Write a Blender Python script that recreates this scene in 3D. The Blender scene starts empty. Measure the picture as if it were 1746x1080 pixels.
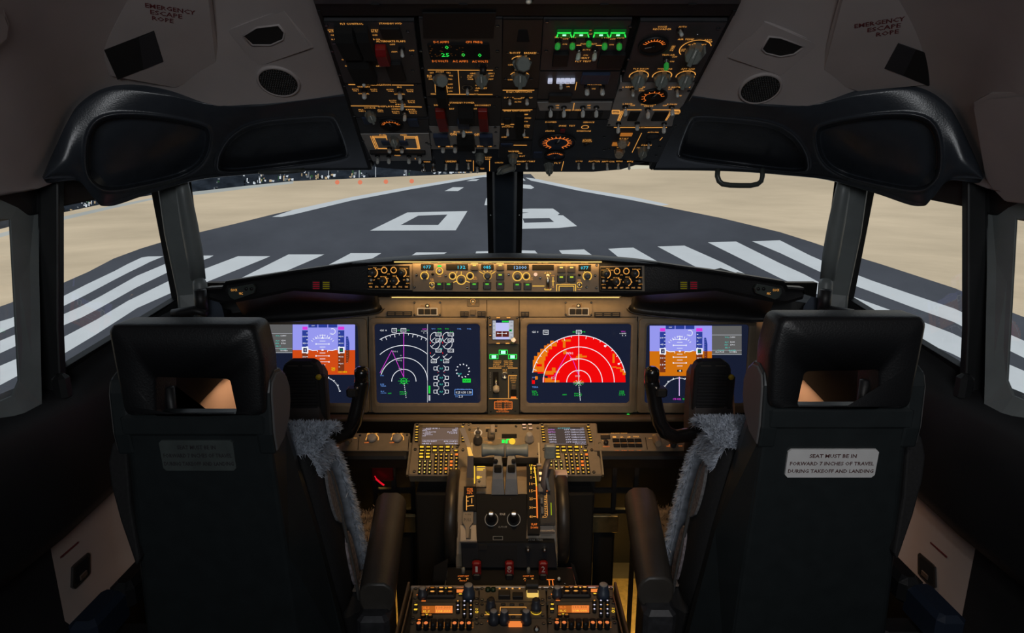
import bpy, bmesh, math, random
from mathutils import Vector, Matrix
random.seed(7)
SC = bpy.context.scene
COL = SC.collection
R_ = math.radians

# ------------------------------------------------------------------ camera, world, exposure
W_PX, H_PX, F_PX = 1746.0, 1080.0, 1050.0
PITCH = R_(13.4)
CAM_Z = 1.40
CAM = Vector((0, 0, CAM_Z))
cp, sp = math.cos(PITCH), math.sin(PITCH)
FWD = Vector((0, cp, -sp)); UPV = Vector((0, sp, cp)); RGT = Vector((1, 0, 0))
cam_data = bpy.data.cameras.new('camera')
cam_data.sensor_fit = 'HORIZONTAL'; cam_data.sensor_width = 36.0
cam_data.lens = 36.0 * F_PX / W_PX
cam_data.clip_start = 0.02; cam_data.clip_end = 100
cam = bpy.data.objects.new('camera', cam_data); COL.objects.link(cam)
cam.location = CAM; cam.rotation_euler = (math.pi / 2 - PITCH, 0, 0)
SC.camera = cam
SC.view_settings.view_transform = 'Standard'; SC.view_settings.look = 'None'
SC.view_settings.exposure = 0.0; SC.view_settings.gamma = 1.0
SC.view_settings.use_curve_mapping = False

world = bpy.data.worlds.new('world'); SC.world = world; world.use_nodes = True
bg = world.node_tree.nodes['Background']
bg.inputs[0].default_value = (0.55, 0.6, 0.7, 1); bg.inputs[1].default_value = 0.004

def area_light(name, loc, aim, sx, sy, power, col, spread=180):
    d = bpy.data.lights.new(name, 'AREA'); d.shape = 'RECTANGLE'; d.size = sx; d.size_y = sy
    d.energy = power; d.color = col; d.spread = R_(spread)
    o = bpy.data.objects.new(name, d); COL.objects.link(o); o.location = loc
    o.rotation_euler = (Vector(aim) - Vector(loc)).to_track_quat('-Z', 'Y').to_euler()
    return o
# fill lights added out of view behind, the warm flood strips under the glareshield, fills added low at the sides
area_light('rear_fill', (0.0, -0.7, 1.62), (0.0, 1.2, 1.72), 0.7, 0.3, 6.4, (0.94, 0.97, 1.0))  # unseen fill added behind the camera to lift the ceiling
fill_spot = bpy.data.lights.new('seat_back_fill', 'SPOT'); fill_spot.energy = 7.0; fill_spot.spot_size = R_(62); fill_spot.spot_blend = 1.0; fill_spot.color = (1.0, 0.95, 0.92); fill_spot.shadow_soft_size = 0.04  # unseen spot added to brighten the placard on the right seat
fill_spot_o = bpy.data.objects.new('seat_back_fill', fill_spot); COL.objects.link(fill_spot_o); fill_spot_o.location = (0.30, 0.05, 1.72); fill_spot_o.rotation_euler = (Vector((0.50, 1.0, 0.88)) - Vector((0.30, 0.05, 1.72))).to_track_quat('-Z', 'Y').to_euler()
area_light('panel_flood_lamp', (-0.008, 1.552, 1.084), (-0.008, 1.63, 0.92), 0.60, 0.008, 0.46, (1.0, 0.58, 0.21))
area_light('mode_panel_flood_lamp', (-0.012, 1.468, 1.182), (-0.012, 1.492, 1.12), 0.52, 0.006, 0.16, (1.0, 0.56, 0.18))
area_light('pedestal_flood_lamp', (0.0, 0.90, 1.655), (0.0, 1.44, 0.66), 0.10, 0.04, 0.5, (1.0, 0.60, 0.25), 50)
for s_ in (-1, 1):
    area_light('footwell_fill', (.40 * s_, 1.74, 0.60), (.37 * s_, 1.72, 0.0), 0.16, 0.05, 1.7, (1.0, 0.6, 0.16), 80)  # added light over the floor plates, no fixture modelled
    area_light('side_wall_fill', (.66 * s_, 1.66, 1.0), (.88 * s_, 1.58, 0.76), 0.12, 0.05, 0.4, (1.0, 0.55, 0.28), 75)  # added light on the beige liner, standing in for instrument glow

# ------------------------------------------------------------------ helpers: places
def ray(px, py):
    return FWD + RGT * ((px - 873.0) / F_PX) + UPV * ((540.0 - py) / F_PX)
def P(px, py, zc):
    return CAM + ray(px, py) * zc
def PX(p):
    d = Vector(p) - CAM
    z = d.dot(FWD)
    return 873.0 + F_PX * d.x / z, 540.0 - F_PX * d.dot(UPV) / z
def onx(px, py, x):
    "the point seen at this pixel whose sideways distance is x"
    return P(px, py, x * F_PX / (px - 873.0))
def ony(px, py, Y):
    r = ray(px, py); return CAM + r * (Y / r.y)
def onz(px, py, Z):
    r = ray(px, py); return CAM + r * ((Z - CAM_Z) / r.z)

# ------------------------------------------------------------------ helpers: materials
MATS = {}
def mat(name, col, rough=0.5, metal=0.0, emit=None, estr=1.0, noise=0.0, nscale=20.0, bump=0.0, bscale=80.0, spec=0.5, coat=0.0):
    if name in MATS: return MATS[name]
    m = bpy.data.materials.new(name); m.use_nodes = True
    nt = m.node_tree; b = nt.nodes['Principled BSDF']
    b.inputs['Base Color'].default_value = (*col, 1)
    b.inputs['Roughness'].default_value = rough; b.inputs['Metallic'].default_value = metal
    b.inputs['Specular IOR Level'].default_value = spec
    b.inputs['Coat Weight'].default_value = coat
    if emit:
        b.inputs['Emission Color'].default_value = (*emit, 1); b.inputs['Emission Strength'].default_value = estr
    if noise or bump:
        tc = nt.nodes.new('ShaderNodeTexCoord')
    if noise:
        n = nt.nodes.new('ShaderNodeTexNoise'); n.inputs['Scale'].default_value = nscale; n.inputs['Detail'].default_value = 4
        nt.links.new(tc.outputs['Object'], n.inputs['Vector'])
        r = nt.nodes.new('ShaderNodeValToRGB')
        r.color_ramp.elements[0].position = 0.3; r.color_ramp.elements[1].position = 0.7
        r.color_ramp.elements[0].color = (*[c * (1 - noise) for c in col], 1)
        r.color_ramp.elements[1].color = (*[min(1, c * (1 + noise)) for c in col], 1)
        nt.links.new(n.outputs['Fac'], r.inputs['Fac']); nt.links.new(r.outputs['Color'], b.inputs['Base Color'])
    if bump:
        n2 = nt.nodes.new('ShaderNodeTexNoise'); n2.inputs['Scale'].default_value = bscale; n2.inputs['Detail'].default_value = 3
        nt.links.new(tc.outputs['Object'], n2.inputs['Vector'])
        bp = nt.nodes.new('ShaderNodeBump'); bp.inputs['Strength'].default_value = bump; bp.inputs['Distance'].default_value = 0.002
        nt.links.new(n2.outputs['Fac'], bp.inputs['Height']); nt.links.new(bp.outputs['Normal'], b.inputs['Normal'])
    MATS[name] = m
    return m
def srgb(r, g, b):
    f = lambda c: (c / 255 / 12.92) if c / 255 <= 0.04045 else ((c / 255 + 0.055) / 1.055) ** 2.4
    return (f(r), f(g), f(b))
def glow(name, rgb, s=1.0):
    "a surface that only gives off light"
    if name in MATS: return MATS[name]
    m = bpy.data.materials.new(name); m.use_nodes = True; nt = m.node_tree
    nt.nodes.remove(nt.nodes['Principled BSDF'])
    e = nt.nodes.new('ShaderNodeEmission'); e.inputs[0].default_value = (*srgb(*rgb), 1); e.inputs[1].default_value = s
    nt.links.new(e.outputs[0], nt.nodes['Material Output'].inputs[0])
    m.cycles.emission_sampling = 'NONE'
    MATS[name] = m
    return m
BLACK = mat('black plastic', (0.012, 0.012, 0.013), 0.5, noise=0.15, nscale=60)
DARK = mat('near black plastic', (0.006, 0.006, 0.007), 0.6, noise=0.1, nscale=40)
MATTE = mat('matte black', (0.004, 0.004, 0.004), 0.9)
LEATHER = mat('black leather', (0.010, 0.0105, 0.012), 0.42, bump=0.25, bscale=300)
SOFFIT = mat('charcoal soffit vinyl', (0.034, 0.040, 0.05), 0.27, bump=0.12, bscale=400, noise=0.1, nscale=30)
TRAY = mat('dark tray lining', (0.010, 0.011, 0.012), 0.7)
LINER = mat('pale grey liner', (0.42, 0.37, 0.36), 0.55, noise=0.06, nscale=9, bump=0.05, bscale=200)
LINERD = mat('liner pocket', (0.012, 0.012, 0.012), 0.6)
POST = mat('grey window post', (0.17, 0.19, 0.19), 0.42, noise=0.12, nscale=15)
POSTD = mat('black window seal', (0.010, 0.011, 0.012), 0.5)
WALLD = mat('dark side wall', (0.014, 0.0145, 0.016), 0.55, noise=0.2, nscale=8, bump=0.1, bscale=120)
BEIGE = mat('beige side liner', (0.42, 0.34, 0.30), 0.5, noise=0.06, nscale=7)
PANEL = mat('brown grey panel paint', (0.23, 0.185, 0.13), 0.5, noise=0.08, nscale=50, bump=0.04, bscale=500)
PANELD = mat('dark brown grey panel paint', (0.13, 0.105, 0.075), 0.5, noise=0.08, nscale=50)
OVH = mat('charcoal overhead plate', (0.045, 0.045, 0.049), 0.45, noise=0.12, nscale=40)
OVHG = mat('grey overhead plate', (0.40, 0.39, 0.38), 0.5, noise=0.08, nscale=40)
GREYK = mat('grey knob plastic', (0.19, 0.205, 0.185), 0.4, noise=0.08, nscale=80)
TIP = mat('clear toggle tip', (0.62, 0.64, 0.61), 0.25, coat=0.5)
METAL = mat('brushed metal', (0.55, 0.53, 0.5), 0.32, 1.0, noise=0.1, nscale=90)
SILVER = mat('silver screw metal', (0.5, 0.5, 0.5), 0.3, 1.0)
REDG = mat('red guard', (0.22, 0.009, 0.010), 0.35, noise=0.1, nscale=40)
NAVY = mat('navy cap', (0.03, 0.045, 0.09), 0.4)
SCRN = mat('dark screen glass', (0.004, 0.006, 0.012), 0.12, emit=srgb(21, 27, 47), estr=1.0)
AMB = glow('amber backlight', (255, 176, 84), 0.85)
AMBD = glow('dim amber backlight', (205, 125, 50), 0.55)
AMBY = glow('yellow amber backlight', (255, 205, 60), 1.0)
ORG = glow('orange backlight', (255, 130, 50), 1.0)
GRN = glow('green indicator', (50, 255, 90), 1.0)
CYAN = glow('cyan digits', (70, 225, 255), 1.0)
WHT = glow('white pixels', (240, 243, 250), 1.0)
STRIP = glow('glowing flood strip', (255, 205, 120), 1.6)

# ------------------------------------------------------------------ helpers: meshes
_glyph = {}
def glyphs(s, bold=0.0):
    if (s, bold) in _glyph: return _glyph[(s, bold)]
    c = bpy.data.curves.new('t', 'FONT'); c.body = s; c.size = 1.0; c.resolution_u = 1; c.offset = bold; c.align_x = 'LEFT'
    o = bpy.data.objects.new('t', c)
    me = bpy.data.meshes.new_from_object(o)
    vs = [(v.co.x, v.co.y) for v in me.vertices]; fs = [tuple(p.vertices) for p in me.polygons]
    bpy.data.objects.remove(o); bpy.data.curves.remove(c); bpy.data.meshes.remove(me)
    if vs:
        x0 = min(v[0] for v in vs); x1 = max(v[0] for v in vs); y0 = min(v[1] for v in vs); y1 = max(v[1] for v in vs)
    else: x0 = y0 = 0; x1 = y1 = 1
    _glyph[(s, bold)] = (vs, fs, x0, x1, y0, y1)
    return _glyph[(s, bold)]

class MB:
    "collects shapes and links them as ONE mesh object"
    def __init__(s): s.v = []; s.f = []; s.m = []; s.sm = []; s.mats = []; s.T = Matrix.Identity(4)
    def mi(s, m):
        if m not in s.mats: s.mats.append(m)
        return s.mats.index(m)
    def add(s, vs, fs, m, smooth=False):
        o = len(s.v); T = s.T
        s.v += [T @ Vector(v) for v in vs]
        k = s.mi(m)
        for f in fs: s.f.append([i + o for i in f]); s.m.append(k); s.sm.append(smooth)
        return s
    def box(s, c, d, m, bev=0.0):
        cx, cy, cz = c; hx, hy, hz = d[0] / 2, d[1] / 2, d[2] / 2
        if bev <= 0:
            vs = [(cx + a * hx, cy + b * hy, cz + e * hz) for a in (-1, 1) for b in (-1, 1) for e in (-1, 1)]
            return s.add(vs, [(0, 1, 3, 2), (4, 6, 7, 5), (0, 4, 5, 1), (2, 3, 7, 6), (0, 2, 6, 4), (1, 5, 7, 3)], m)
        b = min(bev, hx * .9, hy * .9, hz * .9)
        o = [(-hx + b, -hy), (hx - b, -hy), (hx, -hy + b), (hx, hy - b), (hx - b, hy), (-hx + b, hy), (-hx, hy - b), (-hx, -hy + b)]
        i = [(x * (hx - b) / hx, y * (hy - b) / hy) for x, y in o]
        L = [(i, -hz), (o, -hz + b), (o, hz - b), (i, hz)]
        vs = [(cx + x, cy + y, cz + z) for r, z in L for x, y in r]
        fs = [(q * 8 + k, q * 8 + (k + 1) % 8, q * 8 + 8 + (k + 1) % 8, q * 8 + 8 + k) for q in range(3) for k in range(8)]
        fs += [tuple(range(7, -1, -1)), tuple(range(24, 32))]
        return s.add(vs, fs, m)
    def prism(s, pts, z0, z1, m, top=None, smooth=False):
        n = len(pts)
        if sum(pts[i][0] * pts[(i + 1) % n][1] - pts[(i + 1) % n][0] * pts[i][1] for i in range(n)) < 0: pts = pts[::-1]
        t = pts if top is None else top
        vs = [(x, y, z0) for x, y in pts] + [(x, y, z1) for x, y in t]
        return s.add(vs, [tuple(range(n - 1, -1, -1)), tuple(range(n, 2 * n))] + [(i, (i + 1) % n, n + (i + 1) % n, n + i) for i in range(n)], m, smooth)
    def flat(s, pts, z, m):
        n = len(pts)
        if sum(pts[i][0] * pts[(i + 1) % n][1] - pts[(i + 1) % n][0] * pts[i][1] for i in range(n)) < 0: pts = pts[::-1]
        return s.add([(x, y, z) for x, y in pts], [tuple(range(n))], m)
    def lathe(s, c, prof, m, seg=16, axis=(0, 0, 1), smooth=True, sq=None):
        "prof: (radius, height) pairs along axis from c"
        a = Vector(axis).normalized(); q = Vector((0, 0, 1)).rotation_difference(a).to_matrix(); c = Vector(c)
        vs = []; fs = []
        for r, h in prof:
            for k in range(seg):
                t = 2 * math.pi * k / seg
                x, y = r * math.cos(t), r * math.sin(t)
                if sq: y *= sq
                vs.append(c + q @ Vector((x, y, h)))
        for j in range(len(prof) - 1):
            for k in range(seg):
                fs.append((j * seg + k, j * seg + (k + 1) % seg, (j + 1) * seg + (k + 1) % seg, (j + 1) * seg + k))
        fs.append(tuple(range(seg - 1, -1, -1))); fs.append(tuple(range((len(prof) - 1) * seg, len(prof) * seg)))
        return s.add(vs, fs, m, smooth)
    def cyl(s, c, r, h, m, seg=16, axis=(0, 0, 1), r2=None, smooth=True):
        r2 = r if r2 is None else r2
        return s.lathe(c, [(r, 0), (r2, h)], m, seg, axis, smooth)
    def tube(s, path, r, m, seg=8, smooth=True, sq=1.0, closed=False):
        path = [Vector(p) for p in path]; n = len(path)
        rs = r if isinstance(r, (list, tuple)) else [r] * n
        vs = []; fs = []; nrm = None
        for i, p in enumerate(path):
            if closed: t = path[(i + 1) % n] - path[i - 1]
            else: t = path[min(i + 1, n - 1)] - path[max(i - 1, 0)]
            t.normalize()
            if nrm is None:
                nrm = t.orthogonal().normalized() if abs(t.z) > .9 else t.cross(Vector((0, 0, 1))).normalized()
            nrm = (nrm - t * nrm.dot(t)).normalized(); b = t.cross(nrm)
            for k in range(seg):
                a = 2 * math.pi * k / seg
                vs.append(p + nrm * (rs[i] * math.cos(a)) + b * (rs[i] * sq * math.sin(a)))
        for j in range(n if closed else n - 1):
            for k in range(seg):
                j2 = (j + 1) % n
                fs.append((j * seg + k, j * seg + (k + 1) % seg, j2 * seg + (k + 1) % seg, j2 * seg + k))
        if not closed:
            fs.append(tuple(range(seg - 1, -1, -1))); fs.append(tuple(range((n - 1) * seg, n * seg)))
        return s.add(vs, fs, m, smooth)
    def loft(s, rings, m, smooth=True, caps=True, closed=True):
        n = len(rings[0]); vs = [p for r in rings for p in r]; fs = []
        kk = n if closed else n - 1
        for j in range(len(rings) - 1):
            for k in range(kk):
                fs.append((j * n + k, j * n + (k + 1) % n, (j + 1) * n + (k + 1) % n, (j + 1) * n + k))
        if caps and closed:
            fs.append(tuple(range(n - 1, -1, -1))); fs.append(tuple(range((len(rings) - 1) * n, len(rings) * n)))
        return s.add(vs, fs, m, smooth)
    def text(s, txt, cx, cy, w, h, z, m, rot=0.0, bold=0.0):
        "fits txt into a w x h box centred at cx, cy"
        vs, fs, x0, x1, y0, y1 = glyphs(txt, bold)
        if not vs: return s
        ax = w / max(1e-6, x1 - x0); ay = h / 0.72
        ca, sa = math.cos(rot), math.sin(rot)
        out = []
        for x, y in vs:
            X = (x - (x0 + x1) / 2) * ax; Y = (y - 0.36) * ay
            out.append((cx + X * ca - Y * sa, cy + X * sa + Y * ca, z))
        return s.add(out, fs, m)
    def line(s, x0, y0, x1, y1, t, z, m):
        d = Vector((x1 - x0, y1 - y0)); L = d.length or 1e-9; nx, ny = -d.y / L * t / 2, d.x / L * t / 2
        return s.flat([(x0 + nx, y0 + ny), (x0 - nx, y0 - ny), (x1 - nx, y1 - ny), (x1 + nx, y1 + ny)], z, m)
    def arc(s, cx, cy, r, a0, a1, t, z, m, seg=20, sy=1.0):
        pts = []
        for k in range(seg + 1):
            a = R_(a0 + (a1 - a0) * k / seg); pts.append((math.cos(a), math.sin(a) * sy))
        vs = [(cx + (r - t / 2) * x, cy + (r - t / 2) * y, z) for x, y in pts] + [(cx + (r + t / 2) * x, cy + (r + t / 2) * y, z) for x, y in pts]
        n = seg + 1
        return s.add(vs, [(k, n + k, n + k + 1, k + 1) for k in range(seg)], m)
    def build(s, name, parent=None, bevel=0.0, subsurf=0, autosmooth=None):
        me = bpy.data.meshes.new(name)
        me.from_pydata(s.v, [], s.f)
        for m in s.mats: me.materials.append(m)
        me.polygons.foreach_set('material_index', s.m); me.polygons.foreach_set('use_smooth', s.sm)
        me.update()
        o = bpy.data.objects.new(name, me); COL.objects.link(o)
        if parent is not None: o.parent = parent
        if bevel:
            b = o.modifiers.new('bevel', 'BEVEL'); b.width = bevel; b.segments = 2; b.limit_method = 'ANGLE'; b.angle_limit = R_(40)
        if subsurf:
            b = o.modifiers.new('sub', 'SUBSURF'); b.levels = subsurf; b.render_levels = subsurf
        return o

def smooth_angle(o, deg=40):
    me = o.data
    for p in me.polygons: p.use_smooth = True
    me.set_sharp_from_angle(angle=R_(deg))
    return o
def tag(o, label, cat, group=None, kind=None):
    o['label'] = label; o['category'] = cat
    if group: o['group'] = group
    if kind: o['kind'] = kind
    return o
def empty(name, mw, label, cat, group=None):
    o = bpy.data.objects.new(name, None); COL.objects.link(o)
    o.empty_display_size = 0.02
    o.matrix_world = mw if isinstance(mw, Matrix) else Matrix.Translation(mw)
    return tag(o, label, cat, group)
def struct(o): o['kind'] = 'structure'; return o

# a flat face of the cockpit: where it lies and how it tilts
class Plane:
    def __init__(s, origin, tilt, roll=0.0):
        "tilt: degrees the top leans away from an upright face turned to the rear (+90 = lies flat, face up)"
        t = R_(tilt)
        s.O = Vector(origin); s.u = Vector((1, 0, 0)); s.v = Vector((0, math.sin(t), math.cos(t))); s.n = s.u.cross(s.v)
        if roll:
            q = Matrix.Rotation(R_(roll), 3, s.n); s.u = q @ s.u; s.v = q @ s.v
    def hit(s, px, py):
        r = ray(px, py); return CAM + r * ((s.O - CAM).dot(s.n) / r.dot(s.n))
    def frame(s, at):
        M = Matrix((s.u, s.v, s.n)).transposed().to_4x4(); M.translation = at; return M

class Mod:
    "a thing that lies on a Plane; its parts are drawn in the thing's own metres"
    def __init__(s, pl, px, py, name, label, cat, group=None):
        s.pl = pl; s.O = pl.hit(px, py)
        s.root = empty(name, pl.frame(s.O), label, cat, group)
        s.mb = MB(); s.z = 0.0
    def p(s, px, py):
        d = s.pl.hit(px, py) - s.O
        return d.dot(s.pl.u), d.dot(s.pl.v)
    def w(s, px, py, d): return s.p(px + d / 2, py)[0] - s.p(px - d / 2, py)[0]
    def h(s, px, py, d): return s.p(px, py - d / 2)[1] - s.p(px, py + d / 2)[1]
    def rect(s, x0, y0, x1, y1):
        "a true rectangle measured at its middle row"
        ym = (y0 + y1) / 2; xm = (x0 + x1) / 2
        return s.p(x0, ym)[0], s.p(xm, y1)[1], s.p(x1, ym)[0], s.p(xm, y0)[1]
    def quad(s, pts): return [s.p(*q) for q in pts]
    def plate(s, pts, z0, z1, m, bev=0.0015):
        q = s.quad(pts); cx = sum(a for a, b in q) / len(q); cy = sum(b for a, b in q) / len(q)
        s.mb.prism(q, z0, z1 - bev, m)
        t = []
        for a, b in q:
            L = math.hypot(a - cx, b - cy); k = 1 - bev * 1.4 / L; t.append((cx + (a - cx) * k, cy + (b - cy) * k))
        s.mb.prism(q, z1 - bev, z1, m, top=t)
        s.z = z1
    def slab(s, x0, y0, x1, y1, z0, z1, m, mb=None, bev=0.0):
        a, b, c, d = s.rect(x0, y0, x1, y1)
        (mb or s.mb).box(((a + c) / 2, (b + d) / 2, (z0 + z1) / 2), (c - a, d - b, z1 - z0), m, bev)
    def text(s, t, px, py, wp, hp, m=None, dz=0.0008, mb=None, rot=0):
        x, y = s.p(px, py); w = s.w(px, py, wp); h = s.h(px, py, hp)
        if rot: w, h = s.h(px, py, wp), s.w(px, py, hp)
        (mb or s.mb).text(t, x, y, w, h, s.z + dz, m or AMB, R_(rot))
    def line(s, x0, y0, x1, y1, tp=1.3, m=None, dz=0.0007, mb=None):
        a = s.p(x0, y0); b = s.p(x1, y1)
        t = s.w((x0 + x1) / 2, (y0 + y1) / 2, tp) if abs(x1 - x0) < abs(y1 - y0) else s.h((x0 + x1) / 2, (y0 + y1) / 2, tp)
        (mb or s.mb).line(*a, *b, t, s.z + dz, m or AMB)
    def box_outline(s, x0, y0, x1, y1, tp=1.3, m=None):
        for q in ((x0, y0, x1, y0), (x0, y1, x1, y1), (x0, y0, x0, y1), (x1, y0, x1, y1)): s.line(*q, tp, m)
    def ring(s, px, py, rp, a0=0, a1=360, tp=1.5, m=None, dz=0.0008):
        x, y = s.p(px, py); s.mb.arc(x, y, s.w(px, py, rp), a0, a1, s.w(px, py, tp), s.z + dz, m or AMB, 24)
    def screws(s, pts, r=0.0032):
        for q in pts:
            x, y = s.p(*q); s.mb.cyl((x, y, s.z - .0004), r, 0.0016, DARK, 10); s.mb.box((x, y, s.z + .0013), (r * 1.4, r * .3, .0004), SILVER)
    def done(s, name='face_plate', bevel=0.0): return s.mb.build(name, s.root, bevel)
    def part(s, name, mb, label=None, parent=None):
        o = mb.build(name, parent or s.root)
        if label: o['label'] = label
        return o
# ------------------------------------------------------------------ the setting
from mathutils.bvhtree import BVHTree
from mathutils import geometry as geo
XC = 0.002
def side(p, sx):
    p = Vector(p)
    return p if sx < 0 else Vector((2 * XC - p.x, p.y, p.z))
def S(px, py, zc, sx): return side(P(px, py, zc), sx)
def word(sx): return 'left' if sx < 0 else 'right'

def sdf(poly, x, y):
    "signed distance, negative inside"
    d = 1e18; ins = False; n = len(poly)
    for i in range(n):
        ax, ay = poly[i]; bx, by = poly[(i + 1) % n]
        ex, ey = bx - ax, by - ay; wx, wy = x - ax, y - ay
        t = max(0, min(1, (wx * ex + wy * ey) / (ex * ex + ey * ey + 1e-12)))
        qx, qy = wx - ex * t, wy - ey * t; d = min(d, qx * qx + qy * qy)
        if (ay > y) != (by > y) and x < ex * (y - ay) / (ey + 1e-12) + ax: ins = not ins
    return -math.sqrt(d) if ins else math.sqrt(d)
def cr(p, t):
    "Catmull-Rom along a list of vectors, t from 0 to len-1"
    n = len(p); i = min(int(t), n - 2); f = t - i
    a, b, c, d = p[max(i - 1, 0)], p[i], p[i + 1], p[min(i + 2, n - 1)]
    return 0.5 * ((2 * b) + (c - a) * f + (2 * a - 5 * b + 4 * c - d) * f * f + (3 * b - a - 3 * c + d) * f ** 3)
def sheet(top, bot, nu, nv, bulge=0.0, push=None, curl=None, sx=-1, m=None, lip=None):
    "a skin between two curves; push(px, py) sinks it away from the cabin; curl adds rows past the lower edge"
    T = [P(*q) for q in top]; B = [P(*q) for q in bot]; n = len(T)
    rows = []
    for j in range(nv + 1):
        v = j / nv; row = []
        for i in range(nu + 1):
            t = i / nu * (n - 1); a = cr(T, t); b = cr(B, t); p = a.lerp(b, v)
            away = (p - CAM).normalized()
            p = p - away * bulge * math.sin(math.pi * v) ** 0.8
            if push:
                x, y = PX(p); p = p + away * push(x, y)
            row.append(p)
        rows.append(row)
    if curl:
        for dy, dz in curl: rows.append([q + Vector((0, dy, dz)) for q in rows[nv]])
    if lip: rows.insert(0, [q + Vector((0, lip[0], lip[1])) for q in rows[0]])
    mb = MB(); rows = [[side(q, sx) for q in r] for r in rows]
    if sx > 0: rows = [r[::-1] for r in rows]
    mb.loft(rows, m, True, False, False)
    return mb

OVP = Plane(P(871, 290, 1.575), 0)                       # the overhead panel: front edge low, rear edge high
_a = P(871, 290, 1.575); _b = P(871, 10, .93)
OVP.v = Vector((0, _b.y - _a.y, _b.z - _a.z)).normalized(); OVP.u = Vector((1, 0, 0)); OVP.n = OVP.u.cross(OVP.v)

floor = MB(); floor.box((0, 0.6, -0.03), (2.6, 3.4, 0.06), mat('dark floor covering', (0.02, 0.018, 0.016), 0.8, noise=0.2, nscale=30))
tag(struct(floor.build('floor')), 'dark cockpit floor under the two seats', 'floor')

def sst(a, b, x):
    t = max(0, min(1, (x - a) / (b - a))); return t * t * (3 - 2 * t)
liner_bvh = {}
def liner(sx):
    bot = [(-900, 430, .62), (-200, 352, .95), (0, 330, 1.06), (74, 303, 1.135), (130, 186, 1.125), (235, 152, 1.15), (400, 184, 1.20), (596, 160, 1.20)]
    e = OVP.hit(468, -220); ez = (e - CAM).dot(FWD)
    top = [(-1500, 150, .36), (-420, 60, .66), (-300, -60, .60), (-170, -180, .58), (0, -240, .60), (190, -260, .66), (350, -250, .74), (468, -220, ez + 0.0)]
    mb = sheet(top, bot, 150, 80, bulge=-0.035, curl=[(0.02, -0.002), (0.05, 0.005)], sx=sx, m=LINER)
    o = mb.build('ceiling'); tag(struct(o), 'pale grey curved ceiling liner above the %s pilot seat' % word(sx), 'ceiling')
    liner_bvh[sx] = BVHTree.FromPolygons([v for v in mb.v], mb.f)
    return o
liner(-1); liner(1)

def soffit(sx):
    top = [(72, 302, 1.125), (95, 250, 1.115), (128, 190, 1.11), (190, 153, 1.12), (280, 161, 1.15), (360, 178, 1.19), (430, 181, 1.195), (510, 172, 1.20), (588, 163, 1.196)]
    bot = [(76, 308, 1.13), (128, 305, 1.15), (158, 336, 1.19), (180, 348, 1.215), (250, 326, 1.30), (330, 304, 1.38), (400, 296, 1.45), (500, 289, 1.53), (632, 287, 1.60)]
    A = [(146, 292), (150, 226), (178, 198), (255, 198), (345, 214), (358, 226), (350, 272), (316, 298), (250, 314), (190, 325), (165, 318)]
    B = [(372, 284), (376, 262), (394, 234), (430, 212), (500, 204), (562, 200), (572, 206), (592, 260), (585, 270), (480, 283), (410, 292), (376, 292)]
    ch = lambda L: [q for i in range(len(L)) for q in (((L[i][0] * 3 + L[(i + 1) % len(L)][0]) / 4, (L[i][1] * 3 + L[(i + 1) % len(L)][1]) / 4), ((L[i][0] + L[(i + 1) % len(L)][0] * 3) / 4, (L[i][1] + L[(i + 1) % len(L)][1] * 3) / 4))]
    A, B = ch(ch(A)), ch(ch(B))
    def push(x, y):
        d = 0.0
        if 110 < x < 380: d += 0.055 * (1 - sst(-5, 2, sdf(A, x, y)))
        if 350 < x < 620: d += 0.06 * (1 - sst(-5, 2, sdf(B, x, y)))
        for q, lo, hi in ((A, 110, 385), (B, 345, 625)):
            if lo < x < hi: d -= 0.0045 * math.exp(-((sdf(q, x, y) - 4.0) / 2.6) ** 2)
        return d
    mb = sheet(top, bot, 300, 110, bulge=0.02, push=push, curl=[(0.004, -0.004), (0.016, -0.005), (0.05, 0.012), (0.12, 0.07)], sx=sx, m=SOFFIT, lip=(.05, .05))
    o = mb.build('trim_1' if sx < 0 else 'trim_2')
    tag(struct(o), 'charcoal padded soffit with two moulded recesses above the %s front windows' % word(sx), 'trim')
soffit(-1); soffit(1)

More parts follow.
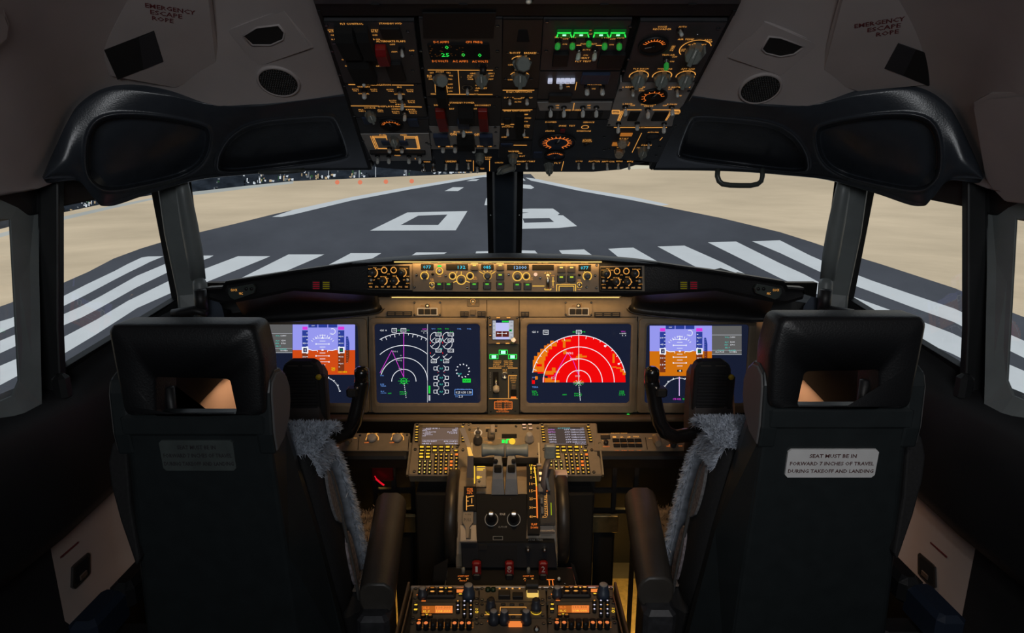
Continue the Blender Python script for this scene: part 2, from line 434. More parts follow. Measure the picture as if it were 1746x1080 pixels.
# side walls: dark upper part with a padded ledge, pale lower liner, dark kick panel
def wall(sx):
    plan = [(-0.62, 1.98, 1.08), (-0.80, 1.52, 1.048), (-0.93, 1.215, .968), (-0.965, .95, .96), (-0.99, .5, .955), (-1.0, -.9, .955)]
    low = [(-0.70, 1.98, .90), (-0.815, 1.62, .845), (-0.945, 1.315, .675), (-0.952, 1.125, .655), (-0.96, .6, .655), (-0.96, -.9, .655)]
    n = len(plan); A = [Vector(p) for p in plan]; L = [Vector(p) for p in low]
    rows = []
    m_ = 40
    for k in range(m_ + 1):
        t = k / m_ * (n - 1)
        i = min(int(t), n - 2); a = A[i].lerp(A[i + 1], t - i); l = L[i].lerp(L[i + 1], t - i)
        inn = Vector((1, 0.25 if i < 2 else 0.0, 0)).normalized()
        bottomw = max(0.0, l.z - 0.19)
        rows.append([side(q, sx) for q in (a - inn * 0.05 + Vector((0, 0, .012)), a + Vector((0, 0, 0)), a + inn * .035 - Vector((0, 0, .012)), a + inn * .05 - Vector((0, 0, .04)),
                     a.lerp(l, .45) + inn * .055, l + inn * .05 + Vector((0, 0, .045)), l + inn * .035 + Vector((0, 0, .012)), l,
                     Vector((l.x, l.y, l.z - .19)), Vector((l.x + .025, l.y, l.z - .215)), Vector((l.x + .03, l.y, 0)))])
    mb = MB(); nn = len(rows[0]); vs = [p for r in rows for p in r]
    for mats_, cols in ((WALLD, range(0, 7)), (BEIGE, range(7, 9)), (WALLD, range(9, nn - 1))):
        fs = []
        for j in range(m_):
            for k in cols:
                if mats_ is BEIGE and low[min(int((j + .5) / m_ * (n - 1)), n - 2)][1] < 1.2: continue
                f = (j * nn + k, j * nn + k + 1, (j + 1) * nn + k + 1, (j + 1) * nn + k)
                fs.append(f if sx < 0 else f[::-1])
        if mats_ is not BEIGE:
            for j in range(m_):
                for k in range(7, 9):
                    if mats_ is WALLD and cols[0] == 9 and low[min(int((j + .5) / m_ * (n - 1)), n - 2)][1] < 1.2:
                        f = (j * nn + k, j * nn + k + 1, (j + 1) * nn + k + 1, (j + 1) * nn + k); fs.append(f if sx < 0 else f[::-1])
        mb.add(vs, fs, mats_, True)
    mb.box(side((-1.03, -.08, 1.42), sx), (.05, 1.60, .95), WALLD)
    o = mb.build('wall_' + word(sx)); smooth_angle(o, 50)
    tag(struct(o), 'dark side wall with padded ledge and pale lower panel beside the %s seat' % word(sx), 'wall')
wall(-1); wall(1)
fb = MB(); fb.box((0, 2.0, 0.52), (2.0, 0.03, 1.04), WALLD)
tag(struct(fb.build('wall_front')), 'dark bulkhead deep in the footwells under the instrument panel', 'wall')

# windows: frames with their panes
def pane_mat():
    m = bpy.data.materials.new('window glass'); m.use_nodes = True; nt = m.node_tree
    nt.nodes.remove(nt.nodes['Principled BSDF'])
    t = nt.nodes.new('ShaderNodeBsdfTransparent'); t.inputs[0].default_value = (.97, .985, .98, 1)
    g = nt.nodes.new('ShaderNodeBsdfGlossy'); g.inputs['Roughness'].default_value = 0.0
    lw = nt.nodes.new('ShaderNodeLayerWeight'); lw.inputs[0].default_value = 0.5
    pw = nt.nodes.new('ShaderNodeMath'); pw.operation = 'POWER'; pw.inputs[1].default_value = 5.0
    ma = nt.nodes.new('ShaderNodeMath'); ma.operation = 'MULTIPLY_ADD'; ma.inputs[1].default_value = 0.9; ma.inputs[2].default_value = 0.045
    mx = nt.nodes.new('ShaderNodeMixShader')
    nt.links.new(lw.outputs['Facing'], pw.inputs[0]); nt.links.new(pw.outputs[0], ma.inputs[0]); nt.links.new(ma.outputs[0], mx.inputs[0])
    nt.links.new(t.outputs[0], mx.inputs[1]); nt.links.new(g.outputs[0], mx.inputs[2])
    nt.links.new(mx.outputs[0], nt.nodes['Material Output'].inputs[0])
    return m
GLASS = pane_mat()
def window(num, inner, outer, sx, label, thick=0.03, m=POSTD):
    I = [S(*q, sx) for q in inner]; O = [S(*q, sx) for q in outer]; n = len(I)
    c = sum(I, Vector()) / n; nr = (I[1] - I[0]).cross(I[2] - I[0]).normalized()
    if nr.dot(CAM - c) < 0: nr = -nr
    mb = MB()
    rings = [I, O, [p - nr * thick for p in O], [p - nr * thick for p in I]]
    vs = [p for r in rings for p in r]; fs = []
    for j in range(4):
        for k in range(n): fs.append((j * n + k, j * n + (k + 1) % n, ((j + 1) % 4) * n + (k + 1) % n, ((j + 1) % 4) * n + k))
    mb.add(vs, fs, m)
    o = mb.build('window_%d' % num, bevel=0.0015); tag(struct(o), label, 'window')
    g = MB(); g.add([p - nr * thick * .6 + (p - c).normalized() * .012 for p in I], [tuple(range(n))], GLASS); g.build('pane', o)
    return o
for sx, nums in ((-1, (1, 2, 3)), (1, (6, 5, 4))):
    w = word(sx)
    window(nums[0], [(18, 374, 1.135), (-420, 395, .80), (-420, 830, .86), (-10, 690, 1.12), (22, 676, 1.15), (33, 650, 1.165)],
           [(64, 300, 1.19), (-480, 300, .76), (-480, 900, .82), (-10, 735, 1.12), (60, 730, 1.17), (72, 690, 1.2)], sx, 'dark framed rear side window at the %s edge of the picture' % w, .005, POST)
    window(nums[1], [(108, 350, 1.222), (268, 318, 1.46), (304, 509, 1.585), (110, 628, 1.285)],
           [(56, 285, 1.19), (300, 280, 1.49), (338, 540, 1.61), (56, 685, 1.25)], sx, '%s side window between the two side posts looking out on curved white stripes' % w, .02)
    window(nums[2], [(324, 292, 1.44), (840 if sx < 0 else 868, 276, 1.86), (840 if sx < 0 else 868, 450, 2.05), (352, 520, 1.60)],
           [(302, 270, 1.42), (852 if sx < 0 else 880, 262, 1.86), (852 if sx < 0 else 880, 470, 2.06), (330, 545, 1.58)], sx, '%s front windshield pane over the glareshield looking down the runway' % w, .02)
    # the post between windshield and side window, with its rounded tube and foot
    mb = MB()
    ring = lambda a, b, z: [S(*a, sx), S(*b, sx), S(b[0], b[1], z + .05, sx), S(a[0], a[1], z + .05, sx)]
    mb.loft([ring((266, 300, 1.40), (318, 290, 1.42), 1.42), ring((280, 400, 1.46), (330, 400, 1.48), 1.48), ring((302, 505, 1.53), (350, 500, 1.55), 1.55), ring((306, 560, 1.54), (356, 560, 1.56), 1.56)], POST, False)
    o = mb.build('trim_%d' % (3 if sx < 0 else 4), bevel=0.006)
    tag(struct(o), 'grey slanting post between the %s windshield and the %s side window' % (w, w), 'trim')
    t = MB(); t.tube([S(*q, sx) for q in ((308, 296, 1.40), (313, 330, 1.415), (322, 380, 1.44), (331, 430, 1.47), (338, 476, 1.495))], [.012, .0165, .019, .0195, .017], POST, 12)
    t.build('post_tube', o)
    t = MB(); t.tube([S(*q, sx) for q in ((338, 474, 1.49), (341, 484, 1.49), (344, 520, 1.50), (345, 540, 1.50))], [.012, .0165, .0165, .016], POST, 12)
    t.build('post_foot', o)
    # rear post: dark rounded inner face
    mb = MB(); rr = []
    for py, z in ((270, 1.185), (310, 1.196), (450, 1.225), (560, 1.245), (640, 1.262), (700, 1.27), (760, 1.28)):
        b = 0.0 if py < 600 else (py - 600) * .09
        rr.append([S(60 - b, py, z, sx), S(66 - b, py, z - .022, sx), S(100 + b, py, z - .018, sx), S(109 + b, py, z + .004, sx), S(109 + b, py, z + .05, sx), S(60 - b, py, z + .05, sx)])
    mb.loft(rr, POSTD, False)
    o = mb.build('trim_%d' % (5 if sx < 0 else 6), bevel=0.004)
    tag(struct(o), 'black upright post behind the %s side window' % w, 'trim')
    mb = MB(); c = S(106, 660, 1.245, sx); mb.box(c, (.028, .03, .055), POSTD, .008); mb.build('post_block', o)
    # header above the side windows
    mb = MB()
    mb.loft([[S(-430, 300, .78, sx), S(-430, 385, .82, sx), S(-430, 385, .9, sx)], [S(0, 300, 1.10, sx), S(0, 378, 1.13, sx), S(0, 378, 1.2, sx)], [S(62, 292, 1.17, sx), S(62, 366, 1.185, sx), S(62, 366, 1.26, sx)],
             [S(108, 285, 1.2, sx), S(108, 352, 1.222, sx), S(108, 352, 1.28, sx)], [S(290, 265, 1.42, sx), S(290, 316, 1.44, sx), S(290, 316, 1.5, sx)]], POSTD, False)
    tag(struct(mb.build('trim_%d' % (7 if sx < 0 else 8), bevel=.003)), 'dark header strip over the %s side windows' % w, 'trim')

# the post in the middle of the windshield
mb = MB()
yt, yb = P(861, 285, 1.80), P(861, 440, 2.0)
mb.loft([[Vector((c.x + x * k, c.y + y * k, c.z)) for x, y in ((-.037, 0), (-.037, -.02), (-.030, -.034), (.026, -.034), (.036, -.02), (.036, .0), (.03, .05), (-.03, .05))] for c, k in ((P(861, 230, 1.75), 1), (yt, 1), (yb, .98), (P(861, 480, 2.05), .98))], mat('blue grey centre post', (.035, .045, .06), .4, noise=.1, nscale=20), False)
o = mb.build('trim_9', bevel=.004); tag(struct(o), 'blue grey centre post of the windshield', 'trim')
for s_ in (-1, 1):
    q = MB(); q.loft([[Vector((c.x + s_ * x, c.y + y, c.z)) for x, y in ((.034, -.006), (.054, -.01), (.054, .02), (.034, .02))] for c in (P(861, 230, 1.75), yt, yb, P(861, 480, 2.05))], POSTD, False)
    for f in (.5,):
        c = yt.lerp(yb, f); q.cyl((c.x + s_ * .044, c.y - .012, c.z), .0025, .004, SILVER, 8, (0, -1, 0))
    q.build('rubber_seal', o, bevel=.002)
# ------------------------------------------------------------------ the curved projection screen around the nose, with the runway picture on it
SCR_C = Vector((0, 1.0, 0)); SCR_R = 2.3
def on_screen(px, py, lift=0.0):
    r = ray(px, py); d = CAM - SCR_C; R = SCR_R - lift
    a = r.x ** 2 + r.y ** 2; b = 2 * (r.x * d.x + r.y * d.y); c = d.x ** 2 + d.y ** 2 - R * R
    return CAM + r * ((-b + math.sqrt(b * b - 4 * a * c)) / (2 * a))
def pic_mat(name, rgb, s=1.0, var=0.0, sc=(1, 1, 1)):
    m = bpy.data.materials.new(name); m.use_nodes = True; nt = m.node_tree
    nt.nodes.remove(nt.nodes['Principled BSDF'])
    e = nt.nodes.new('ShaderNodeEmission'); c = srgb(*rgb); e.inputs[0].default_value = (*c, 1); e.inputs[1].default_value = s
    if var:
        tc = nt.nodes.new('ShaderNodeTexCoord'); mp = nt.nodes.new('ShaderNodeMapping'); mp.inputs['Scale'].default_value = sc
        n = nt.nodes.new('ShaderNodeTexNoise'); n.inputs['Scale'].default_value = 1.0; n.inputs['Detail'].default_value = 6; n.inputs['Roughness'].default_value = .6
        r = nt.nodes.new('ShaderNodeValToRGB'); r.color_ramp.elements[0].position = .3; r.color_ramp.elements[1].position = .7
        r.color_ramp.elements[0].color = (*[x * (1 - var) for x in c], 1); r.color_ramp.elements[1].color = (*[x * (1 + var) for x in c], 1)
        nt.links.new(tc.outputs['Object'], mp.inputs[0]); nt.links.new(mp.outputs[0], n.inputs['Vector']); nt.links.new(n.outputs['Fac'], r.inputs[0]); nt.links.new(r.outputs[0], e.inputs[0])
    nt.links.new(e.outputs[0], nt.nodes['Material Output'].inputs[0])
    return m
SAND = pic_mat('projected dry grass', (193, 178, 154), 1.0, .16, (1.2, 1.2, 16))
TARMAC = pic_mat('projected tarmac', (72, 76, 84), 1.0, .14, (2.5, 2.5, 7))
PAINT = pic_mat('projected white paint', (190, 197, 203), 1.0, .05, (6, 6, 14))
TREES = pic_mat('projected dark trees', (36, 42, 50), 1.0, .6, (14, 14, 30))
SKYM = pic_mat('projected pale sky', (190, 200, 210), 1.0)
def decal(polys, lift, m, name, parent, holes=None):
    "paints flat picture areas onto the curved screen"
    mb = MB()
    for poly in polys:
        bm = bmesh.new()
        f = bm.faces.new([bm.verts.new((x, y, 0)) for x, y in poly])
        bmesh.ops.triangulate(bm, faces=[f])
        x0 = min(p[0] for p in poly); x1 = max(p[0] for p in poly)
        x = math.ceil(x0 / 24) * 24
        while x < x1:
            bmesh.ops.bisect_plane(bm, geom=bm.verts[:] + bm.edges[:] + bm.faces[:], plane_co=(x, 0, 0), plane_no=(1, 0, 0)); x += 24
        y0 = min(p[1] for p in poly); y1 = max(p[1] for p in poly); y = math.ceil(y0 / 30) * 30
        while y < y1:
            bmesh.ops.bisect_plane(bm, geom=bm.verts[:] + bm.edges[:] + bm.faces[:], plane_co=(0, y, 0), plane_no=(0, 1, 0)); y += 30
        bm.verts.index_update()
        mb.add([on_screen(v.co.x, v.co.y, lift) for v in bm.verts], [tuple(v.index for v in q.verts)[::-1] for q in bm.faces], m)
        bm.free()
    return mb.build(name, parent)
def strip(top, bot): return list(top) + list(bot)[::-1]
scr = empty('projection_screen', SCR_C, 'wide curved projection screen around the nose showing a runway with white markings', 'screen')
mb = MB()
ang = [R_(-118 + 236 * k / 60) for k in range(61)]
for z0, z1, m in ((-0.7, 2.6, MATTE),):
    mb.loft([[Vector(((SCR_R + .03) * math.sin(a), (SCR_R + .03) * math.cos(a), z)) for a in ang] for z in (z0, z1)], m, True, False, False)
b = mb.build('screen_shell', scr)
def dec(polys, lift, m, name):
    o = decal(polys, lift, m, name, None); o.parent = scr; o.matrix_parent_inverse = scr.matrix_world.inverted(); return o
HL = [(-900, 700), (-500, 520), (-250, 442), (0, 390), (110, 361), (190, 344), (268, 330), (325, 328), (420, 316), (500, 308), (640, 302), (760, 297), (861, 291), (930, 291), (1000, 290), (1120, 286), (1300, 283), (1420, 300), (1640, 330), (1800, 370), (2000, 430), (2300, 540), (2700, 720)]
LOW = [(x, 1500) for x, y in HL]
dec([strip(HL, LOW)], 0.0, SAND, 'grass_field')
dec([strip([(x, y - 700) for x, y in HL], [(x, y - 55) for x, y in HL])], 0.0, SKYM, 'sky')
dec([strip([(x, y - 55) for x, y in HL[:13]], [(x, y + 1) for x, y in HL[:13]])], 0.001, TREES, 'tree_line')
dec([strip([(x, y - 55) for x, y in HL[12:]], [(x, y + 1) for x, y in HL[12:]])], 0.001, pic_mat('projected pale haze', (205, 200, 180), 1.0, .06, (1, 1, 9)), 'far_haze')
# pale path along the left edge of the field
dec([[(-250, 450), (0, 398), (110, 369), (190, 351), (268, 336), (268, 339), (190, 356), (110, 375), (0, 405), (-250, 458)], [(322, 328), (420, 317), (500, 309), (500, 313), (420, 322), (322, 334)]], .002, pic_mat('projected grey path', (168, 172, 170), 1.0, .1, (3, 3, 8)), 'taxi_path')
# houses, poles and lights along the field edge
rnd = random.Random(3)
def yh(x):
    for (a, b), (c, d) in zip(HL, HL[1:]):
        if a <= x <= c: return b + (d - b) * (x - a) / (c - a)
    return 300
hs = {'pale': [], 'tan': [], 'grey': [], 'dark': [], 'green': []}
cl = [(rnd.uniform(112, 262), rnd.uniform(4, 14)) for _ in range(9)] + [(rnd.uniform(325, 640), rnd.uniform(3, 12)) for _ in range(15)] + [(rnd.uniform(640, 830), rnd.uniform(4, 16)) for _ in range(10)]
for cx_, sp_ in cl:
    big = rnd.choice(['pale', 'tan', 'grey', 'pale', 'dark'])
    for k in range(rnd.randint(4, 11)):
        x = rnd.gauss(cx_, sp_); y = yh(x) - rnd.random() ** 2.2 * (24 if x < 640 else 10); w_ = rnd.uniform(1, 5); h_ = rnd.uniform(2, 9) if w_ < 3 else rnd.uniform(1.5, 5)
        hs[big if rnd.random() < .45 else rnd.choice(['pale', 'tan', 'grey', 'dark', 'green', 'grey'])].append([(x, y - h_), (x + w_, y - h_ + rnd.uniform(-1, 1)), (x + w_ * rnd.uniform(.5, 1), y), (x, y + rnd.uniform(-1, 0))])
for x in (612, 640, 692, 748, 560):
    hs['pale'].append([(x, yh(x) - 24), (x + .9, yh(x) - 24), (x + .9, yh(x)), (x, yh(x))])
for n_, c_ in (('pale', (205, 212, 220)), ('tan', (190, 165, 130)), ('grey', (110, 115, 120)), ('dark', (14, 16, 20)), ('green', (50, 85, 55))):
    q = dec(hs[n_], {'pale': .004, 'tan': .0044, 'grey': .0032, 'dark': .0036, 'green': .0028}[n_], pic_mat('projected %s houses' % n_, c_), 'airfield_buildings'); q['kind'] = 'stuff'; q['label'] = n_ + ' buildings and poles at the far edge of the field'
for x, y in ((575, 311), (614, 311), (658, 310), (702, 309)):
    q = dec([[(x + 4 * math.cos(a * .785), y + 4 * math.sin(a * .785)) for a in range(8)]], .004, pic_mat('projected red light', (225, 130, 100)), 'runway_light'); q['label'] = 'small reddish light in the grass'
# runway
LB = [(-900, 900), (-500, 740), (-250, 632), (0, 523), (17, 517), (109, 482), (150, 464), (194, 441), (240, 424), (286, 410), (337, 397), (400, 382), (464, 366), (560, 345), (660, 326), (770, 308), (835, 297)]
RB = [(905, 297), (914, 306), (1000, 326), (1120, 350), (1230, 372), (1330, 396), (1384, 413), (1437, 431), (1500, 450), (1629, 492), (1715, 529), (1746, 541), (1900, 610), (2200, 740), (2700, 950)]
dec([LB + RB + [(2700, 1500), (-900, 1500)]], .003, TARMAC, 'runway_surface')
EL = [(464, 370), (500, 358), (600, 336), (700, 318), (800, 302), (835, 297)]
dec([EL + [(836, 300), (800, 306), (700, 323), (600, 342), (500, 366), (480, 370)]], .006, PAINT, 'edge_line')
dec([[(896, 303), (914, 305), (1000, 323), (1080, 336), (1141, 349), (1128, 351), (1070, 340), (990, 326), (905, 308)]], .006, PAINT, 'edge_line')
for q in ([(758, 326), (772, 319.5), (791, 319.5), (781, 326)], [(795, 309), (806, 306), (818, 305.5), (812, 308.5)], [(890, 321), (890, 314.5), (904, 315.5), (911, 320), (906, 322.5)], [(826, 350), (829, 338), (834, 338), (834, 350)], [(880, 308), (884, 304), (892, 304), (896, 308)], [(824, 302), (829, 300), (834, 300), (834, 302)]):
    dec([q], .006, PAINT, 'centre_dash')
# the numerals, each one outline with its gap left open
dec([[(631, 393.5), (694.5, 362.5), (797, 360), (763, 366), (713, 368), (683, 384)], [(797, 360), (777, 393), (747, 384), (763, 366)], [(777, 393), (631, 393.5), (683, 384), (747, 384)]], .006, PAINT, 'runway_numeral')
c6 = lambda x, y: (820 + x * .1947, 290 + y * .1947)
dec([[c6(*q) for q in z] for z in ([(180, 345), (440, 338), (632, 338), (560, 372), (500, 370), (360, 372), (180, 374)], [(632, 338), (690, 380), (670, 395), (720, 398), (640, 415), (600, 421), (365, 424), (300, 424), (300, 390), (500, 384), (552, 378), (560, 372)],
     [(720, 398), (842, 492), (640, 455), (600, 421), (640, 415)], [(842, 492), (680, 508), (350, 516), (150, 516), (150, 465), (380, 463), (640, 455)], [(300, 424), (365, 424), (380, 463), (250, 464)])], .006, PAINT, 'runway_numeral')
# threshold stripes; the outer ones bend as the screen curves away beside the cockpit
L4 = lambda x, y: (x * .3889, 280 + y * .3889)
R4 = lambda x, y: (1330 + x * .3888, 280 + y * .3888)
ST = [
 ([L4(0, 690), L4(50, 675), L4(160, 630), L4(280, 578), L4(380, 527), L4(500, 470), L4(560, 438), L4(620, 410), L4(650, 405), (279, 437)], [L4(0, 740), L4(55, 715), L4(160, 676), L4(280, 622), L4(380, 572), L4(500, 508), L4(560, 477), L4(620, 448), L4(655, 430), (277, 438)]),
 ([L4(0, 775), L4(60, 750), L4(170, 706), L4(280, 658), L4(360, 622), L4(440, 580), L4(600, 490), L4(755, 425), (345, 436), (364, 436)], [L4(0, 830), L4(65, 800), L4(170, 757), L4(280, 707), L4(360, 672), L4(440, 630), L4(600, 540), L4(760, 463), (340, 446), (357, 440)]),
 ([L4(0, 885), L4(70, 855), L4(170, 808), L4(280, 758), L4(420, 684), L4(560, 600), L4(770, 498), (340, 462), (406, 437), (461, 437)], [L4(0, 970), L4(75, 930), L4(170, 885), L4(280, 832), L4(420, 748), L4(600, 632), L4(780, 552), (340, 486), (400, 462), (452, 441)]),
 ([(300, 545), (380, 490), (492, 434), (553, 434)], [(320, 560), (400, 515), (470, 470), (540, 440)]),
 ([(470, 500), (530, 468), (598, 432), (650, 432)], [(500, 510), (560, 480), (600, 460), (640, 438)]),
 ([(650, 470), (710, 430.5), (762, 430.5)], [(690, 480), (745, 440), (756, 434)]),
 ([(800, 465), (812, 429), (862, 428)], [(850, 465), (858, 440), (861, 432)]),
 ([(912, 427.5), (905, 427.5), (890, 427)], [(945, 465), (900, 465), (880, 465)]),
 ([(996, 425.5), (980, 426), (953, 427)], [(1050, 465), (1010, 465), (985, 465)]),
 ([(1080, 422.5), (1060, 423), (1037, 424.5)], [(1180, 480), (1140, 480), (1105, 480)]),
 ([(1167, 419), (1230, 447), (1330, 497), (1420, 545), (1560, 640)], [(1121, 420.5), (1180, 452), (1270, 500), (1360, 552), (1480, 640)]),
 ([(1255, 412), R4(0, 435), R4(110, 485), R4(220, 545), R4(400, 610), R4(600, 682), R4(755, 742), R4(860, 792), R4(965, 862), R4(1070, 907), (1900, 740)], [(1207, 413.5), R4(0, 500), R4(90, 540), R4(215, 592), R4(400, 692), R4(590, 764), R4(755, 832), R4(850, 880), R4(945, 948), R4(1070, 1020), (1900, 800)]),
 ([(1330, 410), R4(130, 400), R4(245, 450), R4(400, 510), R4(580, 572), R4(765, 634), R4(870, 684), R4(980, 735), R4(1070, 775), (1900, 660)], [(1282, 411.5), R4(0, 390), R4(120, 447), R4(235, 500), R4(400, 560), R4(580, 628), R4(760, 692), R4(870, 748), R4(968, 800), R4(1070, 850), (1900, 700)]),
]
for top, bot in ST:
    n_ = max(len(top), len(bot)); polys = []
    f_ = lambda L, t: (lambda i, u: (L[i][0] + (L[i + 1][0] - L[i][0]) * u, L[i][1] + (L[i + 1][1] - L[i][1]) * u))(min(int(t * (len(L) - 1)), len(L) - 2), t * (len(L) - 1) - min(int(t * (len(L) - 1)), len(L) - 2))
    dec([strip(top, bot)], .006, PAINT, 'threshold_stripe')
# ------------------------------------------------------------------ switches, knobs, gauges
def tilt_hit(M, px, py, h):
    r = ray(px, py); O = M.O + M.pl.n * h
    q = CAM + r * ((O - CAM).dot(M.pl.n) / r.dot(M.pl.n)) - M.O
    return Vector((q.dot(M.pl.u), q.dot(M.pl.v), q.dot(M.pl.n)))
def toggle(M, bx, by, tx, ty, h=.024, r=.0046, m=None, name='toggle_switch', label=None, cap=True):
    b = Vector((*M.p(bx, by), M.z)); t = tilt_hit(M, tx, ty, M.z + h); m = m or TIP
    mb = MB(); mb.cyl(b - Vector((0, 0, .0005)), .0058, .0035, DARK, 8, smooth=False); mb.cyl(b + Vector((0, 0, .0025)), .0038, .003, SILVER, 8)
    if cap:
        k = b.lerp(t, .42)
        mb.tube([b, k], [.0018, .0016], SILVER, 6)
        mb.tube([b.lerp(t, .38), b.lerp(t, .5), b.lerp(t, .85), b.lerp(t, .96), t], [r * .55, r, r, r * .75, r * .35], m, 10, sq=.75)
    else:
        mb.tube([b, b.lerp(t, .3), b.lerp(t, .9), t], [.0017, .002, .0034, .002], m, 8)
    return M.part(name, mb, label)
def knob(M, bx, by, tx, ty, h=.022, r=.012, m=None, name='selector_knob', label=None, ptr=True):
    b = Vector((*M.p(bx, by), M.z)); t = tilt_hit(M, tx, ty, M.z + h); m = m or GREYK; ax = (t - b).normalized(); L = (t - b).length
    mb = MB(); mb.lathe(b, [(r * 1.12, -.0005), (r * 1.12, .003), (r * .95, .005), (r * .86, L * .9), (r * .72, L)], m, 8, ax, False)
    if ptr:
        up = Vector((0, 1, 0)); q = Matrix.Rotation(R_(0), 4, 'Z'); side_ = ax.cross(up).normalized(); up = side_.cross(ax)
        ring = lambda k, wx, wy: [b + ax * (L * k) + side_ * (sx_ * wx) + up * wy_ for sx_, wy_ in ((-1, -r * .9), (1, -r * .9), (1, wy), (-1, wy))]
        mb.loft([ring(.2, r * .30, r * 1.12), ring(1.0, r * .24, r * .95), ring(1.07, r * .18, r * .85)], m, False)
        mb.add([b + ax * (L * 1.075) + side_ * (s_ * r * .05) + up * y_ for s_, y_ in ((-1, 0), (1, 0), (1, r * .8), (-1, r * .8))], [(0, 1, 2, 3)], mat('white knob line', (.7, .7, .65), .5))
    return M.part(name, mb, label)
def gauge(M, px, py, rp, ticks=14, a0=-40, a1=220, hand=60, col=None, name='gauge', face=None, label=None, bz=.005):
    x, y = M.p(px, py); r = M.w(px, py, rp); z = M.z; col = col or ORG
    mb = MB(); mb.lathe((x, y, z - .001), [(r * 1.08, 0), (r * 1.08, bz), (r * 1.0, bz + .0012), (r * .93, bz * .5)], BLACK, 28)
    mb.flat([(x + r * .95 * math.cos(a * .224), y + r * .95 * math.sin(a * .224)) for a in range(28)], z + bz * .45, face or DARK)
    zz = z + bz * .45 + .0006
    mb.arc(x, y, r * .62, a0, a1, r * .04, zz, col, 20)
    for k in range(ticks):
        a = R_(a0 + (a1 - a0) * k / (ticks - 1)); c, s_ = math.cos(a), math.sin(a); mb.line(x + c * r * .62, y + s_ * r * .62, x + c * r * .84, y + s_ * r * .84, r * .05, zz, col)
    a = R_(hand); mb.line(x, y, x + math.cos(a) * r * .6, y + math.sin(a) * r * .6, r * .09, zz + .0006, mat('gauge hand', (.75, .72, .65), .5)); mb.cyl((x, y, zz), r * .14, .002, BLACK, 12)
    return M.part(name, mb, label)
def guard(M, x0, y0, x1, y1, h, m, name='switch_guard', label=None):
    a, b, c, d = M.rect(x0, y0, x1, y1); mb = MB(); z = M.z
    prof = [(d, z), (d, z + h * .55), (d - (d - b) * .2, z + h), (b + (d - b) * .12, z + h), (b, z + h * .75), (b, z)]
    mb.loft([[Vector((x, yy, zz)) for yy, zz in prof] for x in (a, c)], m, False)
    o = M.part(name, mb, label); bv = o.modifiers.new('b', 'BEVEL'); bv.width = .0012; bv.segments = 2
    return o
def button(M, x0, y0, x1, y1, h, m, legend=None, lm=None, name='button', bev=.0012, label=None):
    mb = MB(); M.slab(x0, y0, x1, y1, M.z - .0005, M.z + h, m, mb, bev)
    if legend:
        x, y = M.p((x0 + x1) / 2, (y0 + y1) / 2); a, b, c, d = M.rect(x0, y0, x1, y1)
        w_, h_, off = legend if isinstance(legend, tuple) else (.6, .22, .2)
        mb.flat([(x - (c - a) * w_ / 2, y + (d - b) * (off - h_ / 2)), (x + (c - a) * w_ / 2, y + (d - b) * (off - h_ / 2)), (x + (c - a) * w_ / 2, y + (d - b) * (off + h_ / 2)), (x - (c - a) * w_ / 2, y + (d - b) * (off + h_ / 2))], M.z + h + .0003, lm or AMB)
    return M.part(name, mb, label)
def annun(M, x0, y0, x1, y1, m=None, name='annunciator_light', h=.004, label=None):
    mb = MB(); M.slab(x0, y0, x1, y1, M.z - .0005, M.z + h, m or BLACK, mb, .001); return M.part(name, mb, label)

# ------------------------------------------------------------------ the overhead panel: plates of switches on one sloping frame
A = lambda x, y: (540 + x / 3.6, y / 3.6)
B = lambda x, y: (880 + x / 3.6, y / 3.6)
def TX(M, f, rows, m=None):
    for t, x, y, w_, h_ in rows: M.text(t, *f(x, y), w_ / 3.6, h_ / 3.6 * .88, m)
def LN(M, f, rows, t=0.95, m=None):
    for x0, y0, x1, y1 in rows: M.line(*f(x0, y0), *f(x1, y1), t, m)
def TG(M, f, rows, **k):
    for bx, by, tx, ty in rows: toggle(M, *f(bx, by), *f(tx, ty), **k)
OG = 'switch modules of the overhead panel'

# the frame that carries every module, and the rear part above the picture
mb = MB()
cs = [OVP.hit(*q) for q in ((534, -2), (1263, -2), (1112, 291), (629, 291))]
rt = [OVP.hit(*q) for q in ((470, -230), (1330, -230))]
e = Mod(OVP, 871, 150, 'overhead_console', 'black sloping frame that carries the switch modules overhead', 'panel')
q = e.quad([(543, 24), (1253, 24), (1111, 286), (1020, 292), (720, 292), (630, 286)])
e.mb.prism(q, -.05, -.0125, MATTE)
for (a0, a1, b0, b1) in ((540, 545, 20, 20), ):
    pass
lft = e.quad([(541, 15), (546.5, 15), (634, 285), (629, 288)]); e.mb.prism(lft, -.02, .004, DARK)
rgt = e.quad([(1255, 15), (1249.5, 15), (1107, 285), (1112, 288)]); e.mb.prism(rgt, -.02, .004, DARK)
e.done('frame')
sh = MB(); sh.prism(e.quad([(536, 3), (1262, 3), (1252, 25), (543, 25)]), -.03, .002, DARK); e.part('cross_bar', sh)
rear = Mod(OVP, 871, -60, 'overhead_console', 'dark rear overhead panel at the very top edge of the picture', 'panel')
rear.plate([(470, -230), (1330, -230), (1262, 1), (536, 1)], -.03, .006, OVH)
for x in (640, 790, 1030, 1180): rear.mb.box((*rear.p(x, 1), .006), (.012, .004, .004), DARK)
rear.done()
toggle(rear, 903, -8, 901, 4, label='grey toggle whose tip hangs into the top of the picture')

def module(px, py, quad_, name, label, m=None, th=.004):
    M = Mod(OVP, px, py, name, label, 'switch panel', OG); M.plate(quad_, -.012, th, m or OVH); return M

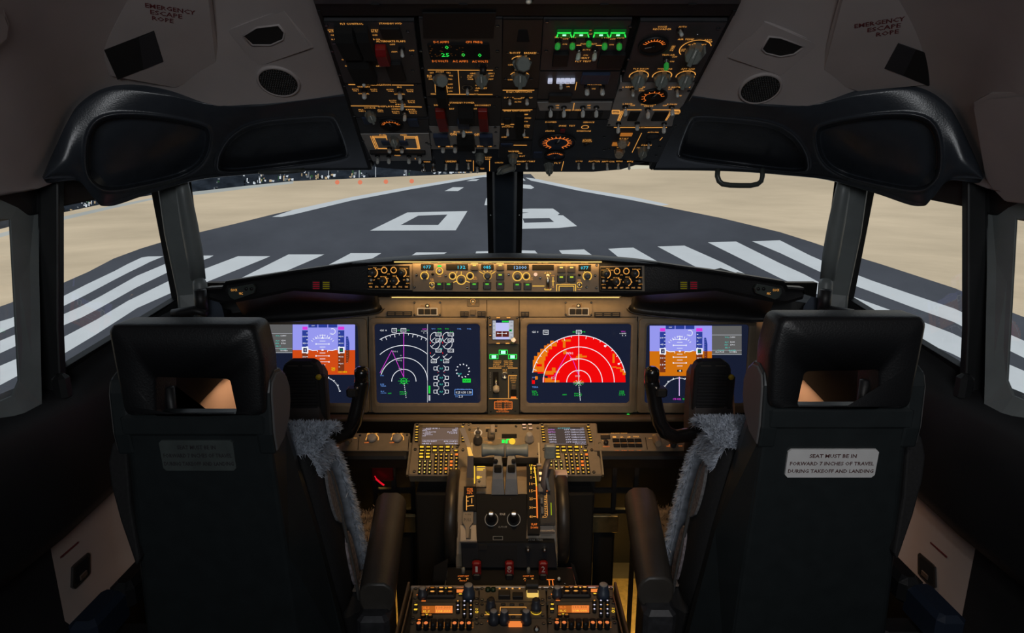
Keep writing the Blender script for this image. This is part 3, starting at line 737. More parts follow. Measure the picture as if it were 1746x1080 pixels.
# flight control module
M = module(640, 85, [(551, 33), (706, 33), (719, 139), (586, 139)], 'flight_control_panel', 'overhead module top left with FLT CONTROL lettering and a red guarded switch')
TX(M, A, [('FLT CONTROL', 215, 129, 140, 13), ('STANDBY HYD', 453, 127, 140, 12), ('ALTERNATE FLAPS', 455, 237, 180, 13), ('STBY', 92, 168, 48, 9), ('RUD', 95, 178, 36, 9), ('OFF', 102, 199, 32, 10), ('A ON', 110, 225, 40, 10),
          ('STBY', 357, 168, 46, 9), ('RUD', 357, 178, 40, 9), ('OFF', 358, 199, 32, 10), ('B ON', 368, 225, 40, 10), ('OFF', 465, 257, 34, 10), ('ARM', 476, 302, 36, 9), ('OFF', 583, 295, 34, 9), ('SPOILER', 243, 298, 56, 10), ('OFF', 170, 351, 34, 9), ('ON', 187, 390, 28, 9), ('OFF', 372, 352, 32, 9), ('ON', 378, 391, 28, 9)])
M.line(*A(190, 318), *A(200, 345), 1.2)
guard(M, *A(140, 150), *A(252, 308), .020, MATTE, label='tall black switch guard'); guard(M, *A(270, 145), *A(345, 312), .020, MATTE); guard(M, *A(212, 318), *A(345, 462), .020, MATTE)
guard(M, *A(374, 255), *A(440, 348), .018, REDG, label='red switch guard')
annun(M, *A(395, 150), *A(520, 215), DARK); annun(M, *A(435, 365), *A(535, 470), DARK, 'annunciator_block', .006)
TG(M, A, [(522, 285, 527, 348)], cap=False); TG(M, A, [(285, 462, 290, 530)], cap=False)
M.screws([A(60, 140), A(95, 300), A(140, 445), A(560, 180), A(585, 325), A(590, 420), A(108, 252)])
M.done()
# navigation and displays module
M = module(655, 172, [(587, 140), (719, 140), (729, 197), (604, 197)], 'navigation_display_panel', 'overhead module at the left with NAVIGATION and DISPLAYS headings')
LN(M, A, [(195, 505, 325, 506), (462, 508, 595, 509), (210, 637, 375, 638), (480, 641, 645, 644)])
TX(M, A, [('NAVIGATION', 394, 507, 124, 12), ('DISPLAYS', 427, 640, 98, 11), ('VHF NAV', 290, 519, 78, 9), ('IRS', 508, 521, 28, 10), ('BOTH', 238, 534, 38, 8), ('ON 1', 240, 544, 34, 8), ('BOTH', 350, 535, 38, 8), ('ON 2', 353, 545, 38, 8), ('BOTH', 450, 536, 40, 8), ('ON L', 455, 546, 36, 8), ('BOTH', 572, 538, 40, 8), ('ON R', 574, 548, 40, 8),
          ('NORMAL', 290, 561, 66, 8), ('NORMAL', 510, 564, 66, 8), ('BOTH', 467, 604, 42, 8), ('ON L', 470, 614, 38, 8), ('BOTH', 580, 606, 42, 8), ('ON R', 582, 616, 42, 8), ('FMC', 515, 628, 60, 9), ('SOURCE', 327, 649, 68, 9), ('ALL', 272, 660, 34, 8), ('ON 1', 278, 670, 40, 8), ('ALL', 390, 662, 36, 8), ('ON 2', 392, 672, 34, 8), ('CONTROL', 488, 656, 56, 9), ('PANEL', 578, 660, 58, 9), ('BOTH', 484, 672, 44, 8), ('ON 1', 486, 682, 40, 8), ('BOTH', 590, 672, 46, 8), ('ON 2', 592, 682, 44, 8)])
TG(M, A, [(293, 545, 292, 606), (510, 545, 512, 612), (525, 600, 524, 678), (540, 676, 540, 742)])
knob(M, *A(330, 690), *A(340, 735), r=.011)
M.screws([A(170, 515), A(610, 505), A(232, 700)])
M.done()
# fuel module
M = module(672, 240, [(607, 200), (731, 200), (736, 271), (628, 271)], 'fuel_panel', 'overhead module at the lower left with twin amber lined boxes and six fuel toggles', OVH)
g = Mod(OVP, 672, 240, 'x', 'x', 'x'); bpy.data.objects.remove(g.root); 
M.mb.prism(M.quad([A(270, 810), A(690, 806), A(706, 972), A(345, 978)]), .0035, .0055, OVHG)
M.z = .0055
TX(M, A, [('FUEL', 408, 813, 44, 9), ('FEED', 535, 813, 40, 9), ('CROSS', 497, 905, 34, 8), ('FEED', 497, 939, 36, 8)])
LN(M, A, [(330, 820, 362, 900), (340, 820, 370, 898), (350, 826, 378, 893), (340, 822, 430, 822), (345, 830, 430, 830), (425, 822, 433, 845), (535, 824, 620, 824), (545, 832, 612, 832), (540, 824, 540, 845), (606, 822, 622, 900), (613, 820, 628, 900), (618, 820, 634, 900), (375, 897, 455, 898), (550, 898, 630, 899)])
M.text('I', *A(605, 960), 1, 2)
M.z = .004
annun(M, *A(285, 705), *A(325, 745), NAVY); annun(M, *A(560, 715), *A(625, 760), NAVY)
gauge(M, *A(457, 752), 19, hand=100, a0=10, a1=170, ticks=9, label='small fuel temperature gauge glowing amber')
M.z = .0055
annun(M, *A(400, 848), *A(455, 870), NAVY); annun(M, *A(510, 848), *A(560, 870), NAVY)
knob(M, *A(475, 840), *A(475, 880), r=.011)
TG(M, A, [(447, 892, 447, 938), (522, 890, 523, 938), (373, 942, 374, 1005), (443, 945, 443, 1005), (566, 945, 566, 1005), (632, 940, 633, 1005)])
mb = MB(); M.slab(*A(328, 908), *A(668, 918), .004, .014, DARK, mb, .001); M.part('ledge_bar', mb)
M.screws([A(285, 852), A(675, 862), A(325, 962), A(690, 870)])
M.done()
# electrical meters module
M = module(790, 110, [(714, 28), (857, 28), (856, 162), (727, 162)], 'electrical_meter_panel', 'overhead module with green digits over DC VOLTS, AC AMPS and AC VOLTS')
M.mb.prism(M.quad([A(650, 60), A(1100, 60), A(1085, 215), A(655, 215)]), .004, .006, DARK)
mb = MB(); M.slab(*A(688, 250), *A(1062, 345), .004, .007, MATTE, mb, .001)
M.z = .007
for t, x, y, w_, h_ in (('0', 799, 264, 22, 22), ('25', 790, 311, 50, 22), ('0', 900, 311, 22, 22), ('0', 1001, 313, 22, 22)): M.text(t, *A(x, y), w_ / 3.6, h_ / 3.6, GRN, mb=mb)
rr = random.Random(5)
for k in range(26): x, y = A(695 + rr.random() * 210, 252 + rr.random() * 70); M.text('-', x, y, 1.6 + rr.random() * 2, 1.6, AMBD, mb=mb)
M.part('digital_meter', mb, 'black window with green digits')
M.z = .004
TX(M, A, [('DC AMPS', 765, 242, 94, 14), ('CPS FREQ', 966, 242, 104, 14)], ORG)
TX(M, A, [('DC VOLTS', 758, 360, 98, 14), ('AC AMPS', 882, 361, 94, 14), ('AC VOLTS', 1003, 362, 98, 14)], ORG)
LN(M, A, [(682, 415, 1082, 417), (868, 417, 878, 562), (725, 480, 730, 555), (797, 500, 803, 555), (700, 563, 735, 564), (800, 565, 965, 566), (990, 567, 1080, 567)])
TX(M, A, [('AUX BAT', 756, 426, 52, 9), ('BAT', 707, 432, 24, 9), ('BUS', 692, 449, 28, 9), ('STBY', 692, 458, 28, 8), ('PWR', 705, 472, 32, 9), ('TR1', 808, 432, 24, 9), ('TR2', 824, 450, 26, 9), ('TR3', 820, 472, 24, 9), ('OFF', 820, 503, 32, 9), ('BAT', 822, 525, 32, 9), ('ON', 820, 546, 24, 9),
          ('GRD', 960, 436, 40, 9), ('APU GEN', 942, 449, 34, 8), ('STBY', 940, 459, 32, 8), ('PWR', 945, 472, 34, 9), ('GEN 2', 1072, 436, 40, 9), ('INV', 1072, 452, 32, 9), ('TEST', 1068, 472, 34, 9), ('GALLEY', 1010, 527, 72, 11), ('OFF', 985, 510, 26, 9), ('ON', 980, 542, 22, 9), ('AC', 978, 564, 26, 9)])
M.text('.', *A(886, 455), 1, 2)
knob(M, *A(760, 470), *A(770, 500), r=.0135, h=.018, ptr=False); knob(M, *A(1012, 450), *A(1012, 505), r=.0135)
M.ring(*A(924, 525), 8.5, tp=1.5, m=SILVER); toggle(M, *A(924, 527), *A(926, 580), cap=False)
M.ring(*A(1022, 386), 7.5, tp=1.5, m=SILVER); mb = MB(); mb.cyl((*M.p(*A(1022, 400)), M.z), .006, .012, BLACK, 12); M.part('push_button', mb)
guard(M, *A(742, 505), *A(800, 600), .022, MATTE, label='black battery switch guard')
M.screws([A(672, 145), A(1110, 145), A(1110, 300), A(640, 300), A(650, 405), A(665, 585), A(1108, 580), A(1105, 405)])
M.done()
# standby power module
M = module(790, 192, [(728, 163), (856, 163), (854, 212), (732, 212)], 'standby_power_panel', 'overhead module with STANDBY POWER heading between two red guards')
TX(M, A, [('STANDBY POWER', 892, 617, 152, 11), ('DISCONNECT', 769, 632, 96, 10), ('DISCONNECT', 1020, 633, 98, 10), ('BAT', 830, 655, 30, 9), ('OFF', 972, 655, 24, 9)])
guard(M, *A(742, 648), *A(798, 768), .016, REDG, label='left red guard'); guard(M, *A(996, 650), *A(1052, 768), .016, REDG, label='right red guard')
guard(M, *A(872, 640), *A(965, 690), .024, MATTE); annun(M, *A(866, 715), *A(936, 752), NAVY, h=.012)
TG(M, A, [(900, 770, 902, 845)])
M.screws([A(690, 640), A(690, 790), A(1090, 640), A(1095, 770)])
M.done()
# bus transfer module, grey
M = module(790, 232, [(732, 214), (853, 214), (852, 252), (735, 252)], 'bus_transfer_panel', 'grey overhead module with a black guard between navy lights and four toggles', OVHG)
TX(M, A, [('BUS', 860, 798, 36, 9), ('TRANS', 930, 800, 50, 9), ('ON', 838, 812, 40, 18), ('OFF', 985, 815, 36, 18), ('SOURCE', 800, 888, 110, 9), ('GEN', 905, 890, 70, 12), ('SOURCE', 1030, 886, 90, 9)])
guard(M, *A(866, 812), *A(968, 872), .022, MATTE, label='black transfer switch guard')
for x0, x1 in ((722, 812), (1000, 1082)): annun(M, *A(x0, 808), *A(x1, 862), NAVY, h=.010)
TG(M, A, [(775, 885, 775, 938), (850, 882, 849, 938), (965, 885, 964, 938), (1038, 882, 1037, 938)])
M.screws([A(700, 800), A(1100, 800), A(700, 885), A(1095, 885)])
M.done()
# strip along the front edge
M = Mod(OVP, 871, 278, 'switch_strip', 'narrow dark strip of toggles along the front edge of the overhead panel', 'switch panel', OG)
M.plate([(635, 273), (735, 273), (738, 254), (850, 254), (850, 268), (1014, 268), (1016, 276), (1100, 276), (1060, 288), (1012, 292), (725, 292), (640, 284)], -.012, .002, mat('blue charcoal overhead plate', (.03, .035, .045), .4, noise=.1, nscale=40))
TX(M, A, [('RUNWAY', 678, 988, 40, 8), ('LANDING', 825, 985, 64, 13), ('TAXI', 932, 981, 32, 9), ('OFF', 1050, 972, 34, 8), ('LOW', 1055, 960, 40, 8), ('TEST', 1016, 1030, 26, 8), ('OFF', 1105, 993, 24, 8), ('AUTO', 1130, 993, 30, 8)])
TX(M, B, [('ENGINE START', 62, 985, 110, 9), ('OFF', 15, 1003, 24, 7), ('LOGO', 388, 984, 42, 9), ('POSITION', 480, 985, 66, 11), ('ANTI COL', 566, 986, 80, 9), ('WING', 633, 984, 40, 9), ('WELL', 700, 985, 42, 11), ('FLT', 255, 995, 40, 8)])
LN(M, A, [(962, 980, 962, 1045), (1061, 980, 1061, 1045)]); LN(M, B, [(292, 985, 278, 1042)])
TG(M, A, [(655, 995, 655, 1060), (716, 995, 716, 1060)], m=SILVER, r=.006, cap=True)
TG(M, A, [(795, 995, 793, 1045), (862, 993, 860, 1045), (930, 990, 932, 1040), (985, 1015, 986, 1060)], cap=False); knob(M, *A(1003, 945), *A(1000, 1000), r=.011)
TG(M, B, [(64, 990, 66, 1040), (383, 990, 384, 1040), (474, 990, 474, 1040), (558, 992, 560, 1046), (627, 992, 627, 1040), (694, 992, 694, 1040)], cap=False)
knob(M, *B(200, 1005), *B(205, 1060), r=.0115, h=.026); knob(M, 873, 283, 852, 292, r=.0115, h=.026)
M.done()
# centre column
M = module(890, 88, [(858, 29), (926, 29), (918, 148), (855, 148)], 'circuit_breaker_panel', 'middle overhead module with two round knobs under CIRCUIT BREAKER', mat('brown black overhead plate', (.032, .027, .026), .5, noise=.1, nscale=40))
M.mb.prism(M.quad([(884, 47), (899, 47), (903, 67), (881, 67)]), .004, .0048, MATTE)
TX(M, A, [('CIRCUIT', 1208, 309, 86, 13), ('LIGHT', 1262, 330, 60, 9), ('OFF', 1190, 383, 34, 9), ('PANEL', 1245, 413, 58, 9), ('OFF', 1188, 475, 34, 9)]); TX(M, B, [('BREAKER', 90, 310, 82, 13)])
M.ring(888, 101, 17, 25, 155, 1.4); M.ring(886, 127, 17, 25, 155, 1.4)
knob(M, 890, 103, 893, 110, r=.0155, h=.016, ptr=False); knob(M, 887, 125, 887, 140, r=.0150)
M.screws([(866, 86), (917, 86), (906, 131), (862, 131)])
M.done()
M = module(886, 166, [(855, 149), (918, 149), (915, 182), (854, 182)], 'equipment_cooling_panel', 'small middle overhead module under the heading EQUIP COOLING')
LN(M, A, [(1142, 540, 1290, 541)]); LN(M, B, [(10, 540, 112, 540)])
TX(M, A, [('EQUIP', 1205, 550, 80, 10), ('SUPPLY', 1180, 586, 60, 8), ('NORM', 1234, 592, 44, 8), ('ALTN', 1234, 612, 40, 8)]); TX(M, B, [('COOLING', 55, 549, 84, 10), ('EXHAUST', 66, 587, 70, 8)])
TG(M, A, [(1184, 592, 1186, 642), (1288, 592, 1290, 642)], cap=False); toggle(M, *B(68, 592), *B(69, 642), cap=False)
M.done()
M = module(885, 208, [(854, 183), (915, 183), (908, 236), (851, 236)], 'emergency_light_panel', 'middle overhead module with a black guard under EMER EXIT LIGHTS')
LN(M, A, [(1140, 662, 1290, 662), (1132, 750, 1212, 752)]); LN(M, B, [(10, 662, 100, 661)])
TX(M, A, [('EMER EXIT', 1195, 667, 92, 10), ('NO', 1172, 757, 26, 8), ('SMOKING', 1172, 766, 70, 8), ('OFF', 1285, 690, 26, 8), ('ATTEND', 1285, 832, 34, 8), ('OFF', 1150, 830, 34, 8)])
TX(M, B, [('LIGHTS', 55, 667, 66, 10), ('OFF', 58, 690, 26, 8), ('ARMED', 72, 712, 42, 8), ('ON', 60, 733, 22, 8), ('FASTEN', 62, 758, 44, 10), ('BELTS', 60, 768, 40, 8)])
guard(M, *A(1222, 680), *A(1272, 808), .018, MATTE, label='black emergency light guard'); annun(M, *A(1148, 712), *A(1192, 745), DARK)
TG(M, A, [(1172, 775, 1172, 835), (1272, 775, 1272, 838)], cap=False); toggle(M, *B(45, 775), *B(48, 838), cap=False)
M.done()
M = module(882, 252, [(851, 237), (908, 237), (904, 267), (850, 267)], 'wiper_panel', 'lowest middle overhead module with one pointer knob')
annun(M, *A(1130, 868), *A(1205, 882), NAVY); LN(M, A, [(1208, 880, 1290, 881)])
TX(M, A, [('WIPER', 1210, 918, 70, 10), ('PARK', 1250, 930, 26, 8), ('INT', 1262, 948, 34, 8)])
knob(M, *A(1205, 945), *A(1204, 995), r=.0115); M.done()
# window heat
M = module(1000, 70, [(927, 30), (1078, 30), (1058, 117), (920, 117)], 'window_heat_panel', 'overhead module with four green lit lights in a row above green tinted toggles')
TX(M, B, [('SIDE', 260, 211, 46, 12), ('FWD', 350, 211, 48, 12), ('FWD', 552, 213, 50, 12), ('SIDE', 641, 214, 46, 12), ('OFF', 303, 222, 36, 9), ('OFF', 592, 223, 36, 9), ('ON', 298, 255, 28, 9), ('ON', 584, 258, 28, 9), ('W', 455, 170, 16, 8), ('OVHT', 455, 193, 24, 8), ('PWR TEST', 446, 254, 100, 10), ('AUTO', 432, 290, 48, 9), ('ON', 426, 323, 28, 8), ('HEAT', 421, 340, 58, 11), ('PLT TEST', 412, 361, 96, 11)])
LN(M, B, [(370, 262, 400, 262), (490, 263, 530, 263)])
for x0, x1 in ((249, 340), (350, 446), (474, 566), (576, 672)):
    mb = MB(); M.slab(*B(x0, 165), *B(x1, 205), .003, .008, mat('green lit lens', (.01, .12, .02), .3, emit=srgb(0, 60, 12), estr=1.0), mb, .001); M.z = .008
    X = lambda a, b: B(a, b)
    for q in ((x0 + 4, 172, x1 - 4, 172), (x0 + 6, 180, x0, 200), (x1 - 6, 180, x1, 200)): M.line(*X(q[0], q[1]), *X(q[2], q[3]), 2.2, GRN, mb=mb)
    M.line(*X((x0 + x1) / 2 - 10, 186), *X((x0 + x1) / 2 + 12, 186), 2.6, glow('bright green lamp', (150, 255, 190), 1.8), mb=mb)
    M.part('green_light', mb); M.z = .004
GT = mat('green lit toggle tip', (.1, .4, .12), .25, emit=srgb(0, 95, 25), estr=1.0)
TG(M, B, [(258, 235, 253, 302), (346, 235, 345, 302), (446, 225, 447, 285), (543, 236, 543, 303), (633, 236, 633, 305)], m=GT)
TG(M, B, [(386, 290, 378, 370), (484, 290, 479, 372)])
annun(M, *B(225, 305), *B(320, 380), DARK, 'annunciator_block', .006); annun(M, *B(505, 305), *B(660, 390), DARK, 'annunciator_block', .006)
M.screws([B(190, 120), B(185, 300), B(700, 150)])
M.done()
# probe heat / anti-ice
M = module(980, 142, [(920, 118), (1058, 118), (1049, 166), (915, 166)], 'ice_protection_panel', 'overhead module with a strip of white lit lights beside two toggles under ANTI-ICE')
for x0, x1 in ((195, 222), (248, 270), (272, 296), (298, 330), (332, 360)):
    mb = MB(); M.slab(*B(x0, 466), *B(x1, 488), .004, .009, glow('white lit legend', (205, 210, 235), .8), mb, .0005); M.z = .009
    M.text('ON' if x0 > 300 else 'OH', *B((x0 + x1) / 2, 477), (x1 - x0) * .7 / 3.6, 3.2, DARK, mb=mb); M.part('annunciator_light', mb, 'white lit legend'); M.z = .004
TX(M, B, [('ANTI-ICE', 482, 503, 88, 11), ('ON', 475, 531, 22, 8), ('AUTO', 318, 500, 20, 8), ('ON', 318, 518, 20, 8)]); LN(M, B, [(372, 490, 362, 540)])
TG(M, B, [(274, 495, 276, 545)], cap=False); TG(M, B, [(435, 520, 436, 585), (527, 520, 531, 585)])
annun(M, *B(200, 560), *B(340, 600), BLACK, 'annunciator_block', .006); annun(M, *B(400, 430), *B(570, 490), NAVY, 'annunciator_block', .006)
M.done()
# hydraulic pumps
M = module(978, 182, [(915, 167), (1048, 167), (1040, 200), (912, 200)], 'hydraulic_panel', 'overhead module with a pale strip and four identical toggles over HYD PUMPS')
M.mb.prism(M.quad([B(130, 614), B(590, 612), B(580, 662), B(145, 664)]), .0035, .0055, OVHG); M.z = .0055
TX(M, B, [('HYD PUMPS', 350, 659, 94, 10), ('OFF', 253, 630, 22, 7), ('ON', 252, 645, 18, 7), ('OFF', 446, 630, 22, 7), ('ON', 446, 645, 18, 7)]); LN(M, B, [(357, 615, 350, 655)])
TG(M, B, [(212, 640, 212, 722), (293, 640, 294, 722), (410, 640, 410, 722), (492, 640, 492, 722)])
M.z = .004
for x0, x1 in ((180, 250), (260, 330), (380, 450), (455, 530)): annun(M, *B(x0, 672), *B(x1, 712), BLACK, h=.002)
M.done()
# pressure gauges
M = module(965, 235, [(911, 201), (1039, 201), (1018, 267), (904, 267)], 'cabin_altitude_panel', 'overhead module with a big round dial glowing orange over a smaller dial', mat('slate overhead plate', (.04, .045, .055), .4, noise=.1, nscale=30))
TX(M, B, [('DOMED', 215, 737, 70, 9), ('STATUS', 208, 792, 56, 9), ('SPARE', 285, 760, 46, 9), ('TEST', 343, 760, 38, 9), ('SERVICE', 446, 738, 68, 9), ('INTERPHONE', 416, 792, 86, 9), ('ALT HORN', 434, 848, 52, 12), ('CUTOUT', 436, 858, 60, 9)])
gauge(M, *B(252, 862), 30, hand=80, ticks=18, a0=-60, a1=240, face=NAVY, label='large cabin altitude dial'); gauge(M, *B(238, 942), 17, hand=270, ticks=9, a0=20, a1=160, face=NAVY)
M.ring(*B(423, 768), 6, tp=1.2); mb = MB(); mb.cyl((*M.p(*B(432, 868)), .004), .007, .006, BLACK, 12); M.part('push_button', mb)
annun(M, *B(105, 920), *B(160, 955), NAVY); annun(M, *B(195, 750), *B(232, 775), BLACK); annun(M, *B(270, 780), *B(300, 797), REDG, label='tiny red light')
M.done()
# voice recorder and air temperature
M = module(1155, 85, [(1092, 33), (1246, 33), (1190, 137), (1060, 137)], 'air_temperature_panel', 'overhead module top right with VOICE RECORDER lettering and three temperature knobs')
TX(M, B, [('VOICE', 897, 148, 56, 11), ('RECORDER', 897, 162, 112, 11), ('AUTO', 1022, 148, 50, 10), ('AIR TEMP', 1042, 225, 100, 11), ('PASS', 1178, 229, 42, 9), ('CAB', 1186, 240, 36, 9), ('TRIM AIR', 935, 322, 80, 9), ('OFF', 972, 334, 32, 9), ('ON', 956, 362, 26, 9), ('FLT DECK', 768, 407, 96, 8), ('AUTO', 765, 418, 56, 9), ('FWD CAB', 914, 408, 90, 8), ('AFT CAB', 1055, 408, 84, 8), ('AUTO', 1050, 421, 56, 9), ('ALT', 1070, 258, 30, 9), ('FWD', 1103, 252, 30, 9), ('AFT', 1150, 258, 34, 9), ('DUCT', 1025, 292, 24, 20), ('SUPPLY', 960, 280, 22, 40)])
gauge(M, *B(842, 262), 24, hand=200, ticks=10, a0=20, a1=160, label='round temperature dial lit orange')
M.ring(*B(1098, 285), 26, 20, 220, 1.6)
knob(M, *B(1100, 295), *B(1085, 355), r=.0165, h=.026)
for x in (753, 895, 1040): M.ring(*B(x, 452), 16, -15, 195, 1.6); knob(M, *B(x, 462), *B(x - 4, 508), r=.0145, h=.02, name='temperature_knob')
TG(M, B, [(1005, 165, 1017, 218)], cap=False); TG(M, B, [(922, 345, 922, 432)], m=GT)
M.text('.', *B(1115, 190), 2, 3, WHT)
M.screws([B(1240, 160), B(1105, 450), B(690, 350), B(660, 420)])
M.done()
# bleed air, grey
M = module(1110, 177, [(1058, 138), (1192, 138), (1155, 213), (1032, 213)], 'bleed_air_panel', 'grey overhead module at the right with a small dial and six capped toggles', OVHG)
TX(M, B, [('L RECIRC FAN', 722, 521, 136, 9), ('R RECIRC FAN', 1002, 522, 132, 9), ('OFF', 766, 531, 28, 8), ('AUTO', 770, 543, 34, 8), ('OFF', 944, 534, 26, 8), ('L PACK', 685, 625, 60, 9), ('OFF', 715, 634, 28, 8), ('ISOLATION', 812, 628, 90, 9), ('VALVE', 812, 638, 60, 9), ('R PACK', 958, 627, 62, 9), ('OFF', 912, 635, 28, 8), ('OFF', 1000, 575, 30, 8), ('BLEED', 772, 770, 50, 8)])
LN(M, B, [(660, 662, 770, 662), (838, 662, 1005, 662), (660, 668, 635, 730), (652, 668, 627, 730), (645, 668, 622, 728), (948, 672, 915, 727), (940, 672, 908, 727), (956, 672, 922, 727), (600, 770, 735, 770), (790, 771, 925, 770)])
for q in ((590, 665, 634, 686), (968, 666, 1005, 686)): M.box_outline(*B(q[0], q[1]), *B(q[2], q[3]), 1.2)
M.text('RAM', *B(612, 676), 8, 3, AMB); M.text('RAM', *B(986, 676), 8, 3, AMB)
gauge(M, *B(838, 577), 23, hand=70, ticks=9, a0=10, a1=230, label='round duct pressure dial lit orange')
for x0, x1 in ((690, 752), (838, 925)): annun(M, *B(x0, 672), *B(x1, 725), DARK, h=.003)
TG(M, B, [(716, 530, 718, 592), (988, 532, 992, 595)], cap=False)
TG(M, B, [(670, 640, 672, 715), (808, 655, 810, 730), (955, 640, 960, 712), (628, 745, 626, 820), (743, 742, 744, 800), (908, 745, 907, 820)])
M.screws([B(640, 540), B(1060, 545), B(570, 755), B(980, 760)])
M.done()
# pressurisation mode
M = module(1075, 245, [(1031, 214), (1152, 214), (1122, 275), (1016, 267)], 'pressurization_panel', 'overhead module at the lower right with orange lit altitude windows and ribbed knobs', mat('slate overhead plate', (.04, .045, .055), .4))
mb = MB(); M.slab(*B(640, 806), *B(712, 822), .002, .006, AMBD, mb); M.part('altitude_window', mb, 'orange lit number window'); mb = MB(); M.slab(*B(590, 864), *B(695, 882), .002, .006, AMBD, mb); M.part('altitude_window', mb, 'orange lit number window')
TX(M, B, [('FLT ALT', 662, 839, 54, 9), ('LAND ALT', 640, 893, 40, 8), ('AUTO FAIL', 842, 800, 70, 8), ('AUTO', 770, 895, 60, 8), ('MAN', 800, 880, 60, 8)])
LN(M, B, [(770, 805, 712, 925), (898, 832, 882, 850)])
RIB = mat('tan ribbed knob', (.32, .27, .2), .4, noise=.3, nscale=300)  # tan plastic with a fine uneven tone
knob(M, *B(655, 862), *B(652, 890), r=.0125, h=.016, m=RIB, ptr=False); knob(M, *B(635, 915), *B(630, 955), r=.012, h=.018, m=RIB, ptr=False); knob(M, *B(778, 905), *B(776, 955), r=.012)
M.ring(*B(840, 828), 11, 0, 360, 2.4, BLACK); TG(M, B, [(812, 865, 813, 912)], cap=False)
M.screws([B(540, 830), B(540, 910), B(880, 890), B(860, 945), B(570, 905)])
M.done()
# ------------------------------------------------------------------ the front: instrument panel, displays, glareshield, autopilot panel
MP = Plane(P(862, 620, 1.67), 5)
E = lambda x, y: (440 + x / 4.157, 530 + y / 4.157)
F = lambda x, y: (820 + x / 3.6375, 530 + y / 3.6375)
C = lambda x, y: (615 + x / 6.984, 440 + y / 6.984)
D = lambda x, y: (855 + x / 6.984, 440 + y / 6.984)
PURP = glow('magenta pixels', (215, 60, 215)); SKYB = glow('lavender sky pixels', (150, 152, 238)); GRDO = glow('orange ground pixels', (206, 112, 16)); GRDR = glow('red orange ground pixels', (206, 74, 22))
REDP = glow('red radar pixels', (240, 8, 10)); ORP = glow('amber radar pixels', (232, 120, 18)); TAPE = glow('blue tape pixels', (44, 62, 150)); TAPEB = glow('brown tape pixels', (120, 52, 24)); BOX = glow('dark blue pixels', (22, 28, 70))
GREYP = glow('grey page pixels', (92, 92, 92)); LBL = glow('blue pixels', (110, 160, 240)); TEAL = glow('teal pixels', (70, 205, 190)); YEL = glow('yellow pixels', (225, 225, 0)); GRP = glow('green pixels', (30, 215, 60)); DIMW = glow('dim white pixels', (200, 204, 214), .8)
def pline(M, mb, pts, tp, m, z):
    "a drawn line through picture points, of even width"
    P2 = [Vector(M.p(*q)) for q in pts]; t = M.w(*pts[0], tp) / 2; n = len(P2); L = []; Rr = []
    for i in range(n):
        d = (P2[min(i + 1, n - 1)] - P2[max(i - 1, 0)]).normalized(); k = Vector((-d.y, d.x)) * t
        L.append(P2[i] + k); Rr.append(P2[i] - k)
    mb.add([(p.x, p.y, z) for p in L + Rr], [(n + i, n + i + 1, i + 1, i) for i in range(n - 1)], m)
def fill(M, mb, pts, m, z): mb.flat(M.quad(pts), z, m)
def rct(M, mb, f, x0, y0, x1, y1, m, z): fill(M, mb, [f(x0, y0), f(x1, y0), f(x1, y1), f(x0, y1)], m, z)
def rline(M, mb, f, x0, y0, x1, y1, t, m, z):
    for q in ((x0, y0, x1, y0), (x1, y0, x1, y1), (x1, y1, x0, y1), (x0, y1, x0, y0)): pline(M, mb, [f(*q[:2]), f(*q[2:])], t, m, z)
def tx(M, mb, f, t, x, y, w_, h_, sc, m, z):
    a, b = M.p(*f(x, y)); mb.text(t, a, b, M.w(*f(x, y), w_ / sc), M.h(*f(x, y), h_ / sc), z, m)
def arcp(f, cx, cy, r, a0, a1, n=28, sy=1.0): return [f(cx + r * math.cos(R_(a0 + (a1 - a0) * k / n)), cy - sy * r * math.sin(R_(a0 + (a1 - a0) * k / n))) for k in range(n + 1)]

# base panel behind everything
mp = Mod(MP, 862, 600, 'instrument_panel', 'brown grey main instrument panel that holds the four large displays', 'instrument panel')
mp.plate([(422, 507), (1302, 507), (1302, 706), (422, 706)], -.03, .0, PANEL)
for x in (628, 831, 886, 1087):
    mp.line(x, 540, x, 704, 1.6, MATTE, .0004)
mp.line(640, 541, 1085, 541, 1.2, MATTE, .0004); mp.line(830, 512, 830, 540, 1, MATTE, .0004); mp.line(885, 512, 885, 540, 1, MATTE, .0004)
mp.line(430, 706, 1295, 706, 6, MATTE, .0004)
mp.done()
# upper strip: annunciator plates, vents and lamps
def hexplate(f, cx, lab):
    M = Mod(MP, *f(cx, 600), 'autopilot_annunciator_panel', lab, 'indicator panel', 'autopilot annunciators under the glareshield')
    M.plate([f(cx - 140, 520), f(cx + 150, 520), f(cx + 165, 545), f(cx + 165, 650), f(cx + 150, 692), f(cx - 145, 692), f(cx - 160, 650), f(cx - 160, 545)], .0002, .004, PANEL)
    M.text('DISENGAGE', *f(cx - 60, 568), 6, 2.5, AMBD); M.box_outline(*f(cx - 115, 598), *f(cx + 115, 678), .9, glow('warm white lamp line', (240, 205, 160), .8))
    for a in (-75, 0, 75): annun(M, *f(cx + a - 30, 606), *f(cx + a + 32, 672), DARK, h=.003)
    M.line(*f(cx + 28, 540), *f(cx + 28, 590), .8, AMBD); toggle(M, *f(cx - 2, 568), *f(cx - 2, 572), h=.008, cap=False, name='test_switch')
    M.screws([f(cx - 155, 530), f(cx + 150, 530), f(cx - 155, 675), f(cx + 150, 675)], .0028); M.done()
hexplate(C, 797, 'notched plate with three dark square lights above the left inner display')
hexplate(D, 918, 'notched plate with three dark square lights above the right inner display')
M = Mod(MP, *C(1340, 540), 'landing_light_test_panel', 'small dark plate with a lit toggle left of centre under the glareshield', 'indicator panel')
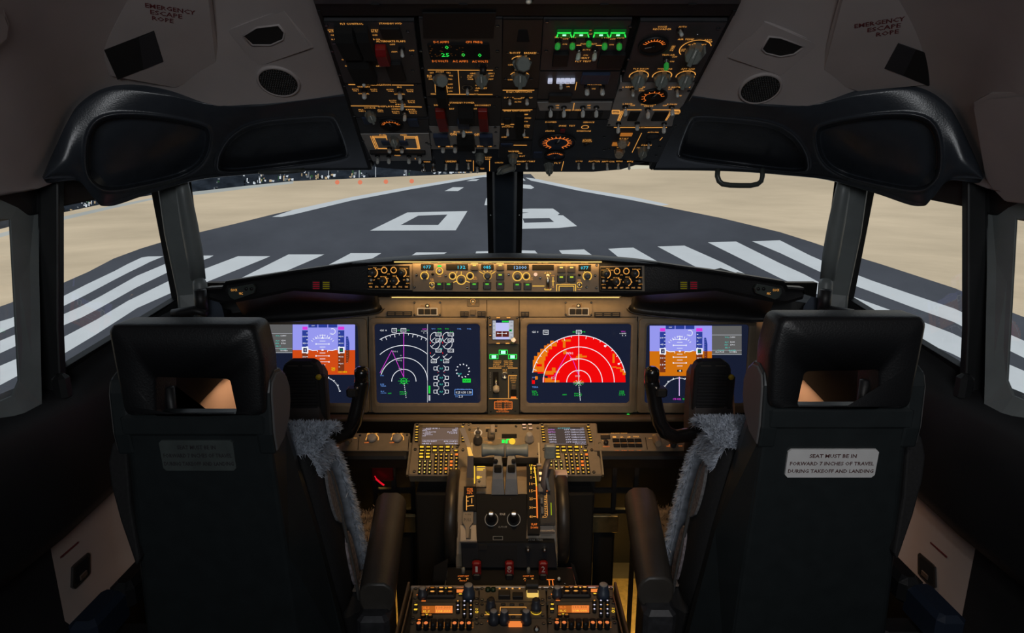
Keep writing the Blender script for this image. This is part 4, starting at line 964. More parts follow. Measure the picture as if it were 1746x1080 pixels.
M.plate([C(1268, 495), C(1412, 495), C(1412, 578), C(1268, 578)], .0002, .003, PANELD); M.ring(*C(1337, 515), 3.6, tp=1.2); M.text('LIGHTS', *C(1340, 552), 5, 1.6); toggle(M, *C(1337, 515), *C(1337, 521), h=.012, cap=False); M.done()
VG = 'small dark vents and lamps along the top of the displays'
for nm, f, x0, y0, x1, y1, lab in (('ventilation_slot', C, 315, 635, 612, 690, 'long dark vent slot above the seam left of the left inner display'), ('ventilation_slot', D, 1105, 645, 1410, 700, 'long dark vent slot above the seam right of the right inner display'),
                               ('ventilation_slot', C, 1185, 635, 1285, 695, 'short dark vent left of the brown square above the left inner display'), ('ventilation_slot', C, 1392, 635, 1490, 695, 'short dark vent right of the brown square above the left inner display'), ('ventilation_slot', D, 232, 640, 328, 695, 'short dark vent above the right inner display near its inner corner'), ('light_sensor', C, 1305, 615, 1370, 680, 'small dark brown square between two short vents')):
    M = Mod(MP, *f((x0 + x1) / 2, (y0 + y1) / 2), nm, lab, 'panel fitting'); M.plate([f(x0, y0), f(x1, y0), f(x1, y1), f(x0, y1)], .0002, .006, PANELD if nm == 'light_sensor' else BLACK)
    if nm != 'light_sensor':
        n_ = 3 if x1 - x0 > 200 else 2
        for k in range(n_):
            a = x0 + (x1 - x0) * (k + .12) / n_; b = x0 + (x1 - x0) * (k + .88) / n_; M.slab(*f(a, y0 + 12), *f(b, y0 + 22), .006, .0075, PANELD); M.slab(*f(a, y1 - 22), *f(b, y1 - 14), .006, .0075, PANELD)
    M.done()

# display units
def display(x0, y0, x1, y1, sx0, sy0, sx1, sy1, label):
    M = Mod(MP, (x0 + x1) / 2, (y0 + y1) / 2, 'display_unit', label, 'display', 'large flat displays of the instrument panel')
    ins = 3
    o = M.quad([(x0 + 1.5, y0 + 1.5), (x1 - 1.5, y0 + 1.5), (x1 - 1.5, y1 - 2), (x0 + 1.5, y1 - 2)])
    r = M.w(sx0, sy0, 6)
    a, b, c, d = M.rect(sx0, sy0, sx1, sy1)
    inner = []
    for cx, cy, s_ in ((c - r, b + r, 270), (c - r, d - r, 0), (a + r, d - r, 90), (a + r, b + r, 180)):
        for k in range(5): t = R_(s_ + 22.5 * k); inner.append((cx + r * math.cos(t), cy + r * math.sin(t)))
    def proj(p):  # the outer edge point beside an inner one
        mx, my = (a + c) / 2, (b + d) / 2; X0, X1 = o[0][0], o[1][0]; Y0, Y1 = o[2][1], o[0][1]
        return (X0 + (p[0] - a) / (c - a) * (X1 - X0), Y0 + (p[1] - b) / (d - b) * (Y1 - Y0))
    out = [proj(p) for p in inner]; sc = [(p[0] + (q[0] - p[0]) * .28, p[1] + (q[1] - p[1]) * .28) for p, q in zip(inner, out)]
    rings = [[(x, y, .0002) for x, y in out], [(x, y, .008) for x, y in out], [(x, y, .009) for x, y in sc], [(x, y, .008) for x, y in inner], [(x, y, .003) for x, y in inner]]
    M.mb.loft(rings, PANEL, False, False)
    M.done('bezel', .0012)
    mb = MB(); mb.flat(inner, .0032, SCRN); M.z = .0034
    return M, mb
def nd_common(M, mb, f, sc, x, y, m=None):
    z = M.z
# left inner: map and engine page
M, mb = display(628, 541, 831, 705, 641, 552, 819, 687, 'left inner display with white range arcs beside small engine dials')
z = M.z
pline(M, mb, [E(1202, 95), E(1202, 648)], .9, DIMW, z)
for r, a0, a1 in ((342, 60.8, 119.8), (255, 49.5, 131.7), (168, 3, 163), (86, 0, 180)): pline(M, mb, arcp(E, 1035, 500, r, a0, a1), 1.05, WHT, z)
for k in range(11):
    a = R_(62 + 56 * k / 10); L = 22 if k % 2 else 12; pline(M, mb, [E(1035 + 340 * math.cos(a), 500 - 340 * math.sin(a)), E(1035 + (340 - L) * math.cos(a), 500 - (340 - L) * math.sin(a))], .8, WHT, z)
pline(M, mb, [E(1034, 152), E(1034, 470)], 1.1, PURP, z + .0002)
pline(M, mb, [E(866, 440), E(950, 280)], .9, PURP, z + .0002); pline(M, mb, [E(950, 280), E(1002, 400), E(1035, 470)], .9, PURP, z + .0002)
for t, x, y, w_, h_, m in (('GS 0', 890, 138, 50, 12, WHT), ('TAS', 968, 136, 20, 9, WHT), ('HDG', 1000, 138, 18, 9, GRP), ('077', 1032, 136, 26, 12, WHT), ('M', 1065, 138, 14, 9, GRP), ('WPT01', 1182, 130, 34, 10, PURP), ('0.0 NM', 1178, 143, 40, 8, WHT), ('1.1', 1188, 156, 26, 8, WHT), ('VOR', 880, 458, 26, 9, LBL), ('DME', 882, 520, 26, 9, LBL), ('TERR', 890, 532, 40, 9, LBL), ('ILS', 884, 570, 24, 9, LBL), ('110.90', 892, 582, 38, 9, LBL), ('ARM', 934, 584, 24, 9, GRP), ('FMC L', 1032, 574, 50, 10, GRP), ('LNAV', 1032, 588, 50, 9, GRP), ('W01', 970, 288, 40, 12, DIMW), ('W02', 1000, 350, 44, 11, DIMW), ('W03', 1010, 408, 24, 9, DIMW), ('D', 882, 425, 18, 10, GRP), ('+', 1014, 316, 14, 12, DIMW)): tx(M, mb, E, t, x, y, w_, h_, 4.157, m, z + .0002)
rline(M, mb, E, 950, 125, 984, 152, .7, WHT, z); rline(M, mb, E, 1014, 125, 1050, 150, .7, WHT, z)
for k in range(8): pline(M, mb, [E(1036 + k * 2, 510 + 14 * k), E(1037 + k * 2, 518 + 14 * k)], .9, WHT, z)
mb.arc(*M.p(*E(1035, 497)), M.w(700, 650, 5), 0, 360, M.w(700, 650, 1), z, GRP, 16)
for a in range(0, 360, 45): pline(M, mb, [E(1035, 497), E(1035 + 42 * math.cos(R_(a)), 497 - 28 * math.sin(R_(a)))], .5, GRP, z + .0001)
for x in (1258, 1345):
    for y, a0, a1 in ((190, 60, 380), (232, 180, 380), (305, 180, 330)):
        pline(M, mb, arcp(E, x - 2, y, 34, a0 + 20, a1, 16, 1.1), .8, WHT, z); rline(M, mb, E, x + 2, y - 34, x + 42, y - 12, .7, WHT, z); tx(M, mb, E, '21.5', x + 22, y - 23, 32, 11, 4.157, WHT, z); pline(M, mb, [E(x - 2, y), E(x - 26, y + 22)], .7, WHT, z)
        pline(M, mb, [E(x - 36, y - 12), E(x - 34, y)], .9, REDP, z)
    rline(M, mb, E, x - 30, 345, x + 8, 368, .7, WHT, z); tx(M, mb, E, '645', x - 10, 357, 26, 10, 4.157, WHT, z)
for y in (408, 474, 520, 572):
    for x, s_ in ((1258, 1), (1340, -1)):
        rline(M, mb, E, x - 11, y - 11, x + 11, y + 11, .8, WHT, z); pline(M, mb, arcp(E, x + s_ * 30, y, 18, 100 if s_ > 0 else -80, 260 if s_ > 0 else 80, 8, 1.2), .7, WHT, z)
    tx(M, mb, E, 'OIL P', 1299, y, 26, 12, 4.157, TEAL, z)
for x, y in ((1300, 205), (1300, 268), (1300, 348)): tx(M, mb, E, 'N', x, y, 12, 12, 4.157, TEAL, z)
for x in (1275, 1323): tx(M, mb, E, '-', x, 434, 8, 12, 4.157, REDP, z)
for t, x, m in (('TAT 15', 1244, LBL), ('CON', 1286, GRP), ('TO', 1340, GRP), ('FUEL', 1428, LBL), ('FUEL', 1498, LBL), ('0.0', 1288, GRP)): tx(M, mb, E, t, x, 128 if t != '0.0' else 148, 28, 9, 4.157, m, z)
tx(M, mb, E, '0.0', 1372, 148, 24, 9, 4.157, GRP, z)
for k in range(12):
    a = R_(20 + 330 * k / 11); pline(M, mb, [E(1452 + 42 * math.cos(a), 424 - 42 * math.sin(a)), E(1452 + 50 * math.cos(a + .12), 424 - 50 * math.sin(a + .12))], 1.6, WHT, z)
tx(M, mb, E, 'FLAP', 1430, 446, 28, 12, 4.157, TEAL, z); rct(M, mb, E, 1450, 480, 1508, 508, GRP, z); tx(M, mb, E, 'REF', 1480, 494, 44, 12, 4.157, SCRN, z + .0002)
rline(M, mb, E, 1396, 556, 1520, 596, .8, LBL, z); tx(M, mb, E, '0.25 0.50 1.50', 1458, 577, 112, 18, 4.157, WHT, z); tx(M, mb, E, 'FUEL KG', 1458, 556, 90, 8, 4.157, LBL, z); tx(M, mb, E, 'TOTAL', 1410, 608, 22, 8, 4.157, LBL, z); tx(M, mb, E, '2.3', 1437, 606, 28, 16, 4.157, WHT, z)
pline(M, mb, [E(1216, 530), E(1216, 585)], 3, GRP, z); pline(M, mb, [E(1216, 597), E(1216, 636)], 3, DIMW, z)
M.part('screen', mb, 'dark blue screen with arcs and engine dials')
# right inner: weather radar
M, mb = display(886, 541, 1088, 705, 898, 552, 1074, 687, 'right inner display with a large red radar half circle')
z = M.z; cx, cy = 606, 443
fill(M, mb, [F(cx + 290, cy)] + arcp(F, cx, cy, 290, 0, 180, 40, 1.01) + [F(380, 443), F(380, 400), F(320, 378)][:0], REDP, z)
rr = random.Random(11)
op = [(322, 305, 392, 378), (330, 280, 400, 308), (350, 258, 412, 282), (368, 236, 418, 260), (392, 215, 440, 238), (410, 205, 470, 220), (388, 372, 450, 395), (440, 352, 462, 380), (395, 415, 440, 443), (430, 430, 486, 443), (508, 190, 524, 228), (500, 178, 556, 190), (815, 265, 828, 322), (812, 345, 840, 352), (838, 350, 868, 358), (862, 360, 880, 378), (878, 375, 896, 398), (600, 268, 626, 290), (626, 278, 656, 288), (510, 245, 530, 268), (430, 185, 452, 205), (452, 195, 480, 212), (455, 372, 486, 384), (590, 280, 612, 300)]
for q in op: rct(M, mb, F, *q, ORP, z + .0002)
rct(M, mb, F, 470, 196, 500, 222, REDP, z + .0003); rct(M, mb, F, 345, 330, 378, 345, REDP, z + .0003)
for q in ((318, 380, 352, 445), (352, 388, 382, 445), (382, 388, 398, 412), (398, 402, 414, 416)): rct(M, mb, F, *q, SCRN, z + .0004)
for r, a0, a1 in ((292, 12, 168), (220, 0, 180), (146, 0, 180), (75, 0, 180)): pline(M, mb, arcp(F, cx, cy, r, a0, a1, 36), 1.2, WHT, z + .0006)
for k in range(17):
    a = R_(16 + 148 * k / 16); L = 18 if k % 3 == 1 else 9; pline(M, mb, [F(cx + 290 * math.cos(a), cy - 290 * math.sin(a)), F(cx + (290 - L) * math.cos(a), cy - (290 - L) * math.sin(a))], .9, WHT, z + .0006)
for x, y in ((768, 218), (853, 328)): rct(M, mb, F, x - 6, y - 5, x + 6, y + 5, WHT, z + .0006)
pline(M, mb, [F(606, 132), F(606, 443)], 1.0, WHT, z + .0006); pline(M, mb, [F(452, 410), F(535, 262)], .9, PURP, z + .0006); pline(M, mb, [F(540, 262), F(572, 310), F(606, 400)], .9, PURP, z + .0006)
for t, x, y, w_, h_, m in (('GS 0', 336, 130, 40, 12, WHT), ('TAS', 402, 132, 26, 12, WHT), ('HDG', 577, 130, 18, 10, GRP), ('077', 606, 130, 26, 12, WHT), ('M', 636, 130, 18, 10, GRP), ('W01', 880, 128, 26, 9, PURP), ('0.0NM', 878, 140, 40, 9, WHT), ('1.1', 886, 152, 22, 8, WHT), ('VOR', 328, 412, 22, 9, LBL), ('TERR', 336, 472, 38, 10, LBL), ('WXR', 330, 498, 30, 9, GRP), ('TILT', 334, 509, 34, 9, GRP), ('+0.4', 336, 520, 36, 9, GRP), ('ARM', 517, 519, 26, 8, GRP), ('FMC L', 602, 512, 46, 9, GRP), ('LNAV', 602, 524, 46, 9, GRP), ('VOR', 872, 498, 30, 9, GRP), ('DME', 872, 509, 30, 9, GRP), ('110.9', 874, 520, 36, 9, GRP), ('W01', 548, 262, 42, 16, WHT), ('W02', 572, 298, 40, 14, WHT), ('W03', 598, 372, 26, 12, DIMW), ('W04', 598, 404, 30, 12, DIMW), ('D', 452, 415, 30, 14, DIMW)): tx(M, mb, F, t, x, y, w_, h_, 3.6375, m, z + .0008)
rline(M, mb, F, 386, 120, 418, 146, .7, WHT, z); rline(M, mb, F, 590, 120, 622, 142, .7, WHT, z + .0007)
rct(M, mb, F, 316, 430, 334, 452, REDP, z + .0006); rct(M, mb, F, 336, 405, 352, 425, ORP, z + .0006)
for a in range(0, 360, 30): pline(M, mb, [F(604, 446), F(604 + 34 * math.cos(R_(a)), 446 - 20 * math.sin(R_(a)))], .5, GRP if a % 60 else WHT, z + .0009)
for k in range(9): pline(M, mb, [F(607 + k, 460 + 11 * k), F(608 + k, 467 + 11 * k)], 1.0, WHT, z + .0006)
M.part('screen', mb, 'dark blue screen with a red radar picture')
# outer displays: attitude page, page of text, compass rose
def pfd(M, mb, f, sc, x0, xh, x1, top, hor, bot, tapeL, cxx, tapeR, GR, textx, cmp_, s):
    z = M.z
    rct(M, mb, f, x0, top, x1, hor, SKYB, z); rct(M, mb, f, x0, hor, x1, bot, GR, z)
    rct(M, mb, f, tapeL - 20 * s, top + 44 * s, tapeL + 20 * s, hor, TAPE, z + .0003); rct(M, mb, f, tapeL - 20 * s, hor, tapeL + 20 * s, bot - 26 * s, TAPEB, z + .0003)
    rct(M, mb, f, tapeR - 22 * s, top + 44 * s, tapeR + 22 * s, hor, TAPE, z + .0003); rct(M, mb, f, tapeR - 22 * s, hor, tapeR + 22 * s, bot - 26 * s, TAPEB, z + .0003)
    rct(M, mb, f, tapeL - 18 * s, top + 18 * s, tapeL + 18 * s, top + 40 * s, PURP, z + .0003); rct(M, mb, f, tapeR - 22 * s, top + 18 * s, tapeR + 22 * s, top + 40 * s, PURP, z + .0003)
    for k in range(3): rct(M, mb, f, cxx + (-100 + 70 * k) * s, top, cxx + (-36 + 70 * k) * s, top + 24 * s, TAPE, z + .0003)
    tx(M, mb, f, 'LNAV', cxx - 66 * s, top + 11 * s, 22 * s, 8 * s, sc, WHT, z + .0005)
    pline(M, mb, arcp(f, cxx, hor - 10 * s, 90 * s, 38, 142, 20), .0001, WHT, z + .0003)
    for a in range(35, 150, 11): pline(M, mb, [f(cxx + 84 * s * math.cos(R_(a)), hor - 12 * s - 84 * s * math.sin(R_(a))), f(cxx + 98 * s * math.cos(R_(a)), hor - 12 * s - 98 * s * math.sin(R_(a)))], .9, WHT, z + .0004)
    fill(M, mb, [f(cxx, hor - 100 * s), f(cxx - 9 * s, hor - 80 * s), f(cxx + 9 * s, hor - 80 * s)], WHT, z + .0004)
    for k in range(-5, 6):
        if k == 0: continue
        L = (46 if k % 2 == 0 else 20) * s; y = hor + k * 21 * s; pline(M, mb, [f(cxx - L, y), f(cxx + L, y)], .9, WHT, z + .0004)
        if k % 2 == 0:
            for q in (-1, 1): rct(M, mb, f, cxx + q * L - 4 * s, y - 5 * s, cxx + q * L + 4 * s, y + 5 * s, WHT, z + .0004)
    pline(M, mb, [f(cxx - 100 * s, hor - 6 * s), f(cxx - 70 * s, hor + 4 * s), f(cxx - 36 * s, hor + 2 * s), f(cxx - 36 * s, hor + 14 * s)], 1.3, WHT, z + .0004); pline(M, mb, [f(cxx + 100 * s, hor - 6 * s), f(cxx + 70 * s, hor + 4 * s), f(cxx + 36 * s, hor + 2 * s), f(cxx + 36 * s, hor + 14 * s)], 1.3, WHT, z + .0004)
    rct(M, mb, f, cxx - 7 * s, hor - 6 * s, cxx + 7 * s, hor + 6 * s, WHT, z + .0005)
    for tp in (tapeL, tapeR):
        for k in range(-6, 6):
            y = hor + k * 24 * s
            if top + 46 * s < y < bot - 30 * s and k: pline(M, mb, [f(tp - 18 * s if tp == tapeR else tp + 10 * s, y), f(tp - 8 * s if tp == tapeR else tp + 20 * s, y)], .9, WHT, z + .0005)
            if k in (-4, -2, 2, 4): tx(M, mb, f, {-4: '60', -2: '45', 2: '30', 4: '15'}[k] if tp == tapeL else {-4: '200', -2: '100', 2: '100', 4: '200'}[k], tp + (4 if tp == tapeR else -6) * s, y, 24 * s, 11 * s, sc, WHT, z + .0005)
        rct(M, mb, f, tp - 22 * s, hor - 22 * s, tp + 24 * s, hor + 22 * s, WHT, z + .0006); rct(M, mb, f, tp - 12 * s, hor - 15 * s, tp + 14 * s, hor + 15 * s, BOX, z + .0008)
    tx(M, mb, f, '0', tapeL + 2, hor, 9 * s, 18 * s, sc, WHT, z + .001); tx(M, mb, f, '120', tapeR, hor, 18 * s, 14 * s, sc, GRP, z + .001)
    fill(M, mb, [f(tapeR + 34 * s, hor - 96 * s), f(tapeR + 48 * s, hor - 96 * s), f(tapeR + 58 * s, hor - 50 * s), f(tapeR + 58 * s, hor), f(tapeR + 34 * s, hor)], TAPE, z + .0003); fill(M, mb, [f(tapeR + 34 * s, hor), f(tapeR + 58 * s, hor), f(tapeR + 58 * s, hor + 50 * s), f(tapeR + 48 * s, hor + 90 * s), f(tapeR + 34 * s, hor + 90 * s)], TAPEB, z + .0003)
    for k in range(-5, 6): tx(M, mb, f, '.', tapeR + 42 * s, hor + k * 17 * s, 6 * s, 8 * s, sc, WHT, z + .0006)
    mb_ = arcp(f, cxx + 70 * s, top + 52 * s, 20 * s, -120, 120, 14); pline(M, mb, mb_, 1.0, WHT, z + .0005); tx(M, mb, f, '20', cxx + 60 * s, top + 66 * s, 20 * s, 11 * s, sc, WHT, z + .0005)
    rct(M, mb, f, cxx - 18 * s, bot - 44 * s, cxx + 18 * s, bot - 28 * s, BLACK, z + .0004); fill(M, mb, [f(cxx - 9 * s, bot - 36 * s), f(cxx + 8 * s, bot - 43 * s), f(cxx + 8 * s, bot - 29 * s)], WHT, z + .0006)
    tx(M, mb, f, 'TERR', cxx + 76 * s, bot - 46 * s, 28 * s, 11 * s, sc, YEL, z + .0005); tx(M, mb, f, 'TEST', cxx + 76 * s, bot - 32 * s, 28 * s, 11 * s, sc, YEL, z + .0005)
    tx(M, mb, f, '1013 HPA', tapeR + 10 * s, bot - 20 * s, 62 * s, 13 * s, sc, YEL if GR is GRDR else GRP, z + .0005)
    # text page
    tx0, tx1, tb = textx
    rct(M, mb, f, tx0, top + 1, tx1, tb, GREYP, z); pline(M, mb, [f(tx0, top + 66 * s), f(tx1, top + 66 * s)], .8, DIMW, z + .0003); pline(M, mb, [f(tx0, tb - 30 * s), f(tx1, tb - 30 * s)], .6, DIMW, z + .0003); pline(M, mb, [f(tx0, tb), f(tx1, tb)], .8, DIMW, z + .0003)
    m0 = (tx0 + tx1) / 2
    for t, dx, y, w_, m in (('VOL', 0, 82, 30, TEAL), ('COMM P', 40, 82, 40, WHT), ('FLT', 0, 118, 26, TEAL), ('1234', 40, 116, 30, WHT), ('XPDR', -4, 136, 26, TEAL), ('5701', 40, 136, 30, WHT), ('SEL P', 4, 156, 36, TEAL), ('UTC DATE', -44, 176, 50, TEAL), ('ELAPSED', 40, 176, 50, TEAL), ('12:17:04', -50, 187, 60, WHT), ('00 MIN', 44, 187, 50, WHT)): tx(M, mb, f, t, m0 + dx * s, top + y * s, w_ * s, 10 * s, sc, m, z + .0004)
    # compass rose
    ccx, ccy, rr_ = cmp_
    for k in range(33):
        a = R_(10 + 160 * k / 32); L = (12 if k % 4 == 0 else 7) * s; pline(M, mb, [f(ccx + rr_ * math.cos(a), ccy - rr_ * math.sin(a)), f(ccx + (rr_ + L) * math.cos(a), ccy - (rr_ + L) * math.sin(a))], 1.2 if k % 4 else 1.6, WHT, z)
    pline(M, mb, [f(ccx, ccy - rr_ - 8 * s), f(ccx, ccy + 8 * s)], 1.4, glow('pale violet pixels', (225, 190, 245)), z + .0003); fill(M, mb, [f(ccx, ccy - rr_ - 14 * s), f(ccx - 8 * s, ccy - rr_ - 2 * s), f(ccx + 8 * s, ccy - rr_ - 2 * s)], glow('pale violet pixels', (225, 190, 245)), z + .0004)
    for t, dx, m in (('077', -36, PURP), ('H', -18, PURP), ('SEL', 4, PURP), ('MAG', 34, GRP)): tx(M, mb, f, t, ccx + dx * s, ccy + 30 * s, 20 * s, 12 * s, sc, m, z + .0003)
M, mb = display(1088, 541, 1290, 705, 1100, 553, 1272, 687, 'right outer display with an orange and lavender attitude page')
pfd(M, mb, F, 3.6375, 1045, 0, 1430, 92, 250, 403, 1125, 1231, 1352, GRDO, (1430, 1614, 270), (1228, 520, 100), .87)
M.part('screen', mb, 'screen with orange and lavender attitude page')
M, mb = display(424, 541, 627, 705, 437, 553, 613, 687, 'left outer display partly behind the headrest, with red orange and lavender page')
pfd(M, mb, E, 4.157, 248, 0, 690, 94, 277, 452, 336, 460, 592, GRDR, (40, 246, 296), (460, 590, 118), 1.0)
M.part('screen', mb, 'screen with red orange and lavender attitude page')

# standby display and landing gear panel between the inner displays
G_ = lambda x, y: (820 + x / 5.69, 530 + y / 5.69)
M = Mod(MP, 858, 562, 'standby_display', 'small square standby display lit pale lavender between the two map displays', 'display')
M.plate([G_(80, 52), G_(350, 52), G_(362, 75), G_(362, 318), G_(75, 318), G_(68, 75)], .0002, .010, PANELD)
mb = MB(); fl = lambda x0, y0, x1, y1, m, dz: rct(M, mb, G_, x0, y0, x1, y1, m, M.z + dz)
fl(110, 82, 318, 278, SCRN, .0006); fl(115, 90, 145, 272, DIMW, .001); fl(272, 90, 316, 272, DIMW, .001); fl(145, 112, 272, 192, glow('pale lavender pixels', (190, 192, 240)), .001); fl(145, 192, 272, 248, glow('maroon pixels', (90, 34, 28)), .001); fl(145, 248, 272, 272, glow('pale lavender pixels', (190, 192, 240)), .001); fl(150, 90, 270, 110, BOX, .001); fl(205, 93, 270, 107, GRP, .0013)
for a, b in ((165, 214), (246, 214)): fl(a - 6, b - 6, a + 6, b + 6, WHT, .0014)
pline(M, mb, [G_(165, 214), G_(246, 214)], .8, WHT, M.z + .0014); pline(M, mb, [G_(206, 196), G_(206, 244)], .8, WHT, M.z + .0014); fl(272, 176, 300, 194, GRP, .0014); fl(278, 180, 296, 190, BOX, .0016)
for k in range(5): tx(M, mb, G_, '20', 128, 105 + 36 * k, 18, 12, 5.69, BOX, M.z + .0014); tx(M, mb, G_, '40', 296, 105 + 36 * k, 22, 12, 5.69, BOX, M.z + .0014)
M.part('screen', mb, 'pale lavender square screen')
for x0, x1, y in ((150, 188, 62), (248, 288, 62), (150, 186, 308), (238, 280, 308)): button(M, *G_(x0, y - 7), *G_(x1, y + 7), .003, PANELD, (.9, .7, 0.0), AMB)
for y in (132, 232): button(M, *G_(82, y - 16), *G_(102, y + 16), .003, BLACK, (.8, .3, 0.0), AMB)
knob(M, *G_(316, 285), *G_(316, 285), h=.012, r=.0085, m=METAL, ptr=False, name='brightness_knob')
M.screws([G_(85, 60), G_(352, 62)]); M.done()
M = Mod(MP, 858, 645, 'landing_gear_panel', 'narrow centre panel with three green lights, a gear lever and amber placards', 'panel')
M.plate([G_(66, 322), (885, 587), (885, 709), G_(66, 1008)], .0002, .006, mat('dark green grey plate', (.05, .052, .042), .5, noise=.1, nscale=40))
for x, y in ((217, 398), (127, 441), (307, 441)):
    mb = MB(); M.slab(*G_(x - 42, y - 22), *G_(x + 42, y + 22), .0055, .009, GRN, mb); M.slab(*G_(x - 36, y - 17), *G_(x + 36, y + 17), .0088, .0094, DARK, mb); M.slab(*G_(x - 22, y - 15), *G_(x + 22, y + 15), .0093, .010, glow('bright green lamp', (150, 255, 190), 1), mb); M.part('green_light', mb, 'lit green light')
for t, x, y, w_, h_ in (('LANDING', 160, 484, 76, 10), ('GEAR LIMIT', 262, 484, 84, 10), ('OPERATE', 158, 500, 74, 10), ('270K-.82M', 268, 500, 86, 10), ('EXTEND', 152, 516, 64, 10), ('320K-.82M', 266, 516, 84, 10), ('RETRACT 235K', 215, 534, 190, 10), ('ALT', 232, 566, 46, 9), ('GEAR', 232, 580, 46, 9), ('BRAKE', 315, 640, 58, 10), ('PRESS', 315, 656, 60, 10), ('ANTISKID', 315, 674, 54, 10), ('OFF', 315, 692, 40, 9), ('FLAPS LIMIT', 214, 868, 110, 11), ('1-250K', 172, 888, 66, 10), ('15-200K', 262, 888, 70, 10), ('2-250K', 172, 905, 66, 10), ('25-190K', 262, 905, 70, 10), ('5-250K', 172, 922, 66, 10), ('30-175K', 262, 922, 70, 10), ('10-210K', 172, 939, 66, 10), ('40-162K', 262, 939, 70, 10), ('230K ALT', 214, 957, 90, 11), ('FLAP EXTEND', 214, 974, 122, 11)): M.text(t, *G_(x, y), w_ / 5.69, h_ / 5.69, ORG if y > 860 else AMB)
M.box_outline(*G_(132, 878), *G_(302, 948), .8, ORG)
for q in ((76, 552, 200, 552), (262, 552, 355, 552), (80, 848, 355, 848), (268, 624, 268, 842), (268, 624, 350, 624)): M.line(*G_(q[0], q[1]), *G_(q[2], q[3]), 1.0)
mb = MB(); M.slab(*G_(118, 590), *G_(172, 800), .0045, .0066, MATTE, mb); M.part('lever_slot', mb)
mb = MB(); b = Vector((*M.p(*G_(146, 640)), .006)); t = tilt_hit(M, *G_(150, 790), .045); mb.tube([b, b.lerp(t, .6)], .0035, SILVER, 8); mb.lathe(b.lerp(t, .6), [(.004, 0), (.0085, .004), (.0085, .015), (.006, .019)], mat('ivory lever grip', (.5, .45, .36), .4), 14, (t - b)); M.part('gear_lever', mb, 'ivory topped gear lever')
mb = MB(); x, y = M.p(*G_(232, 620)); mb.lathe((x, y, .006), [(.0095, 0), (.0095, .006), (.007, .007), (.006, .004)], METAL, 18); M.part('lock_ring', mb)
button(M, *G_(296, 712), *G_(340, 756), .006, PANELD); annun(M, *G_(288, 765), *G_(346, 820), MATTE); annun(M, *G_(290, 828), *G_(342, 842), ORG, 'amber_light')
mb = MB(); M.text('LANDING GEAR', *G_(92, 680), 32, 2.6, mat('grey lettering', (.3, .3, .27), .5), mb=M.mb, rot=90)
M.screws([G_(95, 968), G_(335, 965), G_(310, 588)], .0025); M.done()

# ledge under the displays with its rolled front edge
mb = MB(); Lc = [P(x, 714.5, 1.638) for x in (425, 873, 1300)]
mb.loft([[Vector((x, Lc[1].y + a, Lc[1].z + b)) for a, b in ((.012, .004), (-.004, .004), (-.008, .002), (-.009, -.002), (-.007, -.006), (.003, -.009), (.02, -.010), (.02, .004))] for x in (-.70, .68)], mat('dark brown ledge paint', (.15, .115, .075), .28))
tag(mb.build('panel_ledge'), 'rounded brown ledge running under the large displays with an amber sheen', 'ledge')
M = Mod(MP, 1071, 707, 'indicator_lamp', 'tiny green lit lamp on the ledge right of the radar display', 'lamp'); M.mb.lathe((0, 0, 0), [(.004, -.002), (.004, .012), (.002, .014)], GRN, 10, sq=.5); M.done('lamp')
# ------------------------------------------------------------------ glareshield with its padded brow, and the autopilot panels set in it
cr_px = [(352, 489, 1.47), (380, 487.5, 1.48), (386, 478, 1.48), (430, 471, 1.49), (500, 460, 1.50), (560, 452, 1.505), (600, 446, 1.505), (640, 440.5, 1.505), (700, 436, 1.505), (760, 433.5, 1.505), (861, 432, 1.505)]
lp_px = [(352, 508, 1.47), (380, 516, 1.48), (388, 516, 1.48), (437, 507, 1.49), (500, 494, 1.495), (560, 497.5, 1.50), (600, 500, 1.505), (640, 503, 1.505), (700, 503.5, 1.505), (760, 504, 1.505), (861, 504, 1.505)]
mir = lambda L: L + [(1722 - a, b, c) for a, b, c in L[-2::-1]]
rings = []
for a, b in zip(mir(cr_px), mir(lp_px)):
    c, l = P(*a), P(*b); mid = 628 < a[0] < 1094; ov = -.035 if mid else -.006
    rings.append([c + Vector((0, .46, -.085)), c + Vector((0, .12, -.022)), c + Vector((0, .02, -.002)), c + Vector((0, ov * .6, -.002)), c + Vector((0, ov, -.006)), c + Vector((0, ov + .004, -.012)), c + Vector((0, .006, -.014)),
                  l + Vector((0, .006, .012)), l + Vector((0, .0, .004)), l + Vector((0, .004, -.004)), l + Vector((0, .03, -.006)), l + Vector((0, .08, -.0)), l + Vector((0, .44, -.01))])
mb = MB(); mb.loft(rings, LEATHER, False)
gs = smooth_angle(mb.build('glareshield'), 35)
tag(gs, 'long black leather glareshield across the cockpit under the windshield', 'glareshield')
